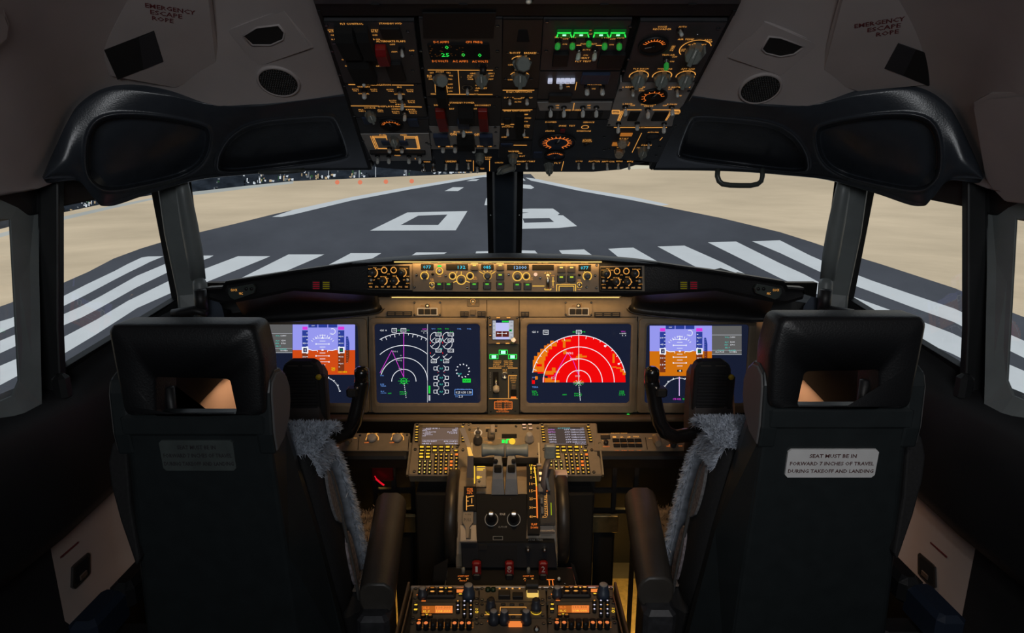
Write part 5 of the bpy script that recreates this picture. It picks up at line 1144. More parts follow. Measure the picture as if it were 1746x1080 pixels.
for sx in (-1, 1):
    m_ = (lambda q: q) if sx < 0 else (lambda q: (1722 - q[0], *q[1:]))
    top = [(402, 516, 1.49), (437, 508, 1.495), (468, 500, 1.50), (501, 496, 1.50), (545, 498, 1.505), (590, 501, 1.51), (632, 504, 1.53), (644, 506, 1.60)]
    bot = [(420, 549, 1.595), (445, 550, 1.60), (475, 549, 1.60), (505, 548, 1.60), (545, 545, 1.60), (590, 541, 1.605), (640, 535, 1.61), (652, 527, 1.615)]
    mb = sheet(top, bot, 60, 20, bulge=-.045, curl=[(.02, -.006), (.05, -.002)], sx=-1, m=LEATHER)
    if sx > 0:
        mb.v = [Vector((2 * (861 - 873) / 1050 * 1.55 - v.x, v.y, v.z)) for v in mb.v]; mb.f = [f[::-1] for f in mb.f]
    mb.build('brow_padding', gs)
    for k, (cx, mt) in enumerate(((540, (150, 26, 44)), (557, (128, 118, 22)))):
        a = m_((cx, 486)); b_ = Plane(P(*a, 1.497), 4)
        q = MB(); r = [b_.hit(*m_((cx + dx, 486 + dy))) for dx, dy in ((-7, -7), (7, -7), (7, 7), (-7, 7))]
        if sx > 0: r = r[::-1]; r = r[1:] + r[:1]; r = r[::-1]; r = [r[1], r[0], r[3], r[2]]
        n_ = b_.n * .004
        vs = [p for p in r] + [p + n_ for p in r]; q.add(vs, [(4, 5, 6, 7), (0, 1, 5, 4), (1, 2, 6, 5), (2, 3, 7, 6), (3, 0, 4, 7)], BLACK)
        lm = glow('dim red legend' if k == 0 else 'dim amber legend', mt, .4)
        for j in range(4): 
            rr_ = [b_.hit(*m_((cx + dx, 486 - 5.4 + j * 3.4 + dy))) + n_ * 1.1 for dx, dy in ((-5.5, 0), (5.5, 0), (5.5, 2.0), (-5.5, 2.0))]; q.add(rr_, [(0, 1, 2, 3)], lm)
        o = q.build('warning_light', gs); o['label'] = 'dim red warning light' if k == 0 else 'dim amber caution light'
    # clock switch pod at the outer end
    pl = Plane(P(*m_((413, 497)), 1.478), 2)
    M = Mod(pl, *m_((413, 497)), 'clock_switch', '%s clock switch pod with amber letters at the end of the glareshield' % word(sx), 'switch')
    M.plate([m_(q) for q in ((391, 491), (432, 484), (437, 491), (434, 500), (402, 511), (395, 508), (390, 500))], -.004, .006, mat('dark green grey pod', (.045, .055, .05), .45))
    M.text('CLOCK', *m_((401, 494)), 11, 4); M.text('MIC', *m_((413, 500)), 6, 4); M.done()
    for dx in (422, 431):
        x, y = M.p(*m_((dx, 492))); q = MB(); q.cyl((x, y, .005), .004, .004, BLACK, 12); M.part('push_button', q)
# flood light strips
for nm, y, x0, x1, zc, lab in (('flood_light_strip', 447, 672, 1026, 1.474, 'thin glowing warm strip along the top of the autopilot panel'), ('flood_light_strip', 507.5, 668, 1056, 1.60, 'thin glowing warm strip under the glareshield above the displays')):
    mb = MB(); a, b = P(x0, y, zc), P(x1, y, zc); mb.tube([a, a.lerp(b, .5), b], .0011, STRIP, 8)
    h = MB()
    o = mb.build(nm); tag(o, lab, 'light strip')
    h.box(a.lerp(b, .5) + Vector((0, .006, .003)), ((b - a).length + .01, .010, .003), BLACK); h.build('holder', o)

GP = Plane(P(862, 473, 1.498), 6)
MCPM = mat('brown grey autopilot panel', (.25, .2, .14), .5, noise=.08, nscale=60)
M = Mod(GP, 862, 473, 'mode_control_panel', 'brown autopilot panel with cyan number windows in the middle of the glareshield', 'control panel')
M.plate([(704, 449), (1021, 450), (1021, 498), (704, 497)], -.004, .006, MCPM)
def wnd(f, x0, y0, x1, y1, txt, xt, col):
    mb = MB(); M.slab(*f(x0, y0), *f(x1, y1), .0055, .0072, MATTE, mb, .0006)
    if txt: tx(M, mb, f, txt, xt, (y0 + y1) / 2, 30 * len(txt), 38, 6.984, col, .0076)
    M.part('number_window', mb, 'dark window' + (' reading ' + txt if txt else ', blank'))
PALE = glow('pale cyan digits', (150, 205, 255))
wnd(C, 722, 72, 872, 142, '077', 795, CYAN); wnd(C, 1020, 72, 1280, 145, '132', 1205, CYAN); wnd(C, 1435, 75, 1585, 142, '085', 1508, CYAN)
wnd(D, 65, 78, 325, 145, '12000', 225, PALE); wnd(D, 365, 80, 622, 145, '', 0, CYAN); wnd(D, 915, 80, 1062, 152, '077', 985, CYAN)
BTD = mat('brown black button', (.02, .018, .013), .35)
for f, x0, y0, lit in ((C, 1310, 60, 1), (C, 1615, 60, 1), (C, 1615, 172, 2), (C, 895, 282, 3), (C, 1005, 282, 3), (C, 1308, 282, 3), (C, 1460, 282, 3), (C, 1615, 282, 3), (D, 140, 287, 3), (D, 262, 287, 3), (D, 660, 85, 1), (D, 782, 85, 1), (D, 660, 198, 2), (D, 782, 198, 2)):
    button(M, *f(x0, y0), *f(x0 + 95, y0 + 88), .007, PANELD if lit == 1 else BTD, (.42, .2, .2), {1: glow('pale yellow legend', (255, 225, 110)), 2: glow('yellow green legend', (195, 215, 60)), 3: glow('green legend', (90, 200, 60))}[lit])
def rk(f, x, y, rr, a0=0, a1=360, kr=None, h=.012, m=None, t=1.6):
    M.ring(*f(x, y), rr / 6.984, a0, a1, t, glow('golden ring', (255, 200, 85)), .0006)
    kr = kr or rr * .62; X, Y = M.p(*f(x, y)); r = M.w(*f(x, y), kr / 6.984)
    mb = MB(); mb.lathe((X, Y, .0055), [(r, 0), (r * .96, h * .85), (r * .8, h), (r * .5, h * .98)], m or DARK, 16, (0, 0, 1)); M.part('selector_knob', mb)
rk(C, 765, 212, 46, -60, 240, 34, m=mat('blue grey knob', (.06, .07, .085), .4)); rk(C, 1200, 258, 55, 0, 360, 32, m=MATS['blue grey knob']); rk(C, 1097, 213, 40, 0, 360, 24, .005); rk(C, 1305, 213, 40, 0, 360, 24, .005)
rk(C, 1512, 212, 46, -60, 240, 40, m=MATS['blue grey knob'], t=.6); rk(D, 190, 215, 55, 0, 360, 34, m=MATS['blue grey knob']); rk(D, 295, 217, 42, 0, 360, 24, .005); rk(D, 1018, 215, 50, -60, 240, 36, m=MATS['blue grey knob'])
rk(C, 942, 155, 40, 0, 360, 18, .004, METAL); 
GOLD = MATS['golden ring']
for q in ((1200, 160, 1200, 200), (1105, 290, 1145, 275), (1255, 275, 1300, 290), (1150, 155, 1145, 185)): M.line(*C(*q[:2]), *C(*q[2:]), 1.2, GOLD)
for q in ((1415, 160, 1465, 190), (1465, 150, 1480, 170), (1510, 150, 1510, 168), (1560, 150, 1545, 172), (1605, 160, 1560, 190)): M.line(*C(*q[:2]), *C(*q[2:]), 1.2, GOLD)
M.line(*C(792, 148), *C(792, 170), 1.2, GOLD); M.line(*D(985, 155), *D(992, 175), 1.2, GOLD); M.line(*D(368, 333), *D(510, 333), 1.3, GOLD)
for t, f, x, y, w_, h_ in (('COURSE', C, 795, 54, 86, 16), ('A/T', C, 942, 55, 44, 16), ('ARM', C, 942, 72, 40, 14), ('IAS/MACH', C, 1148, 52, 112, 16), ('HEADING', C, 1510, 54, 98, 16), ('ALTITUDE', D, 195, 54, 96, 16), ('VERT SPEED', D, 493, 55, 130, 16), ('A/P ENGAGE', D, 768, 62, 110, 14), ('COURSE', D, 988, 60, 84, 16), ('F/D', C, 855, 252, 40, 16), ('ON', C, 855, 272, 36, 16), ('OFF', C, 852, 366, 40, 14), ('OFF', C, 942, 218, 42, 14), ('SPD', C, 1363, 228, 40, 16), ('INTV', C, 1366, 250, 48, 16), ('ALT', D, 352, 238, 36, 16), ('INTV', D, 352, 258, 46, 16), ('DN', D, 612, 208, 34, 14), ('UP', D, 612, 345, 30, 14), ('F/D', D, 925, 262, 40, 16), ('ON', D, 925, 280, 36, 14), ('OFF', D, 920, 374, 40, 14), ('DISENGAGE', D, 765, 309, 100, 12)):
    M.text(t, *f(x, y), w_ / 6.984, h_ / 6.984)
M.line(*C(920, 95), *C(965, 95), 2.6, GRN)
for f, x in ((C, 852), (D, 926)):
    M.box_outline(*f(x - 24, 292), *f(x + 24, 345), 1.2, GOLD); toggle(M, *f(x, 320), *f(x, 324), h=.010, cap=False)
mb = MB(); a = M.p(*D(548, 272)); r = M.h(*D(548, 272), 15); 
mb.lathe((a[0] - .0045, a[1], .001), [(r * .9, 0), (r, .001), (r, .008), (r * .9, .009)], METAL, 24, (1, 0, 0)); M.part('vertical_speed_wheel', mb, 'ribbed metal thumb wheel')
for q in ((515, 188, 515, 178), (515, 178, 585, 178), (585, 178, 585, 190), (515, 360, 515, 378), (515, 378, 588, 378), (588, 378, 588, 360), (612, 225, 612, 330), (598, 275, 630, 275), (548, 165, 548, 178)): M.line(*D(*q[:2]), *D(*q[2:]), 1.2, GOLD)
for q in ((655, 312, 655, 392), (655, 315, 880, 315), (880, 315, 880, 392), (684, 335, 684, 392), (684, 335, 858, 335), (858, 335, 858, 392)): M.line(*D(*q[:2]), *D(*q[2:]), 1.2, GOLD)
button(M, *D(688, 340), *D(855, 396), .005, mat('slate bar', (.09, .09, .1), .4), name='disengage_bar')
mb = MB(); X, Y = M.p(*D(405, 195)); mb.lathe((X, Y, .0055), [(.0044, 0), (.0044, .003), (.003, .0035)], glow('peach lamp', (255, 205, 170)), 14); M.part('round_light', mb, 'peach lit round light')
for f, x, y in ((C, 862, 190), (D, 926, 200)): mb = MB(); X, Y = M.p(*f(x, y)); mb.cyl((X, Y, .0055), .0035, .003, BLACK, 12); M.part('push_button', mb)
M.screws([C(670, 200), C(1015, 212), C(1272, 350), D(88, 195), D(460, 235), D(1112, 205), D(1010, 345), D(1130, 85), C(645, 345), D(1125, 355)], .0032)
M.done()
def efis(f, flip, label):
    M = Mod(GP, *f(350, 250), 'efis_control_panel', label, 'control panel', 'display control panels either side of the autopilot panel')
    g = (lambda x, y: f(x, y)) if not flip else (lambda x, y: D(1190 + (x - 100) * .985 , y + 12))
    M.plate([g(85, 92), g(620, 72), g(622, 385), g(85, 372)], -.004, .004, MCPM); M.mb.prism(M.quad([g(88, 98), g(585, 92), g(588, 372), g(88, 366)]), .0038, .0046, MATTE); M.z = .0046
    for t, x, y, w_, h_ in (('RADIO', 122, 130, 50, 14), ('MINS', 175, 116, 40, 14), ('BARO', 225, 132, 40, 14), ('FPV', 284, 108, 34, 14), ('MTR', 397, 110, 40, 14), ('IN BARO HPA', 518, 122, 96, 14), ('STD', 338, 190, 32, 14), ('VOR 1', 120, 216, 50, 14), ('ADF 1', 122, 302, 50, 14), ('APP MODE', 275, 222, 76, 14), ('CTR', 322, 244, 36, 14), ('RANGE', 412, 214, 50, 14), ('VOR 2', 568, 218, 48, 14), ('ADF 2', 568, 300, 48, 14), ('OFF', 162, 262, 26, 12), ('OFF', 520, 260, 26, 12), ('MAP', 225, 245, 32, 12)): M.text(t, *g(x, y), w_ / 6.984, h_ / 6.984)
    for k, t in enumerate(('WXR', 'STA', 'WPT', 'ARPT', 'DATA', 'POS', 'TERR')):
        x = 127 + 70.5 * k; button(M, *g(x - 26, 325), *g(x + 26, 357), .002, BLACK, None); M.text(t, *g(x, 341), 5.4, 2.6, AMB, .0026)
    for x, y, r in ((150, 175, 38), (495, 172, 36), (270, 270, 34), (405, 270, 34)):
        X, Y = M.p(*g(x, y)); q = M.w(*g(x, y), r / 6.984); mb = MB(); mb.lathe((X, Y, .004), [(q * 1.25, 0), (q * 1.25, .006), (q, .007), (q, .016), (q * .8, .018)], mat('grey black knob', (.045, .05, .055), .35), 16); M.part('selector_knob', mb)
        M.ring(*g(x, y), r * 1.45 / 6.984, -70, 60, 1.6)
    for x in (285, 397): M.ring(*g(x, 145), 33 / 6.984, 0, 360, 1.4); mb = MB(); X, Y = M.p(*g(x, 145)); mb.cyl((X, Y, .004), .0038, .004, BLACK, 12); M.part('push_button', mb)
    for x in (125, 560): M.ring(*g(x, 262), 20 / 6.984, 0, 360, 1.2); toggle(M, *g(x, 262), *g(x, 266), h=.009, cap=False)
    for x in (362, 462): M.line(*g(x - 6, 275), *g(x + 6, 275), 2.2)
    M.done()
efis(C, False, 'black display control panel left of the autopilot panel, with knobs and amber letters')
efis(D, True, 'black display control panel right of the autopilot panel, with knobs and amber letters')
# ------------------------------------------------------------------ the lower shelf, the two keyboards and the pedestal
SHP = Plane(P(873, 754, 1.585), 60)
H_ = lambda x, y: (560 + x / 6.753, 700 + y / 6.753)
I_ = lambda x, y: (990 + x / 6.75, 700 + y / 6.75)
def shelf(x0, x1, label, n):
    M = Mod(SHP, (x0 + x1) / 2, 754, 'shelf_panel', label, 'switch panel')
    M.plate([(x0, 739), (x1, 739), (x1 + (1 if x1 > 873 else -1) * .5, 769), (x0, 769)], -.02, .0, PANEL)
    a, b, c, d = M.rect(x0, 739, x1, 769); M.mb.box(((a + c) / 2, b - .005, -.028), (c - a, .03, .05), DARK, .006)
    return M
M = shelf(520, 699, 'brown shelf panel with two flat knobs left of the left keyboard', 0)
M.line(*H_(352, 310), *H_(340, 458), 1.2, MATTE); M.line(*H_(930, 300), *H_(918, 458), 1.2, MATTE)
for x in (505, 795):
    M.text('PANEL', *H_(x, 282), 18, 4.5); M.text('BRT', *H_(x + 10, 272), 18, 2.5); M.ring(*H_(x, 335), 10.5, -10, 190, 1.6); M.text('OFF', *H_(x - 65, 374), 8, 2.5, ORG)
    mb = MB(); X, Y = M.p(*H_(x, 332)); mb.lathe((X, Y, -.0005), [(.0125, 0), (.012, .009), (.009, .011)], mat('pewter knob', (.32, .31, .3), .35), 20); M.part('dimmer_knob', mb)
knob(M, *H_(235, 350), *H_(215, 375), h=.02, r=.008, m=PANELD, ptr=False); M.text('FLOOD', *H_(310, 322), 5, 2); M.text('PULL', *H_(100, 420), 5, 2.5, ORG)
M.screws([H_(365, 290), H_(905, 285)]); M.done()
M = shelf(1013, 1192, 'brown shelf panel with four small dark number windows right of the right keyboard', 1)
M.line(*I_(745, 315), *I_(768, 455), 1.2, MATTE)
for t, x, y, w_, h_ in (('FUEL FLOW', 275, 283, 80, 10), ('RATE', 285, 350, 76, 10), ('RESET', 298, 420, 80, 12), ('BRAKE TEMP', 445, 266, 190, 11), ('1', 388, 308, 40, 18), ('2', 472, 308, 44, 18), ('3', 555, 308, 46, 18), ('MAX', 640, 305, 68, 18), ('CAL', 418, 464, 54, 8), ('HI', 500, 464, 54, 8), ('LO', 585, 464, 54, 8), ('OFF', 672, 464, 56, 8), ('NOSE STEER', 850, 285, 50, 10), ('ALT', 800, 322, 44, 8), ('NORM', 870, 302, 60, 10), ('PANEL', 1010, 415, 44, 10), ('FLOOD', 1150, 412, 40, 10), ('BRT', 1030, 400, 30, 10)): M.text(t, *I_(x, y), w_ / 6.75, h_ / 6.75, AMB if y < 400 else ORG)
annun(M, *I_(230, 292), *I_(340, 335), BLACK)
for r_ in (0, 1):
    for k in range(4): annun(M, *I_(368 + 84 * k + r_ * 10, 330 + r_ * 58), *I_(446 + 84 * k + r_ * 10, 370 + r_ * 58), MATTE, 'number_window', .003); M.line(*I_(395 + 84 * k, 378), *I_(445 + 84 * k, 378), .9, AMBD)
mb = MB(); X, Y = M.p(*I_(290, 385)); mb.cyl((X, Y, 0), .006, .010, BLACK, 14); M.part('push_button', mb)
knob(M, *I_(870, 330), *I_(895, 385), h=.026, r=.011, m=PANEL, ptr=False, name='steering_knob'); knob(M, *I_(1068, 375), *I_(1065, 410), h=.018, r=.0085, m=DARK, ptr=False, name='dimmer_knob')
M.screws([I_(220, 380)]); M.done()

KP = Plane(P(862, 767, 1.575), 55)
K = lambda x, y: (690 + x / 9, 710 + y / 9)
def cdu(du, label, lines, bgm, tint):
    M = Mod(KP, 753, 767, 'flight_management_keyboard', label, 'keyboard unit', 'twin keyboard units with small screens')
    M.root.location = M.root.location + Vector((du, 0, 0))
    a, b, c, d = M.rect(701, 722, 803, 812)
    M.mb.box(((a + c) / 2, (b + d) / 2, -.015), (c - a, d - b, .036), PANEL, .003); M.z = .003
    M.mb.box((a - .002, b + .045, .0), (.004, .09, .012), METAL); M.mb.box((c + .002, b + .045, .0), (.004, .09, .012), METAL)
    M.screws([K(195, 130), K(905, 130), K(165, 520), K(810, 485), K(895, 530), K(150, 860), K(875, 870)], .004)
    M.slab(*K(222, 150), *K(850, 190), .003, .0055, PANELD); M.slab(*K(222, 450), *K(850, 462), .003, .0055, PANELD); M.slab(*K(222, 150), *K(262, 462), .003, .0055, PANELD); M.slab(*K(832, 150), *K(856, 462), .003, .0055, PANELD)
    M.slab(*K(430, 585), *K(845, 589), .003, .0034, DARK); M.slab(*K(205, 685), *K(415, 689), .003, .0034, DARK)
    M.done('case')
    mb = MB(); rct(M, mb, K, 262, 182, 832, 455, bgm, .0035)
    for t, x, y, w_, h_, m in lines: tx(M, mb, K, t, x, y, w_, h_, 9, m, .004)
    M.part('screen', mb, 'small screen of white text lines')
    def key(x, y, w_, h_, col, lg=(.62, .5, 0.0), nm='key'): button(M, *K(x - w_ / 2, y - h_ / 2), *K(x + w_ / 2, y + h_ / 2), .0045, BLACK, lg, col, nm, .0008)
    YA = glow('key yellow backlight', (250, 190, 70))
    for k in range(6): key(194 - k * 2, 190 + 41 * k, 54, 32, YA, (.7, .4, .1), 'line_select_key'); key(892 + k * 2, 190 + 41 * k, 50, 32, YA, (.7, .4, .1), 'line_select_key')
    for r_, y in enumerate((494, 547)):
        for k in range(5): key(268 + 99 * k, y, 82, 40, AMBY, (.7, .62, 0) if (k + r_ * 2) % 4 == 0 else (.68, .42, 0.0))
    key(740, 494, 22, 40, AMBY, (.5, .8, 0)); key(790, 550, 74, 34, AMBY)
    for y in (598, 648):
        for x in (260, 360): key(x, y, 82, 42, AMBY, (.68, .72 if y > 600 else .5, 0))
    for r_ in range(6):
        for k in range(5):
            sq = (r_, k) in ((0, 4), (2, 3), (3, 3), (4, 2)); key(487 + 78.5 * k - r_ * 2, 611 + 54 * r_, 52, 42, ORG if sq else YA, (.8, .75, 0) if sq else (.45, .42, 0.0))
    for r_ in range(4):
        for k in range(3): key(240 + 77 * k - r_ * 3, 716 + 55 * r_, 48, 42, glow('pale yellow legend', (255, 225, 110)), (.42, .45, 0.0))
    return M
PWH = glow('pale violet white text', (226, 222, 245)); BGS = mat('lit page backing', (.05, .045, .042), .3, emit=srgb(98, 82, 76), estr=.8)
cdu(0.0, 'left keyboard unit with a page of short text lines and rows of amber keys',
    [('ACT RTE 1', 430, 200, 210, 16, PWH), ('1/2', 800, 196, 36, 14, PWH), ('ORIGIN', 345, 218, 110, 13, PWH), ('RWY03', 310, 235, 70, 13, PWH), ('DEST', 775, 218, 76, 13, PWH), ('VTBD', 770, 232, 80, 13, PWH), ('CO ROUTE', 400, 255, 160, 14, PWH), ('FLT NO', 735, 256, 150, 13, PWH), ('RUNWAY', 345, 274, 120, 13, PWH), ('1234', 750, 274, 116, 13, PWH), ('RWY03', 370, 296, 120, 14, PWH), ('03', 300, 315, 50, 13, PWH), ('------------------------', 545, 374, 540, 10, PWH), ('<ALTN DEST', 385, 395, 225, 18, PWH), ('RTE COPY>', 710, 398, 210, 18, PWH), ('<RTE 2', 340, 434, 140, 20, PWH), ('ACTIVATE>', 720, 434, 190, 20, PWH)], BGS, PWH)
_du = KP.hit(972, 767).x - KP.hit(753, 767).x
TQ = glow('turquoise page text', (120, 225, 235)); VI = glow('violet page text', (225, 140, 245))
cdu(_du, 'right keyboard unit with a dense page in columns and rows of amber keys',
    [('ACT RTE LEGS', 520, 196, 190, 14, TQ), ('1/3', 800, 196, 40, 14, PWH)] + [(t, x, 220 + 38 * k, w_, 20, m) for k in range(6) for t, x, w_, m in (('WPT0%d' % k, 320, 110, VI if k < 2 else PWH), ('077', 560, 80, PWH), ('12NM', 650, 70, PWH), ('210/12000', 750, 150, PWH))] + [('--------', 400, 436, 260, 12, PWH), ('RTE DATA>', 740, 440, 170, 18, PWH)], mat('dark lit page backing', (.02, .02, .025), .3, emit=srgb(55, 50, 52), estr=.8), PWH)

# panel between the keyboards
M = Mod(KP, 860, 752, 'electronic_panel', 'brown panel between the two keyboards with knobs and a selector lever', 'switch panel')
M.plate([(797, 724), (923, 724), (931, 781), (801, 781)], -.03, .002, PANEL)
for t, x, y, w_, h_ in (('OFF', 1075, 184, 70, 8), ('AUTO BRAKE', 1330, 186, 180, 13), ('TEST', 1035, 260, 60, 8), ('RTO', 1255, 342, 110, 9), ('OFF', 1450, 346, 60, 8), ('MAX', 1280, 400, 110, 9), ('1', 1310, 420, 70, 8), ('MFD', 1090, 365, 60, 10), ('ENG', 1190, 365, 40, 10)): M.text(t, *K(x, y), w_ / 9, h_ / 9, AMB)
M.ring(*K(1128, 262), 6, 0, 360, 1.5, glow('warm white lamp line', (240, 205, 160))); toggle(M, *K(1125, 262), *K(1128, 165), h=.02, cap=False, r=.005, m=METAL)
mb = MB(); b = Vector((*M.p(*K(1125, 400)), .001)); mb.lathe(b, [(.012, 0), (.012, .012), (.008, .013), (.0075, .03), (.005, .031)], mat('dark knob', (.05, .05, .05), .35), 16); M.part('selector_knob', mb)
annun(M, *K(1245, 205), *K(1415, 250), MATTE, h=.001); annun(M, *K(1490, 280), *K(1720, 345), MATTE, h=.001); 
mb = MB(); q0 = Vector((*M.p(*K(1330, 320)), .002)); mb.box(q0 + Vector((0, 0, .010)), (.018, .024, .018), PANELD, .003); mb.box(q0 + Vector((.004, .008, .022)), (.012, .024, .012), mat('taupe lever', (.36, .31, .26), .45), .002); M.part('brake_selector', mb, 'taupe lever on the selector')
for k, (x, y) in enumerate(((845, 110), (888, 108), (848, 132), (892, 136))): xx, yy = 690 + x / 4.154, 700 + y / 4.154; button(M, xx - 3.6, yy - 2.2, xx + 3.6, yy + 2.2, .003, PANELD, (.8, .35, .1), glow('peach lamp', (255, 205, 170)))
mb = MB(); b = Vector((*M.p(690 + 882 / 4.154, 700 + 215 / 4.154), .001)); mb.lathe(b, [(.012, 0), (.012, .010), (.009, .012), (.008, .03), (.006, .032)], MATS['pewter knob'], 16); M.part('selector_knob', mb, 'pewter coloured knob')
for x0, x1, y in ((1490, 1535, 395), (1545, 1580, 400)): M.line(*K(x0, y), *K(x1, y), 6, GRN)
M.line(*K(1560, 372), *K(1640, 362), 2.4, GRN); mb = MB(); b = Vector((*M.p(*K(1650, 400)), .001)); mb.lathe(b, [(.008, 0), (.008, .006), (.004, .008)], AMBY, 12); M.part('round_light', mb, 'yellow lit round light')
M.screws([K(985, 140), K(995, 215), (917, 731), (918, 775), (846, 728), (880, 728)], .0035); M.done()

# the stand under the keyboards and the body of the pedestal
def boxw(name, x0, x1, y0, y1, z0, z1, m, label, cat, bev=.004):
    mb = MB(); mb.box(((x0 + x1) / 2, (y0 + y1) / 2, (z0 + z1) / 2), (x1 - x0, y1 - y0, z1 - z0), m, bev); o = mb.build(name); tag(o, label, cat); return o
xl, xr = P(701, 815, 1.5).x, P(1019, 815, 1.5).x
mb = MB(); mb.box(((xl + xr) / 2, 1.5, .3), (xr - xl, .17, .60), MATTE, .004)
o = mb.build('pedestal_stand'); tag(o, 'black stand under the two keyboard units', 'pedestal')
XP = -.012
q = MB(); prof = [(1.405, .682), (1.36, .690), (1.325, .686), (1.297, .672), (1.27, .640), (1.232, .585), (1.222, .56), (1.222, .0), (1.405, .0)]
q.loft([[Vector((XP + x, a, b)) for a, b in prof] for x in (-.115, .115)], PANEL, False)
tq = tag(q.build('throttle_quadrant', bevel=.003), 'brown throttle quadrant with twin levers, trim wheels and black cutoff plate', 'throttle quadrant')
def sub(mb, name, label=None, parent=None):
    o = mb.build(name, parent or tq)
    if label: o['label'] = label
    return o
BLUEK = mat('blue grey handle', (.16, .2, .22), .4, noise=.08, nscale=60); BLUES = mat('blue grey stem', (.075, .085, .105), .4, noise=.1, nscale=60)
for k, (cx, lx) in enumerate(((841, 849), (881, 872))):
    mb = MB(); c = P(cx, 768, 1.43); hw = .0265
    mb.lathe(c - Vector((hw, 0, 0)), [(.015, 0), (.0155, .004), (.0125, .017), (.0115, .0265), (.0125, .036), (.0155, .049), (.015, .053)], BLUEK, 18, (1, 0, 0))
    hd = sub(mb, 'thrust_lever', 'blue grey thrust lever with waisted grip')
    t = MB(); w_ = .0085; pts = [P(lx, 776, 1.425), P(lx, 792, 1.415), P(lx, 815, 1.405), P(lx, 842, 1.40)]
    t.loft([[p + Vector((a * w_ * (1.0 + .25 * j), b, 0)) for a, b in ((-1, -.006), (1, -.006), (1, .012), (-1, .012))] for j, p in enumerate(pts)], BLUES, False)
    t.cyl(P(lx, 783, 1.42) + Vector((-.005 + .01 * k, -.008, 0)), .005, .006, BLACK, 12, (0, -1, 0)); t.box(P(lx, 800, 1.405) , (.017, .012, .016), MATTE, .002)
    o = t.build('lever_stem', hd, bevel=.0015)
for sx, px in ((-1, 772), (1, 958)):
    mb = MB(); x = P(px, 830, 1.43).x; mb.lathe((x - .0135, 1.315, .600), [(.07, 0), (.102, .0005), (.107, .004), (.107, .023), (.102, .0265), (.07, .027)], mat('worn trim wheel rim', (.03, .026, .022), .4, .2, noise=.3, nscale=40) , 48, (1, 0, 0))
    o = sub(mb, 'trim_wheel', '%s trim wheel with worn rim' % word(sx))
    for a in (60, 180, 300):
        h = MB(); h.cyl((x - .014, 1.315 + .06 * math.cos(R_(a)), .6 + .06 * math.sin(R_(a))), .02, .0285, BLACK, 16, (1, 0, 0)); h.build('wheel_hole', o)
    if sx > 0:
        h = MB(); h.loft([[Vector((x - .0138 + dx, 1.315 + .1078 * math.sin(R_(a)), .6 + .1078 * math.cos(R_(a)))) for dx in (0, .0276)] + [Vector((x - .0138 + dx, 1.315 + .1000 * math.sin(R_(a)), .6 + .1000 * math.cos(R_(a)))) for dx in (.0276, 0)] for a in (-2, 4, 10, 16)], mat('pale trim mark', (.6, .5, .48), .4), False); h.build('trim_mark', o)['label'] = 'pale pink mark on the wheel rim'
    h = MB(); h.cyl((x - .02, 1.315, .6), .012, .04, SILVER, 14, (1, 0, 0)); h.build('axle', o)
# black cutoff plate
CP = Plane(P(856, 884, 1.385), 32)
class Sub(Mod):
    "a part of the quadrant drawn on its own plane"
    def __init__(s, pl, px, py, name, label):
        s.pl = pl; s.O = pl.hit(px, py); s.mb = MB(); s.z = 0; s.root = None; s.nm = name; s.lb = label; s.todo = []
    def part(s, name, mb, label=None, parent=None): s.todo.append((name, mb, label)); return bpy.data.objects.new('x', None)
    def finish(s):
        o = s.mb.build(s.nm, tq); o.matrix_local = s.pl.frame(s.O)
        if s.lb: o['label'] = s.lb
        for n, m, l in s.todo:
            c = m.build(n, o)
            if l: c['label'] = l
        return o
M = Sub(CP, 856, 884, 'cutoff_plate', 'black plate with two ringed cutoff levers')
M.plate([(812, 843), (899, 843), (897, 925), (813, 925)], -.02, .004, MATTE)
GL = mat('grey lettering', (.3, .3, .27), .5)
for cx in (838, 876):
    M.ring(cx, 886, 11, 0, 360, 1.0, mat('pale grey ring', (.32, .32, .3), .4)); mb = MB(); b = Vector((*M.p(cx, 884), .004)); mb.lathe(b, [(.011, 0), (.011, .006), (.008, .012), (.0085, .028), (.006, .030)], BLACK, 14, (0, .35, 1)); M.part('cutoff_lever', mb)
    mb = MB(); b = Vector((*M.p(cx, 877), .032)); mb.box(b, (.012, .007, .005), METAL, .0015); M.part('lever_tip', mb, 'metal tip')
M.text('IDLE', 857, 877, 9, 3.5, mat('white lettering', (.6, .6, .58), .5)); M.text('CUTOFF', 857, 899, 15, 3, GL); M.box_outline(841, 915, 857, 921, .7, GL); M.text('.', 870, 851, 1, 1.5, WHT)
M.finish()
# flap scale with its number column
M = Sub(Plane(P(906, 850, 1.385), 42), 906, 850, 'flap_scale', 'black scale with amber numbers and FLAP DOWN letters')
M.plate([(898, 793), (916, 793), (920, 912), (900, 912)], -.015, .003, MATTE)
M.z = .003
for q in zip(((911, 797), (913, 812), (914.5, 830), (915.5, 860), (916, 884)), ((913, 812), (914.5, 830), (915.5, 860), (916, 884), (916.5, 884))): M.line(*q[0], *q[1], 2.2, AMBY if q[0][1] < 825 else ORG)
for t, y in (('UP', 795), ('1', 800), ('2', 806), ('5', 815), ('10', 826), ('15', 838), ('25', 851.5), ('30', 866.5), ('40', 882)): M.text(t, 905.5, y, 6 if len(t) > 1 else 2.5, 4.6, AMBY if y < 810 else AMB); M.line(909, y, 914, y, 1.0, AMB)
M.text('FLAP', 911, 895, 10, 4, ORG); M.text('DOWN', 911, 900.5, 12, 3.6, ORG); M.finish()
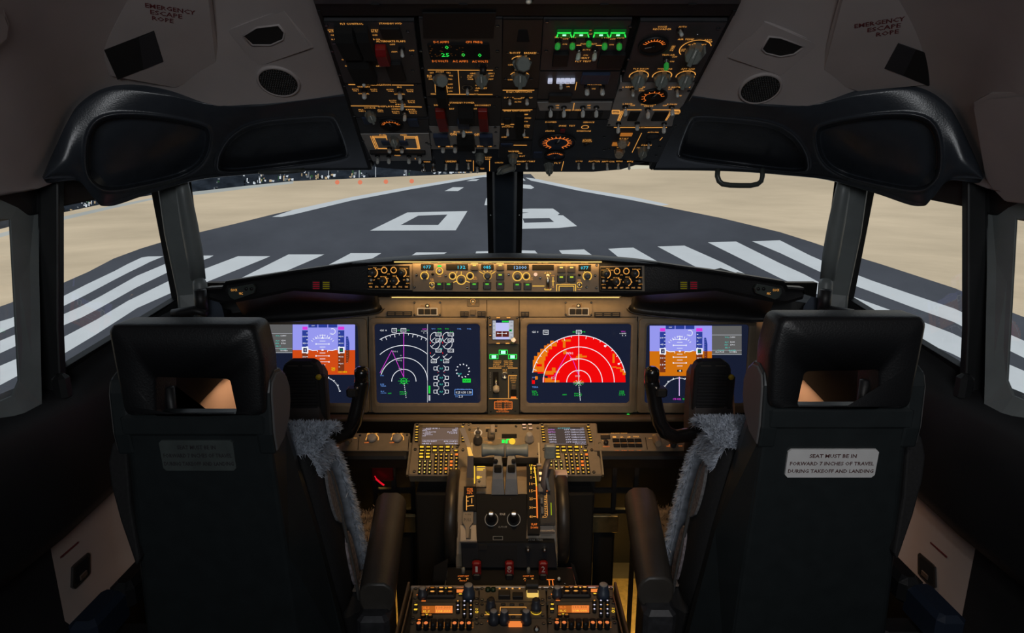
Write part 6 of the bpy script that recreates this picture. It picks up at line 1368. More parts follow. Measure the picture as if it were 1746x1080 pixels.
# flap lever with its labelled block
mb = MB(); c = P(938, 770, 1.40); mb.box(c, (.026, .016, .034), BLUEK, .003); o = sub(mb, 'flap_lever', 'blue grey flap lever with FLAP on its block')
mb = MB(); pl_ = Plane(c - Vector((0, .0085, 0)), 0); mb.T = pl_.frame(pl_.O); mb.text('FLAP', 0, .002, .014, .0035, .0004, GL); mb.build('lettering', o)
mb = MB(); mb.tube([P(935, 784, 1.40), P(930, 800, 1.39), P(927, 825, 1.385), P(926, 842, 1.385)], .0075, mat('purple grey stem', (.09, .08, .09), .4), 8, sq=.5); mb.build('lever_stem', o)
# right hand trim scale and its bits
M = Sub(Plane(P(931, 850, 1.38), 42), 931, 850, 'trim_scale', 'right trim scale with amber ticks')
M.plate([(919, 800), (944, 800), (947, 895), (921, 895)], -.012, .001, DARK)
for k in range(13): M.line(928, 847 + 3 * k, 933 - (k % 3), 846 + 3 * k, .9, AMB)
M.line(932, 842, 933.5, 880, .8, AMB); M.text('A', 926, 882, 3, 4, AMB); M.line(939.5, 858, 940, 879, 1.6, glow('green trim band', (150, 170, 30), .8)); M.text('STAB TRIM', 930, 838, 8, 3, ORG)
for x0, y0, x1, y1, m in ((915, 792, 923, 796, MATS['taupe lever']), (918, 806, 924, 812, METAL), (919, 815, 924, 822, METAL), (917, 826, 926, 841, MATS['blue grey knob']), (921, 850, 926, 861, MATS['blue grey knob']), (922, 866, 927, 878, MATS['blue grey knob'])): mb = MB(); M.slab(x0, y0, x1, y1, .0005, .008, m, mb, .001); M.part('slider_block', mb)
M.finish()
mb = MB(); mb.loft([[P(936 + a, 815 + b, 1.375 + dz) for a, b in ((-6, 0), (-2, 0), (2, 22), (-2, 22))] for dz in (0, .012)], METAL, False); sub(mb, 'guide_plate')
M = Sub(Plane(P(932, 903, 1.365), 60), 932, 903, 'cover_plate', 'small taupe cover plate'); M.plate([(921, 897), (944, 897), (946, 907), (921, 907)], -.01, .002, MATS['taupe lever']); M.finish()
# left: speed brake lever, lit plate, trim scale, pull handle
mb = MB(); mb.loft([[P(*q, z) for q in ((783, 731), (792, 729), (804, 763), (797, 764))] for z in (1.47, 1.455)], MATS['taupe lever'], False); o = sub(mb, 'speed_brake_lever', 'grey speed brake lever with a yellow lit tip')
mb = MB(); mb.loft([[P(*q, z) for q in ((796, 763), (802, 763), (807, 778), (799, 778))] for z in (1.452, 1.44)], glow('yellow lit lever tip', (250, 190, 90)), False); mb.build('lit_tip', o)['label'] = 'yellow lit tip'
mb = MB(); mb.loft([[P(*q, z) for q in ((797, 778), (807, 778), (808, 815), (796, 815))] for z in (1.44, 1.42)], MATS['purple grey stem'], False); mb.build('lever_stem', o)
M = Sub(Plane(P(818, 812, 1.40), 45), 818, 812, 'speed_brake_plate', 'brown plate with yellow lit lines'); M.plate([(812, 796), (829, 796), (829, 831), (812, 831)], -.01, .004, PANEL)
for q in ((813.5, 797, 827, 797), (813.5, 800.5, 827, 800.5), (813.5, 803, 824, 803)): M.line(*q, 1.4, AMBY)
M.line(813, 815.5, 818, 815.5, 5, AMBY); M.line(818, 815, 822, 815, 1.2, AMBY); M.line(809.3, 796, 809.3, 826, 1.6, AMBY); M.screws([(817, 822)], .003); M.finish()
M = Sub(Plane(P(800, 855, 1.385), 42), 800, 855, 'trim_scale', 'left trim scale with amber letters'); M.plate([(791, 830), (812, 830), (812, 872), (790, 872)], -.01, .001, MATTE)
for t, y in (('STAB', 834.5), ('TRIM', 838), ('APL', 841.5)): M.text(t, 801, y, 10, 3, ORG)
for q in ((795.5, 846, 795.5, 871), (795.5, 849, 803, 847), (803, 847, 808, 846.5), (796, 855, 799, 855), (804.5, 850, 804.5, 859), (796, 864, 803, 863), (803, 863, 808, 863)): M.line(*q, 1.3, AMB)
M.finish()
mb = MB(); pl_ = Plane(P(798, 890, 1.375), 42); mb.T = pl_.frame(pl_.O); sc = 1.375 / 1050
mb.prism([(x * sc, y * sc * 1.05) for x, y in ((-9, 17), (9, 17), (9, -2), (3, -10), (2, -26), (-2, -26), (-3, -10), (-9, -2))], 0, .008, PANEL); o = sub(mb, 'pull_handle', 'taupe flag shaped handle reading PULL')
t = MB(); t.T = pl_.frame(pl_.O); t.text('PULL', 0, 2 * sc, 13 * sc, 5 * sc, .0086, DARK); t.text('HORN', 0, 11 * sc, 10 * sc, 2.5 * sc, .0086, DARK); t.build('lettering', o)
M = Sub(Plane(P(799, 912, 1.36), 50), 799, 912, 'cover_plate', 'small taupe cover plate under the pull handle'); M.plate([(785, 896), (812, 896), (813, 924), (784, 924)], -.01, .001, MATS['taupe lever']); mb = MB(); M.slab(795, 903, 803, 920, .0005, .004, BLACK, mb); M.part('slot', mb); M.finish()
M = Sub(Plane(P(880, 945, 1.365), 8), 880, 945, 'trim_cutout_plate', 'dark rear plate with two small knobs'); M.plate([(786, 926), (946, 926), (950, 968), (788, 968)], -.02, .002, mat('blue black plate', (.012, .014, .018), .45))
M.text('STAB TRIM', 913, 918 + 2, 24, 3, GL); M.slab(815, 930, 882, 966, .0015, .003, DARK)
for x in (900, 928):
    mb = MB(); b = Vector((*M.p(x, 936), .002)); mb.lathe(b, [(.006, 0), (.006, .006), (.003, .01), (.004, .016), (.002, .018)], SILVER, 12, (0, .3, 1)); M.part('cutout_switch', mb)
M.slab(817, 928, 830, 936, .0028, .006, BLACK); M.finish()

# fire handle panel
FPL = Plane(onz(870, 985, .532), 90)
M = Mod(FPL, 870, 985, 'fire_control_panel', 'dark panel behind the radios holding three red fire handles', 'control panel')
M.plate([(763, 969), (977, 969), (984, 1006), (758, 1006)], -.03, .001, DARK); M.line(764, 970, 976, 970, 1.2, mat('bright edge', (.6, .6, .62), .3, 1.0)); M.line(764, 970, 758, 1004, 1.2, MATS['bright edge']); M.line(976, 970, 983, 1004, 1.2, MATS['bright edge'])
for cx, t in ((813, '1'), (868.5, 'APU'), (926, '2')):
    mb = MB(); b = M.p(cx, 986); mb.box((b[0], b[1], .007), (.016, .018, .014), BLACK, .002); hd = M.part('fire_handle', mb, 'red fire handle marked ' + t)
    g = MB(); g.box((b[0], b[1] + .002, .023), (.019, .013, .034), REDG, .003); g.build('grip', hd)['label'] = 'red grip'
    g = MB(); pw_ = Plane((0, 0, 0), 0); g.T = Matrix.Translation((b[0], b[1] - .0050, .026)) @ Matrix.Rotation(R_(90), 4, 'X')
    if t != 'APU': g.text(t, 0, 0, .008 if t == '2' else .005, .015, .0008, mat('white lettering', (.6, .6, .58), .5))
    else:
        g.arc(0, .003, .0035, -30, 250, .0014, .0008, MATS['white lettering']); g.arc(0, -.004, .0035, 150, 400, .0014, .0008, MATS['white lettering']); g.line(0, -.002, 0, .006, .0014, .0008, MATS['white lettering'])
    g.build('numeral', hd)['label'] = 'white mark'
for x in (790, 901): M.text('OVHT DET', x, 984, 19, 2.6, ORG); M.text('FAULT', x, 992, 12, 2, ORG); M.text('A    B', x, 988.5, 18, 2.2, AMB)
for x in (790, 901): 
    mb = MB(); b = M.p(x, 978); mb.lathe((*b, 0), [(.005, 0), (.004, .012), (.003, .014)], GREYK, 12); M.part('test_knob', mb)
for q in ((932, 990, 945, 990), (936, 990, 937, 1000), (942, 990, 943, 1000)): M.line(*q, 1.4, ORG)
toggle(M, 953, 992, 953, 986, h=.012, cap=False); M.text('.', 963, 996, 2, 2, WHT)
M.done()
for sx, pts in ((-1, [(740, 966), (764, 953), (760, 1004), (737, 1004)]), (1, [(973, 960), (979, 964), (990, 1004), (984, 1004)])):
    mb = MB(); mb.loft([[P(*q, 1.335 + dz) for q in pts] for dz in (0, .004)], mat('dark edge plate', (.05, .045, .04), .35, .8), False); tag(mb.build('edge_plate'), 'thin upright metal plate %s of the fire handles' % ('left' if sx < 0 else 'right'), 'plate')

# radio pedestal
EPL = Plane(onz(873, 1003, .555), 90)
M = Mod(EPL, 873, 1035, 'radio_pedestal', 'long pedestal body between the seats carrying the radio panels', 'pedestal')
a, b, c, d = M.rect(697, 1003, 1050, 1003); a0 = M.p(701, 1003); a1 = M.p(1045, 1003); yb_ = M.p(873, 1200)[1]
M.mb.box(((a0[0] + a1[0]) / 2, (a0[1] + yb_) / 2, -.285), (a1[0] - a0[0], a0[1] - yb_, .54), BLACK, .003)
for s_, x in ((-1, a0[0]), (1, a1[0])): M.mb.box((x + s_ * .004, (a0[1] + yb_) / 2, -.05), (.005, a0[1] - yb_, .13), mat('worn rail', (.22, .17, .12), .35, .7), .001); M.mb.box((x - s_ * .003, (a0[1] + yb_) / 2, -.006), (.003, a0[1] - yb_, .014), MATS['worn rail'])
M.mb.box(((a0[0] + a1[0]) / 2, a0[1] - .003, .001), (a1[0] - a0[0], .006, .010), mat('pale metal front edge', (.5, .46, .42), .3, .8), .001)  # pale metal strip along the front edge
M.done('body')
N = lambda x, y: (690 + x / 9.19, 990 + y / 9.19)
O = lambda x, y: (870 + x / 8.73, 990 + y / 8.73)
RG = 'radio panels on the pedestal'
def dark_knob(M, px, py, h, r, col=None, top=None, nm='tuning_knob'):
    mb = MB(); b = Vector((*M.p(px, py), M.z)); mb.lathe(b, [(r * 1.25, 0), (r * 1.2, h * .45), (r, h * .5), (r * .92, h * .95), (r * .8, h)], col or mat('blue black knob', (.03, .035, .048), .4), 16); mb.lathe(b + Vector((0, 0, h * .995)), [(r * .8, 0), (r * .7, .0008)], top or MATS['pewter knob'], 16); return M.part(nm, mb)
def oval(M, f, x, y, w_, h_, col):
    mb = MB(); X, Y = M.p(*f(x, y)); rx = M.w(*f(x, y), w_ / 9) / 2; ry = M.h(*f(x, y), h_ / 9) / 2
    T = [(X + rx * math.cos(R_(t)), Y + ry * math.sin(R_(t))) for t in range(0, 360, 24)]; mb.prism(T, M.z - .0005, M.z + .004, BLACK); mb.flat([(X + rx * .62 * math.cos(R_(t)), Y + ry * .5 * math.sin(R_(t))) for t in range(0, 360, 24)], M.z + .0044, col); M.part('key', mb)
def vhf(f, off, label):
    g = lambda x, y: f(x + off, y)
    M = Mod(EPL, *g(620, 240), 'communication_radio', label, 'radio', RG); M.plate([g(135, 118), g(1155, 118), g(1160, 375), g(120, 375)], -.003, .005, PANELD); M.z = .005
    M.text('ACTIVE', *g(432, 142), 14, 2.4, ORG); M.text('STANDBY', *g(885, 142), 16, 2.4, ORG); M.text('VHF', *g(655, 135), 6, 2, AMBD)
    for x0, x1 in ((255, 590), (725, 960)):
        mb = MB(); M.slab(*g(x0, 178), *g(x1, 240), .0045, .006, MATTE, mb); rct(M, mb, g, x0 + (90 if x0 > 700 else 5), 186, x1 - (0 if x0 > 700 else 240), 236, glow('orange lit window', (238, 130, 60)), .0064); M.part('frequency_window', mb, 'orange lit window')
    button(M, *g(625, 170), *g(690, 200), .004, BLACK, (.7, .5, 0), AMBY, 'transfer_key')
    mb = MB(); M.slab(*g(340, 205), *g(808, 340), .0045, .014, DARK, mb, .003); M.part('key_block', mb); M.z = .0145
    for r_ in range(2):
        for k in range(3): oval(M, g, 438 + 138 * k, 238 + 62 * r_, 105, 44, AMB if (k + r_) % 3 else AMBD)
    M.z = .005; M.line(*g(408, 210), *g(485, 210), 1.5, AMBY, .0105)
    dark_knob(M, *g(285, 300), .022, .0085); dark_knob(M, *g(1005, 310), .03, .0105, mat('navy knob', (.03, .045, .075), .4)); button(M, *g(848, 255), *g(902, 285), .003, BLACK, (.8, .5, 0), AMBY); M.line(*g(190, 265), *g(225, 265), 1.6, ORG); M.line(*g(265, 362), *g(330, 362), 1.4, ORG)
    M.screws([g(175, 170), g(165, 320), g(1130, 175), g(1130, 325)], .0035); M.done()
def nav(f, off, label, col):
    g = lambda x, y: f(x + off, y)
    M = Mod(EPL, *g(620, 510), 'navigation_radio', label, 'radio', RG); M.plate([g(118, 382), g(1160, 382), g(1168, 655), g(105, 655)], -.003, .005, PANELD); M.z = .005
    mb = MB(); M.slab(*g(255, 436), *g(760, 566), .0045, .006, MATTE, mb); rct(M, mb, g, 268, 446, 752, 560, glow('orange page lower', (224, 120, 44), .55), .0064); rct(M, mb, g, 480, 446, 752, 560, glow('orange lit window', (238, 130, 60)), .0066)
    for t, x, y, w_ in (('ILS', 345, 478, 90), ('110.300', 610, 476, 220), ('ILS', 345, 535, 100), ('108.000', 610, 532, 220)): tx(M, mb, g, t, x, y, w_, 34, 9.19, col if y > 500 else ORG if x < 500 else AMBD, .0070)
    M.part('frequency_window', mb, 'orange lit window of frequency digits')
    button(M, *g(145, 430), *g(208, 480), .004, BLACK, (.7, .4, .2), AMBY); button(M, *g(140, 505), *g(205, 560), .004, BLACK, (.8, .45, .2), AMBY)
    for x in (292, 400): oval(M, g, x, 608, 85, 50, AMBD)
    M.line(*g(320, 574), *g(385, 574), 1.6, AMBY)
    for r_ in range(4):
        for k in range(3):
            if r_ == 3 and k == 0: continue
            mb = MB(); X, Y = M.p(*g(835 + 102 * k, 408 + 68 * r_)); mb.lathe((X, Y, .0045), [(.0042, 0), (.0042, .006), (.003, .0075)], BLACK, 12); mb.lathe((X, Y + .0006, .012), [(.0018, 0), (.0012, .0003)], PWH if (r_ + k) % 3 else AMB, 8); M.part('key', mb)
    M.text('N', *g(1130, 492), 4, 3, AMBY); M.ring(*g(1130, 535), 2.2, 0, 360, 1.2, AMBY); M.screws([g(165, 390), g(135, 628), g(1130, 405), g(1130, 632)], .0035); M.done()
def audio(f, off, label):
    g = lambda x, y: f(x + off, y)
    M = Mod(EPL, *g(620, 780), 'audio_selector_panel', label, 'radio', RG); M.plate([g(100, 664), g(1168, 664), g(1210, 1100), g(40, 1100)], -.003, .005, PANELD); M.z = .005
    for k in range(8):
        x = 230 + 112 * k; button(M, *g(x - 42, 688), *g(x + 42, 765), .008, DARK, (.5, .18, .2) if k == 0 else None, ORG)
        mb = MB(); X, Y = M.p(*g(x - 5, 800)); mb.lathe((X, Y, .0045), [(.0055, 0), (.005, .012), (.004, .014)], BLACK, 12)
        lit = k in (0, 1, 5, 6, 7)
        mb.lathe((X, Y, .0184), [(.004, 0), (.003, .0006)], glow('orange lit cap', (240, 130, 70), .9) if lit else DARK, 12); M.part('volume_knob', mb, 'orange lit volume knob' if lit else None)
        M.line(*g(x + 56, 695), *g(x + 56, 770), .7, AMBD)
    M.line(*g(180, 785), *g(1080, 785), .8, AMBD); M.screws([g(120, 715), g(1130, 715)], .0035); M.done()
vhf(N, 0, 'left front radio with two orange windows and six oval keys'); nav(N, 0, 'left navigation radio with an orange window and round number keys', AMBY); audio(N, 0, 'left audio panel at the bottom edge with eight square keys and round knobs')
sxo = lambda x, y: O(x * .95, y * .95 - 8)
vhf(sxo, 448, 'right front radio with two orange windows and six oval keys'); nav(sxo, 482, 'right navigation radio with an orange window and round number keys', AMBY); audio(sxo, 505, 'right audio panel at the bottom edge with eight square keys and round knobs')
# middle column
M = Mod(EPL, 873, 1016, 'cargo_fire_panel', 'middle front panel with a lit yellow flap between the two front radios', 'control panel', RG); M.plate([(818, 1003), (930, 1003), (931, 1030), (817, 1030)], -.003, .005, PANELD); M.z = .005
for x in (852, 864, 874, 886): M.line(x - 1.5, 1008, x + 1.5, 1008, 2.4, AMB)
M.text('CARGO FIRE', 870, 1004.5, 40, 1.6, AMBD)
for x in (832, 841): mb = MB(); mb.lathe((*M.p(x, 1011), .0045), [(.006, 0), (.005, .006)], mat('dark green lens', (.01, .03, .012), .3), 12); M.part('round_light', mb)
toggle(M, 838, 1027, 838, 1022, h=.016, cap=False, m=METAL); annun(M, 850, 1017, 870, 1027, BLACK, h=.010); annun(M, 874, 1019, 892, 1027, DARK, h=.008)
guard(M, 896, 1001, 918, 1013, .016, DARK); mb = MB(); M.slab(898, 1012, 918, 1024, .0045, .010, glow('yellow lit flap', (235, 195, 100)), mb, .002); M.slab(899, 1013, 917, 1019, .0095, .0105, PANELD, mb); M.part('lit_flap', mb, 'lit yellow flap')
M.screws([(822, 1008), (925, 1008), (822, 1027), (925, 1027)], .0035); M.done()
M = Mod(EPL, 873, 1045, 'transponder_panel', 'middle panel with two ringed dark knobs at its ends', 'control panel', RG); M.plate([(817, 1031), (931, 1031), (932, 1058), (816, 1058)], -.003, .005, PANELD); M.z = .005
M.box_outline(853, 1040, 897, 1053, 1.0, AMB); M.line(826, 1053, 897, 1053, 1.0, AMB)
for x in (837, 914): M.ring(x, 1047, 8, 160, 380, 2.2, AMBY); dark_knob(M, x, 1046, .026, .0085, top=BLACK)
for x, y in ((858, 1036), (873, 1036), (889, 1036), (861, 1047), (891, 1047), (875, 1057)): annun(M, x - 4, y - 1.6, x + 4, y + 1.6, BLACK, 'key', .003)
M.screws([(822, 1035), (925, 1036), (822, 1054), (925, 1054)], .0035); M.done()
M = Mod(EPL, 873, 1074, 'rudder_trim_panel', 'middle panel at the bottom edge with an orange window between dark knobs', 'control panel', RG); M.plate([(816, 1059), (932, 1059), (938, 1115), (812, 1115)], -.003, .005, PANELD); M.z = .005
mb = MB(); M.slab(867, 1066, 890, 1074, .0045, .008, glow('orange lit window', (238, 130, 60)), mb); M.part('trim_window', mb, 'orange lit window')
for x in (842, 860, 897): dark_knob(M, x, 1066, .026, .0085)
toggle(M, 915, 1078, 915, 1074, h=.014, cap=False); M.text('RUDDER', 834, 1064, 6, 2, ORG); M.text('AILERON', 852, 1064, 6, 2, ORG); M.screws([(821, 1068), (927, 1068)], .0035); M.done()
# warm patches low beside the stand: brushed floor plates and plates added with the amber glow in their colour
for sx, lab in ((-1, 'left'), (1, 'right')):
    p0 = onz(680 if sx < 0 else 1075, 1042, .0)
    mb = MB(); mb.box((p0.x, p0.y, .006), (.12, .30, .010), mat('brushed amber plate', (.55, .42, .2), .35, .9, noise=.2, nscale=60), .002); tag(mb.build('floor_plate'), 'brushed amber lit floor plate on the %s of the pedestal' % lab, 'plate')
    x = P(686 if sx < 0 else 1027, 895, 1.62).x; c = P(686 if sx < 0 else 1030, 893, 1.66)
    mb = MB(); mb.box((c.x - sx * 0, c.y, c.z), (.075, .012, .05), MATS['brushed amber plate'], .002); mb.box((c.x, c.y + .01, c.z / 2), (.05, .01, c.z), MATTE); tag(mb.build('glow_plate'), 'small plate standing for an amber glow low on the %s of the stand' % lab, 'plate')
# ------------------------------------------------------------------ control columns
def yoke(sx):
    MX = lambda v: Vector(v) if sx < 0 else Vector((-.024 - v[0], v[1], v[2]))
    hub = P(512, 735, 1.45)
    t = empty('control_yoke', MX((hub.x, hub.y + .12, 0)), 'black control yoke with a checklist block and two horns before the %s seat' % word(sx), 'control yoke')
    inv = t.matrix_world.inverted()
    def put(mb, name, label=None, parent=None):
        mb.v = [inv @ MX(v) for v in mb.v]
        if sx > 0: mb.f = [f[::-1] for f in mb.f]
        o = mb.build(name, parent or t)
        if label: o['label'] = label
        return o
    GL_ = mat('gloss black grip', (.008, .008, .009), .22, coat=.4)
    mb = MB(); mb.tube([Vector((hub.x, 1.60, .01)), Vector((hub.x, 1.59, .35)), Vector((hub.x, 1.50, .58)), hub + Vector((0, .06, -.02)), hub + Vector((0, .06, .08))], [.05, .04, .034, .04, .035], BLACK, 16); put(mb, 'column')
    mb = MB(); cs_ = [P(515, 740, 1.46), P(516, 690, 1.47), P(516, 640, 1.475), P(516, 628, 1.475)]
    mb.loft([[c + Vector((a * w_, b, 0)) for a, b in ((-.052, -.01), (-.045, -.02), (.045, -.02), (.056, -.01), (.056, .03), (-.056, .03))] for c, w_ in zip(cs_, (1.05, 1.0, .92, .75))], mat('brown black hub', (.06, .048, .045), .4, noise=.2, nscale=30), False); hb = put(mb, 'hub', 'brown black hub behind the block')
    for s_ in (-1, 1):
        dx = lambda px: px if s_ > 0 else 2 * 513 - px
        mb = MB(); pth = [P(dx(x), y, z) for x, y, z in ((535, 733, 1.455), (556, 742, 1.45), (578, 745, 1.445), (594, 737, 1.44), (604, 720, 1.44), (610, 695, 1.44), (614, 672, 1.44), (617, 655, 1.438), (618, 640, 1.435))]
        mb.tube(pth, [.017, .017, .017, .0175, .0175, .017, .017, .018, .016], GL_, 14); hn = put(mb, 'wheel_horn')
        mb = MB(); c = P(dx(617), 640, 1.43); mb.lathe(c - Vector((0, 0, .018)), [(.012, 0), (.0165, .006), (.0175, .022), (.0165, .032), (.009, .038)], GL_, 16); put(mb, 'grip_cap', None, hn)
        mb = MB(); mb.box(P(dx(602), 668, 1.432), (.026, .03, .022), BLACK, .004); put(mb, 'switch_block', None, hn)
        mb = MB(); mb.cyl(P(dx(609), 662, 1.42), .004, .004, SILVER, 10, (0, -1, 0)); put(mb, 'trim_switch', 'small silver switch', hn)
    # checklist block with its slots
    x0, x1 = (480, 543)
    A0 = P(x0, 617, 1.425); A1 = P(x1, 725, 1.425)
    cx = (A0.x + A1.x) / 2; w_ = A1.x - A0.x; zt, zb_ = A0.z, A1.z - .015; Y = A0.y
    mb = MB(); pts = [(-w_ / 2, zb_), (w_ / 2 , zb_), (w_ / 2, zt - .02), (w_ / 2 - .006, zt - .006), (w_ / 2 - .018, zt), (-w_ / 2 + .018, zt), (-w_ / 2 + .006, zt - .006), (-w_ / 2, zt - .02)]
    mb.loft([[Vector((cx + x, Y + d, z)) for x, z in pts] for d in (0, .03)], BLACK, False); bl = put(mb, 'checklist_block')
    bl.modifiers.new('b', 'BEVEL').width = .003
    for k in range(13):
        z = zt - .026 - k * .0078; mb = MB(); mb.box((cx, Y - .0015, z), (w_ * .78, .003, .0042), mat('checklist slot', (.022, .022, .024), .4), .001); put(mb, 'checklist_slide', None, bl)
    for dx_ in (-.017, .017): mb = MB(); mb.box((cx + dx_, Y - .0008, zt - .010), (.024, .002, .0016), mat('dull metal slit', (.2, .17, .14), .4, .7)); put(mb, 'slit', None, bl)
    s2 = 1 if sx < 0 else -1
    mb = MB(); bx_ = cx + s2 * (w_ / 2 + .003); mb.box((bx_, Y + .008, (zt - .035 + zb_) / 2), (.016, .02, zt - .035 - zb_), BLACK, .003); put(mb, 'side_rail', None, bl)
    mb = MB(); mb.cyl((bx_ - s2 * .004, Y - .002, zt - .036), .0065, .005, mat('yellow button', (.52, .36, .02), .4), 16, (0, -1, 0)); put(mb, 'yellow_button', 'round yellow button', bl)
yoke(-1); yoke(1)

# ------------------------------------------------------------------ pilot seats
SEATM = mat('dark seat shell', (.020, .025, .027), .38, noise=.1, nscale=30)
CLOTH = mat('black seat cloth', (.012, .012, .013), .8, noise=.3, nscale=200)
FUR = mat('grey sheepskin', (.42, .46, .53), .9, noise=.3, nscale=60)
FURW = mat('beige sheepskin', (.34, .27, .22), .95, noise=.2, nscale=60)
ARML = mat('worn brown black armrest', (.05, .044, .038), .42, noise=.15, nscale=25, bump=.15, bscale=200)
EARM = mat('grey side pad', (.13, .125, .125), .6)
def fur(mb, base, nrm, n, L, rnd, m, sag=Vector((0, 0, -.3)), wd=.0010):
    "wool tufts on a surface; base and nrm give a point and its normal for u, v in 0..1"
    for _ in range(n):
        u, v = rnd.random(), rnd.random(); p = base(u, v); k = nrm(u, v)
        d = (k + sag + Vector((rnd.gauss(0, .45), rnd.gauss(0, .45), rnd.gauss(0, .45)))).normalized(); l = L * rnd.uniform(.55, 1.15)
        s_ = d.cross(Vector((rnd.random() - .5, rnd.random() - .5, rnd.random() - .5))).normalized() * wd * rnd.uniform(.7, 1.5)
        c = Vector((rnd.gauss(0, .25), rnd.gauss(0, .25), -.3)) * l * .5
        mb.add([p - s_, p + s_, p + d * l * .55 + s_ * .8, p + d * l * .55 - s_ * .8, p + d * l + c], [(0, 1, 2, 3), (3, 2, 4)], m, True)
def seat(sx):
    w = word(sx); dx, dz = (0, 0) if sx < 0 else (.008, .013)
    MX = lambda v: Vector(v) if sx < 0 else Vector((2 * dx - v[0], v[1], v[2] + (dz if v[2] > .3 else 0)))
    t = empty('pilot_seat', MX((-.54, 1.1, 0)), ('left pilot seat with dark shell and a faded dim placard on its back' if sx < 0 else 'right pilot seat with dark shell and a bright white placard on its back'), 'seat', 'pilot seats')
    inv = t.matrix_world.inverted(); rnd = random.Random(21 if sx < 0 else 22)
    def put(mb, name, label=None, parent=None, bevel=0, sub_=0, flip=True):
        mb.v = [inv @ MX(v) for v in mb.v]
        if sx > 0 and flip: mb.f = [f[::-1] for f in mb.f]
        o = mb.build(name, parent or t, bevel, sub_)
        if label: o['label'] = label
        return o
    # back shell
    def ring(z, xl, xr, xc, y0, y1): return [Vector(q) for q in ((xl, y0 + .012, z), (xl + .012, y0, z), (xr, y0, z), (xc, y0 + (y1 - y0) * .75, z), (xc, y1, z), (xl - .005, y1, z))]
    rings = [ring(.12, -.735, -.40, -.33, 1.03, 1.14), ring(.40, -.722, -.412, -.345, 1.02, 1.12), ring(.70, -.698, -.416, -.382, 1.003, 1.10), ring(.94, -.676, -.420, -.412, .99, 1.06), ring(.965, -.674, -.422, -.414, .988, 1.05)]
    mb = MB(); mb.loft(rings, SEATM, False); sh = put(mb, 'back_shell', None, None, .006)
    mb = MB(); mb.box((-.548, 1.000, .972), (.256, .034, .044), SEATM, .008); put(mb, 'top_cross_band', None, sh)
    # placard
    Z = lambda py: 1.4 + .99 / (cp + (540 - py) / F_PX * sp) * (-sp + (540 - py) / F_PX * cp)
    if sx < 0: x0, x1, z0, z1 = -.612, -.484, Z(803), Z(750)
    else: x0, x1, z0, z1 = P(1345, 790, 1.07).x, P(1500, 790, 1.07).x, Z(815), Z(766)
    pm = mat('faded placard', (.075, .090, .088), .45, noise=.15, nscale=30) if sx < 0 else mat('white placard', (.78, .78, .78), .5, noise=.05, nscale=30)
    tm = mat('faded placard letters', (.035, .032, .036), .5) if sx < 0 else mat('maroon placard letters', (.11, .045, .045), .5)
    zz = (z0 + z1) / 2; f_ = (zz - .40) / .55; yq = 1.02 - .03 * f_ - .002
    fr = Plane((0, yq, zz), -3.1)
    mb = MB(); mb.T = Matrix.Translation(((x0 + x1) / 2, yq, zz)) @ Matrix.Rotation(R_(90 + 3.1), 4, 'X')
    hw, hh = (x1 - x0) / 2, (z1 - z0) / 2; r_ = .005
    mb.prism([(-hw + r_, -hh), (hw - r_, -hh), (hw, -hh + r_), (hw, hh - r_), (hw - r_, hh), (-hw + r_, hh), (-hw, hh - r_), (-hw, -hh + r_)], -.004, .0016, pm)
    for k, (s_, ww) in enumerate((('SEAT MUST BE IN', .52), ('FORWARD 7 INCHES OF TRAVEL', .93), ('DURING TAKEOFF AND LANDING', .95))): mb.text(s_, 0, hh * (.56 - .54 * k), 2 * hw * ww, hh * .26, .0022, tm, bold=.02)
    if sx > 0:
        i2 = t.matrix_world.inverted(); mb.v = [i2 @ v for v in mb.v]; o = mb.build('placard', t)
    else: o = put(mb, 'placard', flip=False)
    o['label'] = ('faded grey placard' if sx < 0 else 'white placard') + ' with three lines of seat travel warning'
    # headrest: padded block with an opening
    def loop(pts, n, rad):
        out = []
        for i, q in enumerate(pts):
            a, b, c = Vector(pts[i - 1]), Vector(q), Vector(pts[(i + 1) % len(pts)]); u = (a - b).normalized(); v = (c - b).normalized()
            p0, p1 = b + u * rad, b + v * rad
            for k in range(n):
                f = k / (n - 1); out.append((p0 * (1 - f) ** 2 + b * 2 * f * (1 - f) + p1 * f * f))
        return out
    px = lambda x, y: ((x - 873) / F_PX * 1.045, 1.4 + 1.045 * (-sp + (540 - y) / F_PX * cp))
    big = loop([px(204, 546), px(448, 546), px(458, 610), px(452, 712), px(210, 712), px(205, 610)], 6, .016)
    sm = loop([px(272, 637), px(335, 636), px(395, 641), px(402, 706), px(335, 707), px(264, 707)], 6, .008)
    cb = sum(big, Vector((0, 0))) / len(big)
    ins = lambda L, d, s_: [p + (cb - p).normalized() * d * s_ for p in L]
    R3 = lambda L, y: [Vector((p[0], y, p[1])) for p in L]
    low = lambda L: [Vector((p[0], p[1] - (.026 if p[1] < cb[1] - .03 else 0))) for p in L]
    mb = MB(); rr = [R3(low(sm), 1.045), R3(sm, .985), R3(ins(sm, .004, -1), .979), R3(ins(big, .010, 1), .976), R3(ins(big, .003, 1), .981), R3(big, .990), R3(low(big), 1.035), R3(ins(low(big), .004, 1), 1.045), R3(low(sm), 1.045)]
    mb.loft(rr, LEATHER, True, False); put(mb, 'headrest')
    for xx in (-.60, -.47): mb = MB(); mb.cyl((xx, 1.02, .94), .008, .09, BLACK, 10); put(mb, 'headrest_post')
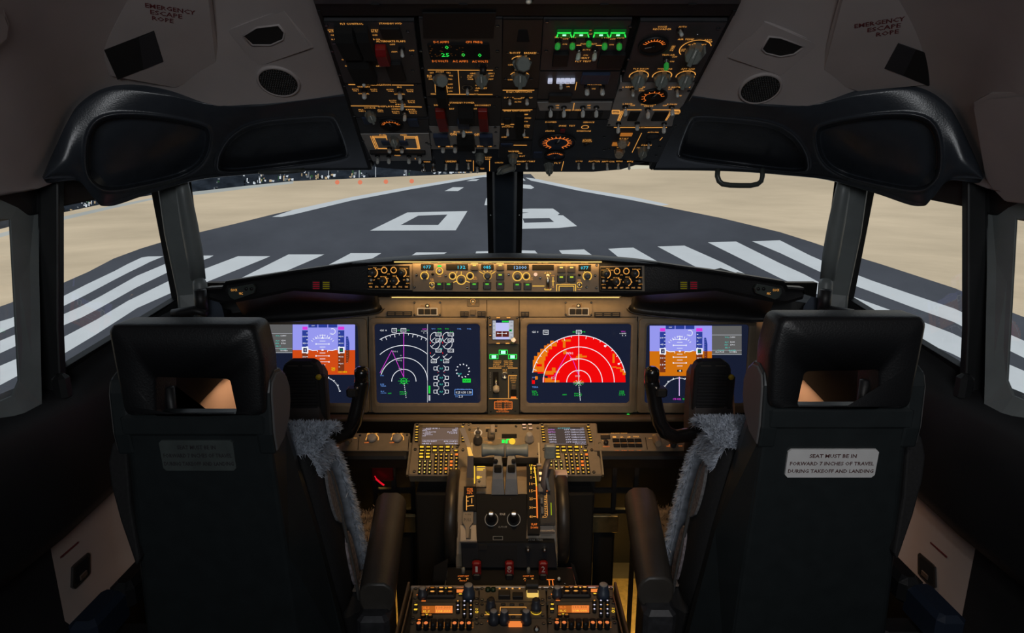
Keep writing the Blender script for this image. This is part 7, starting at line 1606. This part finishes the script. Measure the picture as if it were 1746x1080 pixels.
    # side pads beside the headrest
    for s_, xc in ((1, -.424), (-1, -.676)):
        mb = MB(); o_ = [(.985, .955), (.99, 1.03), (.998, 1.052), (1.02, 1.062), (1.045, 1.058), (1.068, 1.04), (1.08, 1.015), (1.078, .985), (1.065, .955), (1.03, .925), (.99, .915)]
        mb.loft([[Vector((xc + s_ * k, y, z)) for y, z in o_] for k in (-.018, .012)], SEATM, False); e_ = put(mb, 'side_pad', None, None, .005)
        mb = MB(); mb.loft([[Vector((xc + s_ * k, 1.03 + (y - 1.03) * f, .985 + (z - .985) * f)) for y, z in o_] for k, f in ((.011, .93), (.0145, .90))], EARM, False); put(mb, 'pad_face', 'grey inner face', e_, .002)
    # back cushion with zip, pockets and sheepskin
    cz = [.42, .55, .70, .80, .855, .885]; cxr = [-.340, -.348, -.362, -.372, -.388, -.408]; cxl = [-.755, -.75, -.735, -.725, -.715, -.69]; cy0 = [1.10, 1.095, 1.085, 1.075, 1.07, 1.08]; cy1 = [1.25, 1.235, 1.215, 1.19, 1.17, 1.14]
    cr_ = lambda z, xl, xr, y0, y1: [Vector(q) for q in ((xl + .02, y0, z), (xr - .02, y0, z), (xr, y0 + .02, z), (xr, y1 - .02, z), (xr - .02, y1, z), (xl + .02, y1, z), (xl, y1 - .02, z), (xl, y0 + .02, z))]
    mb = MB(); mb.loft([cr_(*q) for q in zip(cz, cxl, cxr, cy0, cy1)], CLOTH, True); cu = put(mb, 'back_cushion', None, None, 0, 1)
    def interp(L, z): 
        for k in range(len(cz) - 1):
            if cz[k] <= z <= cz[k + 1]: f = (z - cz[k]) / (cz[k + 1] - cz[k]); return L[k] + (L[k + 1] - L[k]) * f
        return L[-1]
    zp = [.46 + .42 * k / 14 for k in range(15)]
    mb = MB(); mb.tube([Vector((interp(cxr, z) + .004, (interp(cy0, z) + interp(cy1, z)) / 2 + .012, z)) for z in zp], .004, mat('grey zip', (.09, .09, .09), .5, noise=.6, nscale=900), 6); put(mb, 'zip', 'grey zip', cu)
    QP = mat('quilted grey patch', (.19, .185, .19), .8, noise=.35, nscale=160, bump=.6, bscale=160); TAGM = mat('woven tag with rosy print', (.26, .23, .25), .7, noise=.55, nscale=120)
    for m_, za, zb2, a0, a1 in ((QP, .68, .815, .34, .72), (TAGM, .50, .64, .50, .82)):
        mb = MB(); rows = []
        for k in range(9):
            z = za + (zb2 - za) * k / 8; bul = math.sin(math.pi * k / 8) ** .4
            ya, yb2 = interp(cy0, z), interp(cy1, z); c0 = a0 + (a1 - a0) * (.5 - .5 * bul); c1 = a1 - (a1 - a0) * (.25 - .25 * bul)
            x = interp(cxr, z); rows.append([Vector((x + e2, ya + (yb2 - ya) * c_, z)) for c_, e2 in ((c0, -.002), (c0, .004), (c1, .004), (c1, -.002))])
        mb.loft(rows, m_, False); put(mb, 'side_patch', 'quilted grey side patch' if m_ is QP else 'pale woven tag with rosy print', cu)
    # sheepskin over the front, top and edges
    mb = MB(); rnd_ = rnd
    def prof(v):  # from the lower front edge, over the front inboard edge
        return v
    def base(u, v):
        z = .44 + .445 * v; xr, xl = interp(cxr, z), interp(cxl, z); y1 = interp(cy1, z)
        return Vector((xl + (xr - xl) * u, y1 + .012, z))
    mb.loft([[base(u / 10, v / 12) + Vector((0, .0, 0)) for u in range(11)] for v in range(13)], FUR, True, False, False)
    fur(mb, base, lambda u, v: Vector((0, 1, 0)), 3000, .014, rnd, FUR)
    def edge(u, v):  # rounded inboard front edge, and its mate outboard
        z = .44 + .44 * v; s_ = 1 if u < .82 else -1; uu = u / .82 if s_ > 0 else (u - .82) / .18; a = uu * 1.3
        x = interp(cxr if s_ > 0 else cxl, z); y1 = interp(cy1, z); return Vector((x + s_ * (-.010 + .022 * math.sin(a)), y1 - .012 + .030 * math.cos(a), z))
    def edgen(u, v):
        s_ = 1 if u < .82 else -1; uu = u / .82 if s_ > 0 else (u - .82) / .18; a = uu * 1.3; return Vector((s_ * math.sin(a), math.cos(a), 0))
    fur(mb, edge, edgen, 20000, .0145, rnd, FUR, Vector((0, 0, -.35)))
    mb.loft([[edge(.0001 + .81 * u / 6, v / 16) for u in range(7)] for v in range(17)], FUR, True, False, False)
    def topf(u, v):
        z = .850 + .045 * math.sin(v * 2.6 + .3); x = interp(cxl, .87) + .02 + (interp(cxr, .85) - interp(cxl, .87)) * u; x += .016 * (1 if u > .5 else -1) * math.sin(v * 2.6)
        return Vector((x, 1.075 + (1.185 - 1.075) * v, z + .012))
    mb.loft([[topf(u / 10, v / 10) for u in range(11)] for v in range(11)], FUR, True, False, False)
    fur(mb, topf, lambda u, v: Vector((.35 if u > .8 else 0, -.2 + .8 * (v - .3), .8)), 15000, .015, rnd, FUR, Vector((0, 0, -.2)))
    def ins_(u, v):  # inner top side towards the aisle
        z = .825 + .06 * v; return Vector((interp(cxr, min(z, .88)) + .006, 1.085 + .085 * u, z))
    fur(mb, ins_, lambda u, v: Vector((1, 0, .2)), 3000, .013, rnd, FUR, Vector((0, 0, -.4)))
    put(mb, 'sheepskin_cover', 'grey sheepskin cover')
    # seat pan with a beige sheepskin
    mb = MB(); mb.box((-.545, 1.32, .43), (.44, .36, .12), CLOTH, .03); pn = put(mb, 'seat_cushion')
    mb = MB(); bs = lambda u, v: Vector((-.765 + .44 * u, 1.18 + .33 * v, .495 + .012 * math.sin(u * 40) * math.sin(v * 36)))
    mb.loft([[bs(u / 40, v / 40) for u in range(41)] for v in range(41)], FURW, True, False, False); fur(mb, bs, lambda u, v: Vector((0, 0, 1)), 4500, .018, rnd, FURW, Vector((0, 0, -.1)))
    sd = lambda u, v: Vector((-.322 + .006 * math.sin(v * 30), 1.16 + .35 * v, .40 + .10 * u)); fur(mb, sd, lambda u, v: Vector((1, 0, 0)), 1800, .018, rnd, FURW); put(mb, 'seat_sheepskin', 'beige sheepskin on the seat', pn)
    # armrests
    a_ = P(666, 838, 1.42); b_ = P(641, 995, 1.14)
    def arm(p0, p1, w0, w1, h0, nm, m):
        mb = MB(); d = (p1 - p0); n_ = 6; rs = []
        for k in range(n_ + 1):
            f = k / n_; c = p0.lerp(p1, f); w_ = w0 + (w1 - w0) * f; e_ = .55 if k in (0, n_) else 1
            rs.append([c + Vector((x * w_ / 2, 0, z)) for x, z in ((-.8, -.010), (-1, -.022), (-1, -.045), (-.8, -h0), (.8, -h0), (1, -.045), (1, -.022), (.8, -.010), (.45, -.002), (-.45, -.002))])
        rs = [[p + (rs[0][0] - rs[1][0]).normalized() * 0 for p in r] for r in rs]
        mb.loft(rs, m, True); o = put(mb, nm, None, None, .004); smooth_angle(o, 38); return o
    ar = arm(a_, b_, .070, .066, .062, 'armrest', ARML)
    mb = MB(); mb.box((b_.x - .004, b_.y + .01, b_.z - .14), (.060, .075, .17), mat('scuffed bracket', (.05, .05, .055), .4, .3, noise=.3, nscale=60), .008); br = put(mb, 'armrest_bracket', None, ar)
    mb = MB(); mb.cyl((b_.x + .020, b_.y - .028, b_.z - .115), .004, .004, SILVER, 10, (0, -1, 0)); mb.cyl((b_.x + .026, b_.y + .01, b_.z - .16), .012, .010, BLACK, 12, (1, 0, 0)); put(mb, 'pivot', None, br)
    NV = mat('dark navy arm cap', (.018, .026, .045), .35)
    c = onx(178, 1020, -.80); mb = MB(); mb.box((-.80, c.y - .02, c.z - .035), (.055, .11, .07), NV, .010); ob = put(mb, 'armrest', 'folded outboard armrest with navy cap')
    mb = MB(); mb.box((-.785, c.y + .10, c.z - .02), (.05, .16, .06), LEATHER, .012); put(mb, 'armrest_pad', None, ob)
    mb = MB(); mb.box((-.76, c.y, c.z - .10), (.10, .05, .05), BLACK, .006); put(mb, 'armrest_bracket', None, ob)
    # side harness flap by the shell, base and track
    mb = MB(); o_ = [P(*q, 1.12) for q in ((190, 760), (203, 742), (215, 760), (222, 860), (238, 955), (232, 968), (205, 890), (189, 830), (184, 790))]
    mb.loft([[p + Vector((0, k, 0)) for p in o_] for k in (0, .03)], CLOTH, False); put(mb, 'back_bolster', None, None, .004)
    mb = MB(); mb.box((-.545, 1.32, .22), (.34, .36, .30), BLACK, .02); mb.box((-.545, 1.34, .04), (.30, .50, .08), MATTE, .01); put(mb, 'seat_base')
seat(-1); seat(1)
# ------------------------------------------------------------------ things fixed to the ceiling, soffits and side walls
def liner_hit(px, py, sx):
    p, n, i, d = liner_bvh[sx].ray_cast(CAM, ray(px, py).normalized())
    if p is None: p = P(px, py, 1.0); n = Vector((0, -.5, -.85))
    if n.dot(CAM - p) < 0: n = -n
    return p, n
def on_liner(px, py, sx, name, label, cat, group=None, up=None):
    p, n = liner_hit(px, py, sx)
    pl = Plane(p, 0); pl.n = n; u = Vector((1, 0, 0)) - n * n.x; pl.u = u.normalized(); pl.v = n.cross(pl.u)
    return Mod(pl, px, py, name, label, cat, group)
RT = mat('dark red lettering', (.15, .03, .034), .55)
def raised(M, pts, h, m=LINER, dep=.04):
    q = M.quad(pts); cx = sum(a for a, b in q) / len(q); cy = sum(b for a, b in q) / len(q)
    sh = lambda d: [(a - (a - cx) / math.hypot(a - cx, b - cy) * d, b - (b - cy) / math.hypot(a - cx, b - cy) * d) for a, b in q]
    M.mb.prism(q, -dep, h * .45, m, top=None); M.mb.prism(q, h * .45, h, m, top=sh(h * .9)); M.z = h
ER = 'escape rope covers in the ceiling'
M = on_liner(270, 70, -1, 'escape_rope_cover', 'left raised ceiling cover lettered EMERGENCY ESCAPE ROPE', 'ceiling cover', ER)
raised(M, [(236, -60), (165, 75), (186, 125), (300, 146), (376, 112), (352, -70)], .010); M.done('cover')
for t, x, y, w_, a in (('EMERGENCY', 290, 5, 84, 0), ('ESCAPE', 283, 14, 54, 0), ('ROPE', 277, 23, 36, 0)):
    X, Y = M.p(x, y); X2, Y2 = M.p(x + 10, y + 1.6); mb = MB(); mb.text(t, X, Y, M.w(x, y, w_), M.h(x, y, 8.5), M.z + .0008, RT, math.atan2(Y2 - Y, X2 - X), .015); M.part('lettering', mb, 'dark red letters ' + t)
mb = MB(); q = M.quad([(177, 76), (262, 43), (278, 96), (200, 127)]); mb.prism(q, M.z - .002, M.z + .0008, LINERD); q2 = M.quad([(236, 55), (262, 44), (277, 95), (244, 109)]); mb.prism(q2, M.z, M.z + .0016, mat('dark latch plate', (.03, .03, .034), .4)); M.part('latch_recess', mb, 'black square latch recess')
M = on_liner(1480, 70, 1, 'escape_rope_cover', 'right raised ceiling cover lettered EMERGENCY ESCAPE ROPE', 'ceiling cover', ER)
raised(M, [(1446, -60), (1394, 130), (1460, 152), (1602, 138), (1627, 98), (1560, -40)], .010); M.done('cover')
for t, x, y, w_ in (('EMERGENCY', 1500, 28, 84), ('ESCAPE', 1508, 37, 56), ('ROPE', 1514, 46, 38)):
    X, Y = M.p(x, y); X2, Y2 = M.p(x + 10, y - 1.6); mb = MB(); mb.text(t, X, Y, M.w(x, y, w_), M.h(x, y, 8.5), M.z + .0008, RT, math.atan2(Y2 - Y, X2 - X), .015); M.part('lettering', mb, 'dark red letters ' + t)
mb = MB(); q = M.quad([(1509, 107), (1532, 64), (1616, 94), (1584, 138)]); mb.prism(q, M.z - .002, M.z + .0008, LINERD); q2 = M.quad([(1509, 107), (1532, 64), (1562, 75), (1541, 119)]); mb.prism(q2, M.z, M.z + .0016, MATS['dark latch plate']); M.part('latch_recess', mb, 'black square latch recess')
ML = 'recessed ceiling lamp plates'
for sx, c, pts, cup in ((-1, (462, 62), [(387, 51), (486, 13), (534, 80), (438, 113)], [(417, 58), (440, 44), (474, 40), (484, 52), (482, 63), (462, 72), (432, 72)]),
                        (1, (1322, 80), [(1241, 97), (1302, 32), (1398, 73), (1331, 128)], [(1300, 80), (1312, 60), (1330, 62), (1368, 76), (1352, 88), (1330, 92), (1306, 86)])):
    M = on_liner(*c, sx, 'reading_lamp_plate', 'tilted square ceiling plate with a dark cup, %s of the overhead panel' % word(sx), 'lamp', ML)
    raised(M, pts, .004); M.done('plate')
    q = M.quad(cup); cx = sum(a for a, b in q) / len(q); cy = sum(b for a, b in q) / len(q)
    mb = MB(); big = [(cx + (a - cx) * 1.14, cy + (b - cy) * 1.14) for a, b in q]; mb.loft([[(*p, M.z - .001) for p in big], [(*p, M.z + .003) for p in [(cx + (a - cx) * 1.08, cy + (b - cy) * 1.08) for a, b in q]], [(*p, M.z + .0005) for p in q]], LINER, True, False); mb.flat(q, M.z + .0006, LINERD); M.part('lamp_cup', mb, 'dark hollow cup')
for sx, c in ((-1, (475, 138)), (1, (1296, 150))):
    M = on_liner(*c, sx, 'ceiling_speaker', 'round perforated black speaker in the ceiling %s of the overhead panel' % word(sx), 'speaker', 'ceiling speakers')
    r = M.w(*c, 33) ; M.mb.lathe((0, 0, -.01), [(r * 1.12, 0), (r * 1.1, .014), (r * 1.0, .016), (r * .97, .0125)], LINER, 36); M.mb.flat([(r * .97 * math.cos(R_(k * 10)), r * .97 * math.sin(R_(k * 10))) for k in range(36)], .004, LINERD); M.done('ring')
    mb = MB(); 
    for i in range(-7, 8):
        for j in range(-7, 8):
            x, y = r * .125 * (i + .5 * (j % 2)), r * .12 * j
            if math.hypot(x, y) < r * .9: mb.cyl((x, y, .0042), r * .042, .0014, mat('speaker mesh', (.05, .05, .05), .5), 6)
    o = M.part('grille', mb)
# pale raised liner panel at the right edge, and its mate at the left
for sx, pts in ((1, [(1664, 172), (1690, 158), (1800, 150), (1800, 352), (1720, 342), (1696, 318), (1685, 300)]), (-1, [(-60, -40), (2, 12), (12, 38), (6, 62), (-40, 100)])):
    M = on_liner(1725 if sx > 0 else -8, 240 if sx > 0 else 30, sx, 'ceiling_cover', ('pale raised cover panel on the ceiling side at the right edge' if sx > 0 else 'pale raised cover just entering the top left corner'), 'ceiling cover'); raised(M, pts, .008); M.done('cover')
# grab handles under the soffits
HM = mat('green grey handle', (.075, .085, .08), .35)
mb = MB(); pts = [P(*q, 1.47) for q in ((1224, 288), (1223, 300), (1226, 309), (1232, 314), (1245, 316), (1262, 316.5), (1280, 316.5), (1292, 314), (1298, 309), (1300, 301), (1300, 288))]
mb.tube(pts, .0052, HM, 10, sq=1.2); tag(mb.build('grab_handle'), 'grey green grab handle hanging below the right soffit', 'handle')
mb = MB(); pts = [P(*q, z) for q, z in (((436, 291), 1.50), ((446, 294), 1.475), ((470, 294), 1.47), ((500, 292), 1.475), ((518, 290), 1.50))]
mb.tube(pts, .005, HM, 10, sq=1.1); tag(mb.build('grab_handle'), 'dark grab handle folded flat under the left soffit edge', 'handle')
# window crank and its boss at the foot of each post
for sx in (-1, 1):
    mb = MB(); q = lambda x, y, z: S(x, y, z, sx)
    mb.tube([q(294, 534, 1.44), q(312, 533, 1.44), q(335, 529, 1.44), q(352, 535, 1.44)], [.011, .014, .013, .010], BLACK, 12, sq=.8); mb.cyl(q(345, 530, 1.45), .014, .05, BLACK, 14)
    o = mb.build('window_crank'); tag(o, 'black crank handle at the foot of the %s window post' % word(sx), 'handle')
    mb = MB(); mb.loft([[q(352, 508, 1.50), q(366, 506, 1.50), q(378, 522, 1.49), q(384, 545, 1.48), q(352, 548, 1.48)], [q(352, 508, 1.56), q(366, 506, 1.56), q(378, 522, 1.55), q(384, 545, 1.54), q(352, 548, 1.54)]], mat('slate blue boss', (.07, .085, .115), .4), False); mb.build('crank_boss', o)
# latch cups low in the pale side liners
for sx in (-1, 1):
    x = -.95 if sx < 0 else .954
    f_ = (lambda px: px) if sx < 0 else (lambda px: 1722 - px + (-3))
    c = onx(f_(136), 973, x * .998)
    pl = Plane(c, 0); pl.u = Vector((0, -sx, 0)) ; pl.v = Vector((0, 0, 1)); pl.n = pl.u.cross(pl.v)
    M = Mod(pl, f_(136), 973, 'latch', 'small black recessed latch in the pale liner low on the %s' % word(sx), 'latch')
    L = [M.p(f_(a), b) for a, b in ((123, 968), (128, 962), (149, 943), (152, 946), (152, 978), (148, 984), (127, 1005), (122, 1002))]
    M.mb.prism(L, -.01, .003, mat('latch frame', (.03, .028, .028), .4)); cx = sum(a for a, b in L) / 8; cy = sum(b for a, b in L) / 8
    M.mb.prism([(cx + (a - cx) * .78, cy + (b - cy) * .78) for a, b in L], .002, .0034, MATTE); M.done('frame')
    mb = MB(); mb.box((cx, cy - .012, .004), (.022, .012, .004), mat('brown latch tongue', (.12, .085, .065), .4), .001); M.part('tongue', mb)
    mb = MB(); tpx = 118; X, Y = M.p(f_(118), 938); mb.box((X, Y, .0008), (.055, .004, .001), RT); M.part('caption_strip', mb, 'thin dark red caption strip')
# red lit corner in the left footwell, and grille bars
mb = MB(); c = P(650, 805, 1.72)
mb.box(c + Vector((0, .015, 0)), (.06, .01, .07), mat('dark red lens', (.10, .004, .006), .3), .003); o = mb.build('footwell_lamp_lens'); tag(o, 'dark red lens glowing low in the left footwell', 'lamp')
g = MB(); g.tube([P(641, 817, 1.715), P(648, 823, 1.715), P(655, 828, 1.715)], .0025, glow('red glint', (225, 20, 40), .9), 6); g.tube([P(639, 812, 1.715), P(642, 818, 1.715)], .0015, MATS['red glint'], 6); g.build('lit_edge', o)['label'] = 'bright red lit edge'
h = MB(); h.box(Vector((c.x, c.y + .15, c.z - .01)), (.02, .26, .02), MATTE); h.build('bracket', o)
for sx in (-1, 1):
    mb = MB(); x0 = P(640, 850, 1.78).x if sx < 0 else P(1010, 850, 1.78).x; x1 = P(704, 850, 1.78).x if sx < 0 else P(1084, 850, 1.78).x
    zt, zb_ = P(873, 780, 1.78).z, P(873, 890, 1.78).z; y = P(873, 830, 1.78).y
    GR = mat('footwell frame', (.018, .016, .015), .7)
    for f in (0, .5, 1): mb.box((x0 + (x1 - x0) * f, y, (zt + .0) / 2), (.012, .014, zt), GR)
    for f in (.12, .48, .95): mb.box(((x0 + x1) / 2, y, zb_ + (zt - zb_) * f), (abs(x1 - x0), .012, .012), GR)
    tag(mb.build('footwell_rack'), 'dark open rack in the %s footwell beside the stand' % word(sx), 'rack')
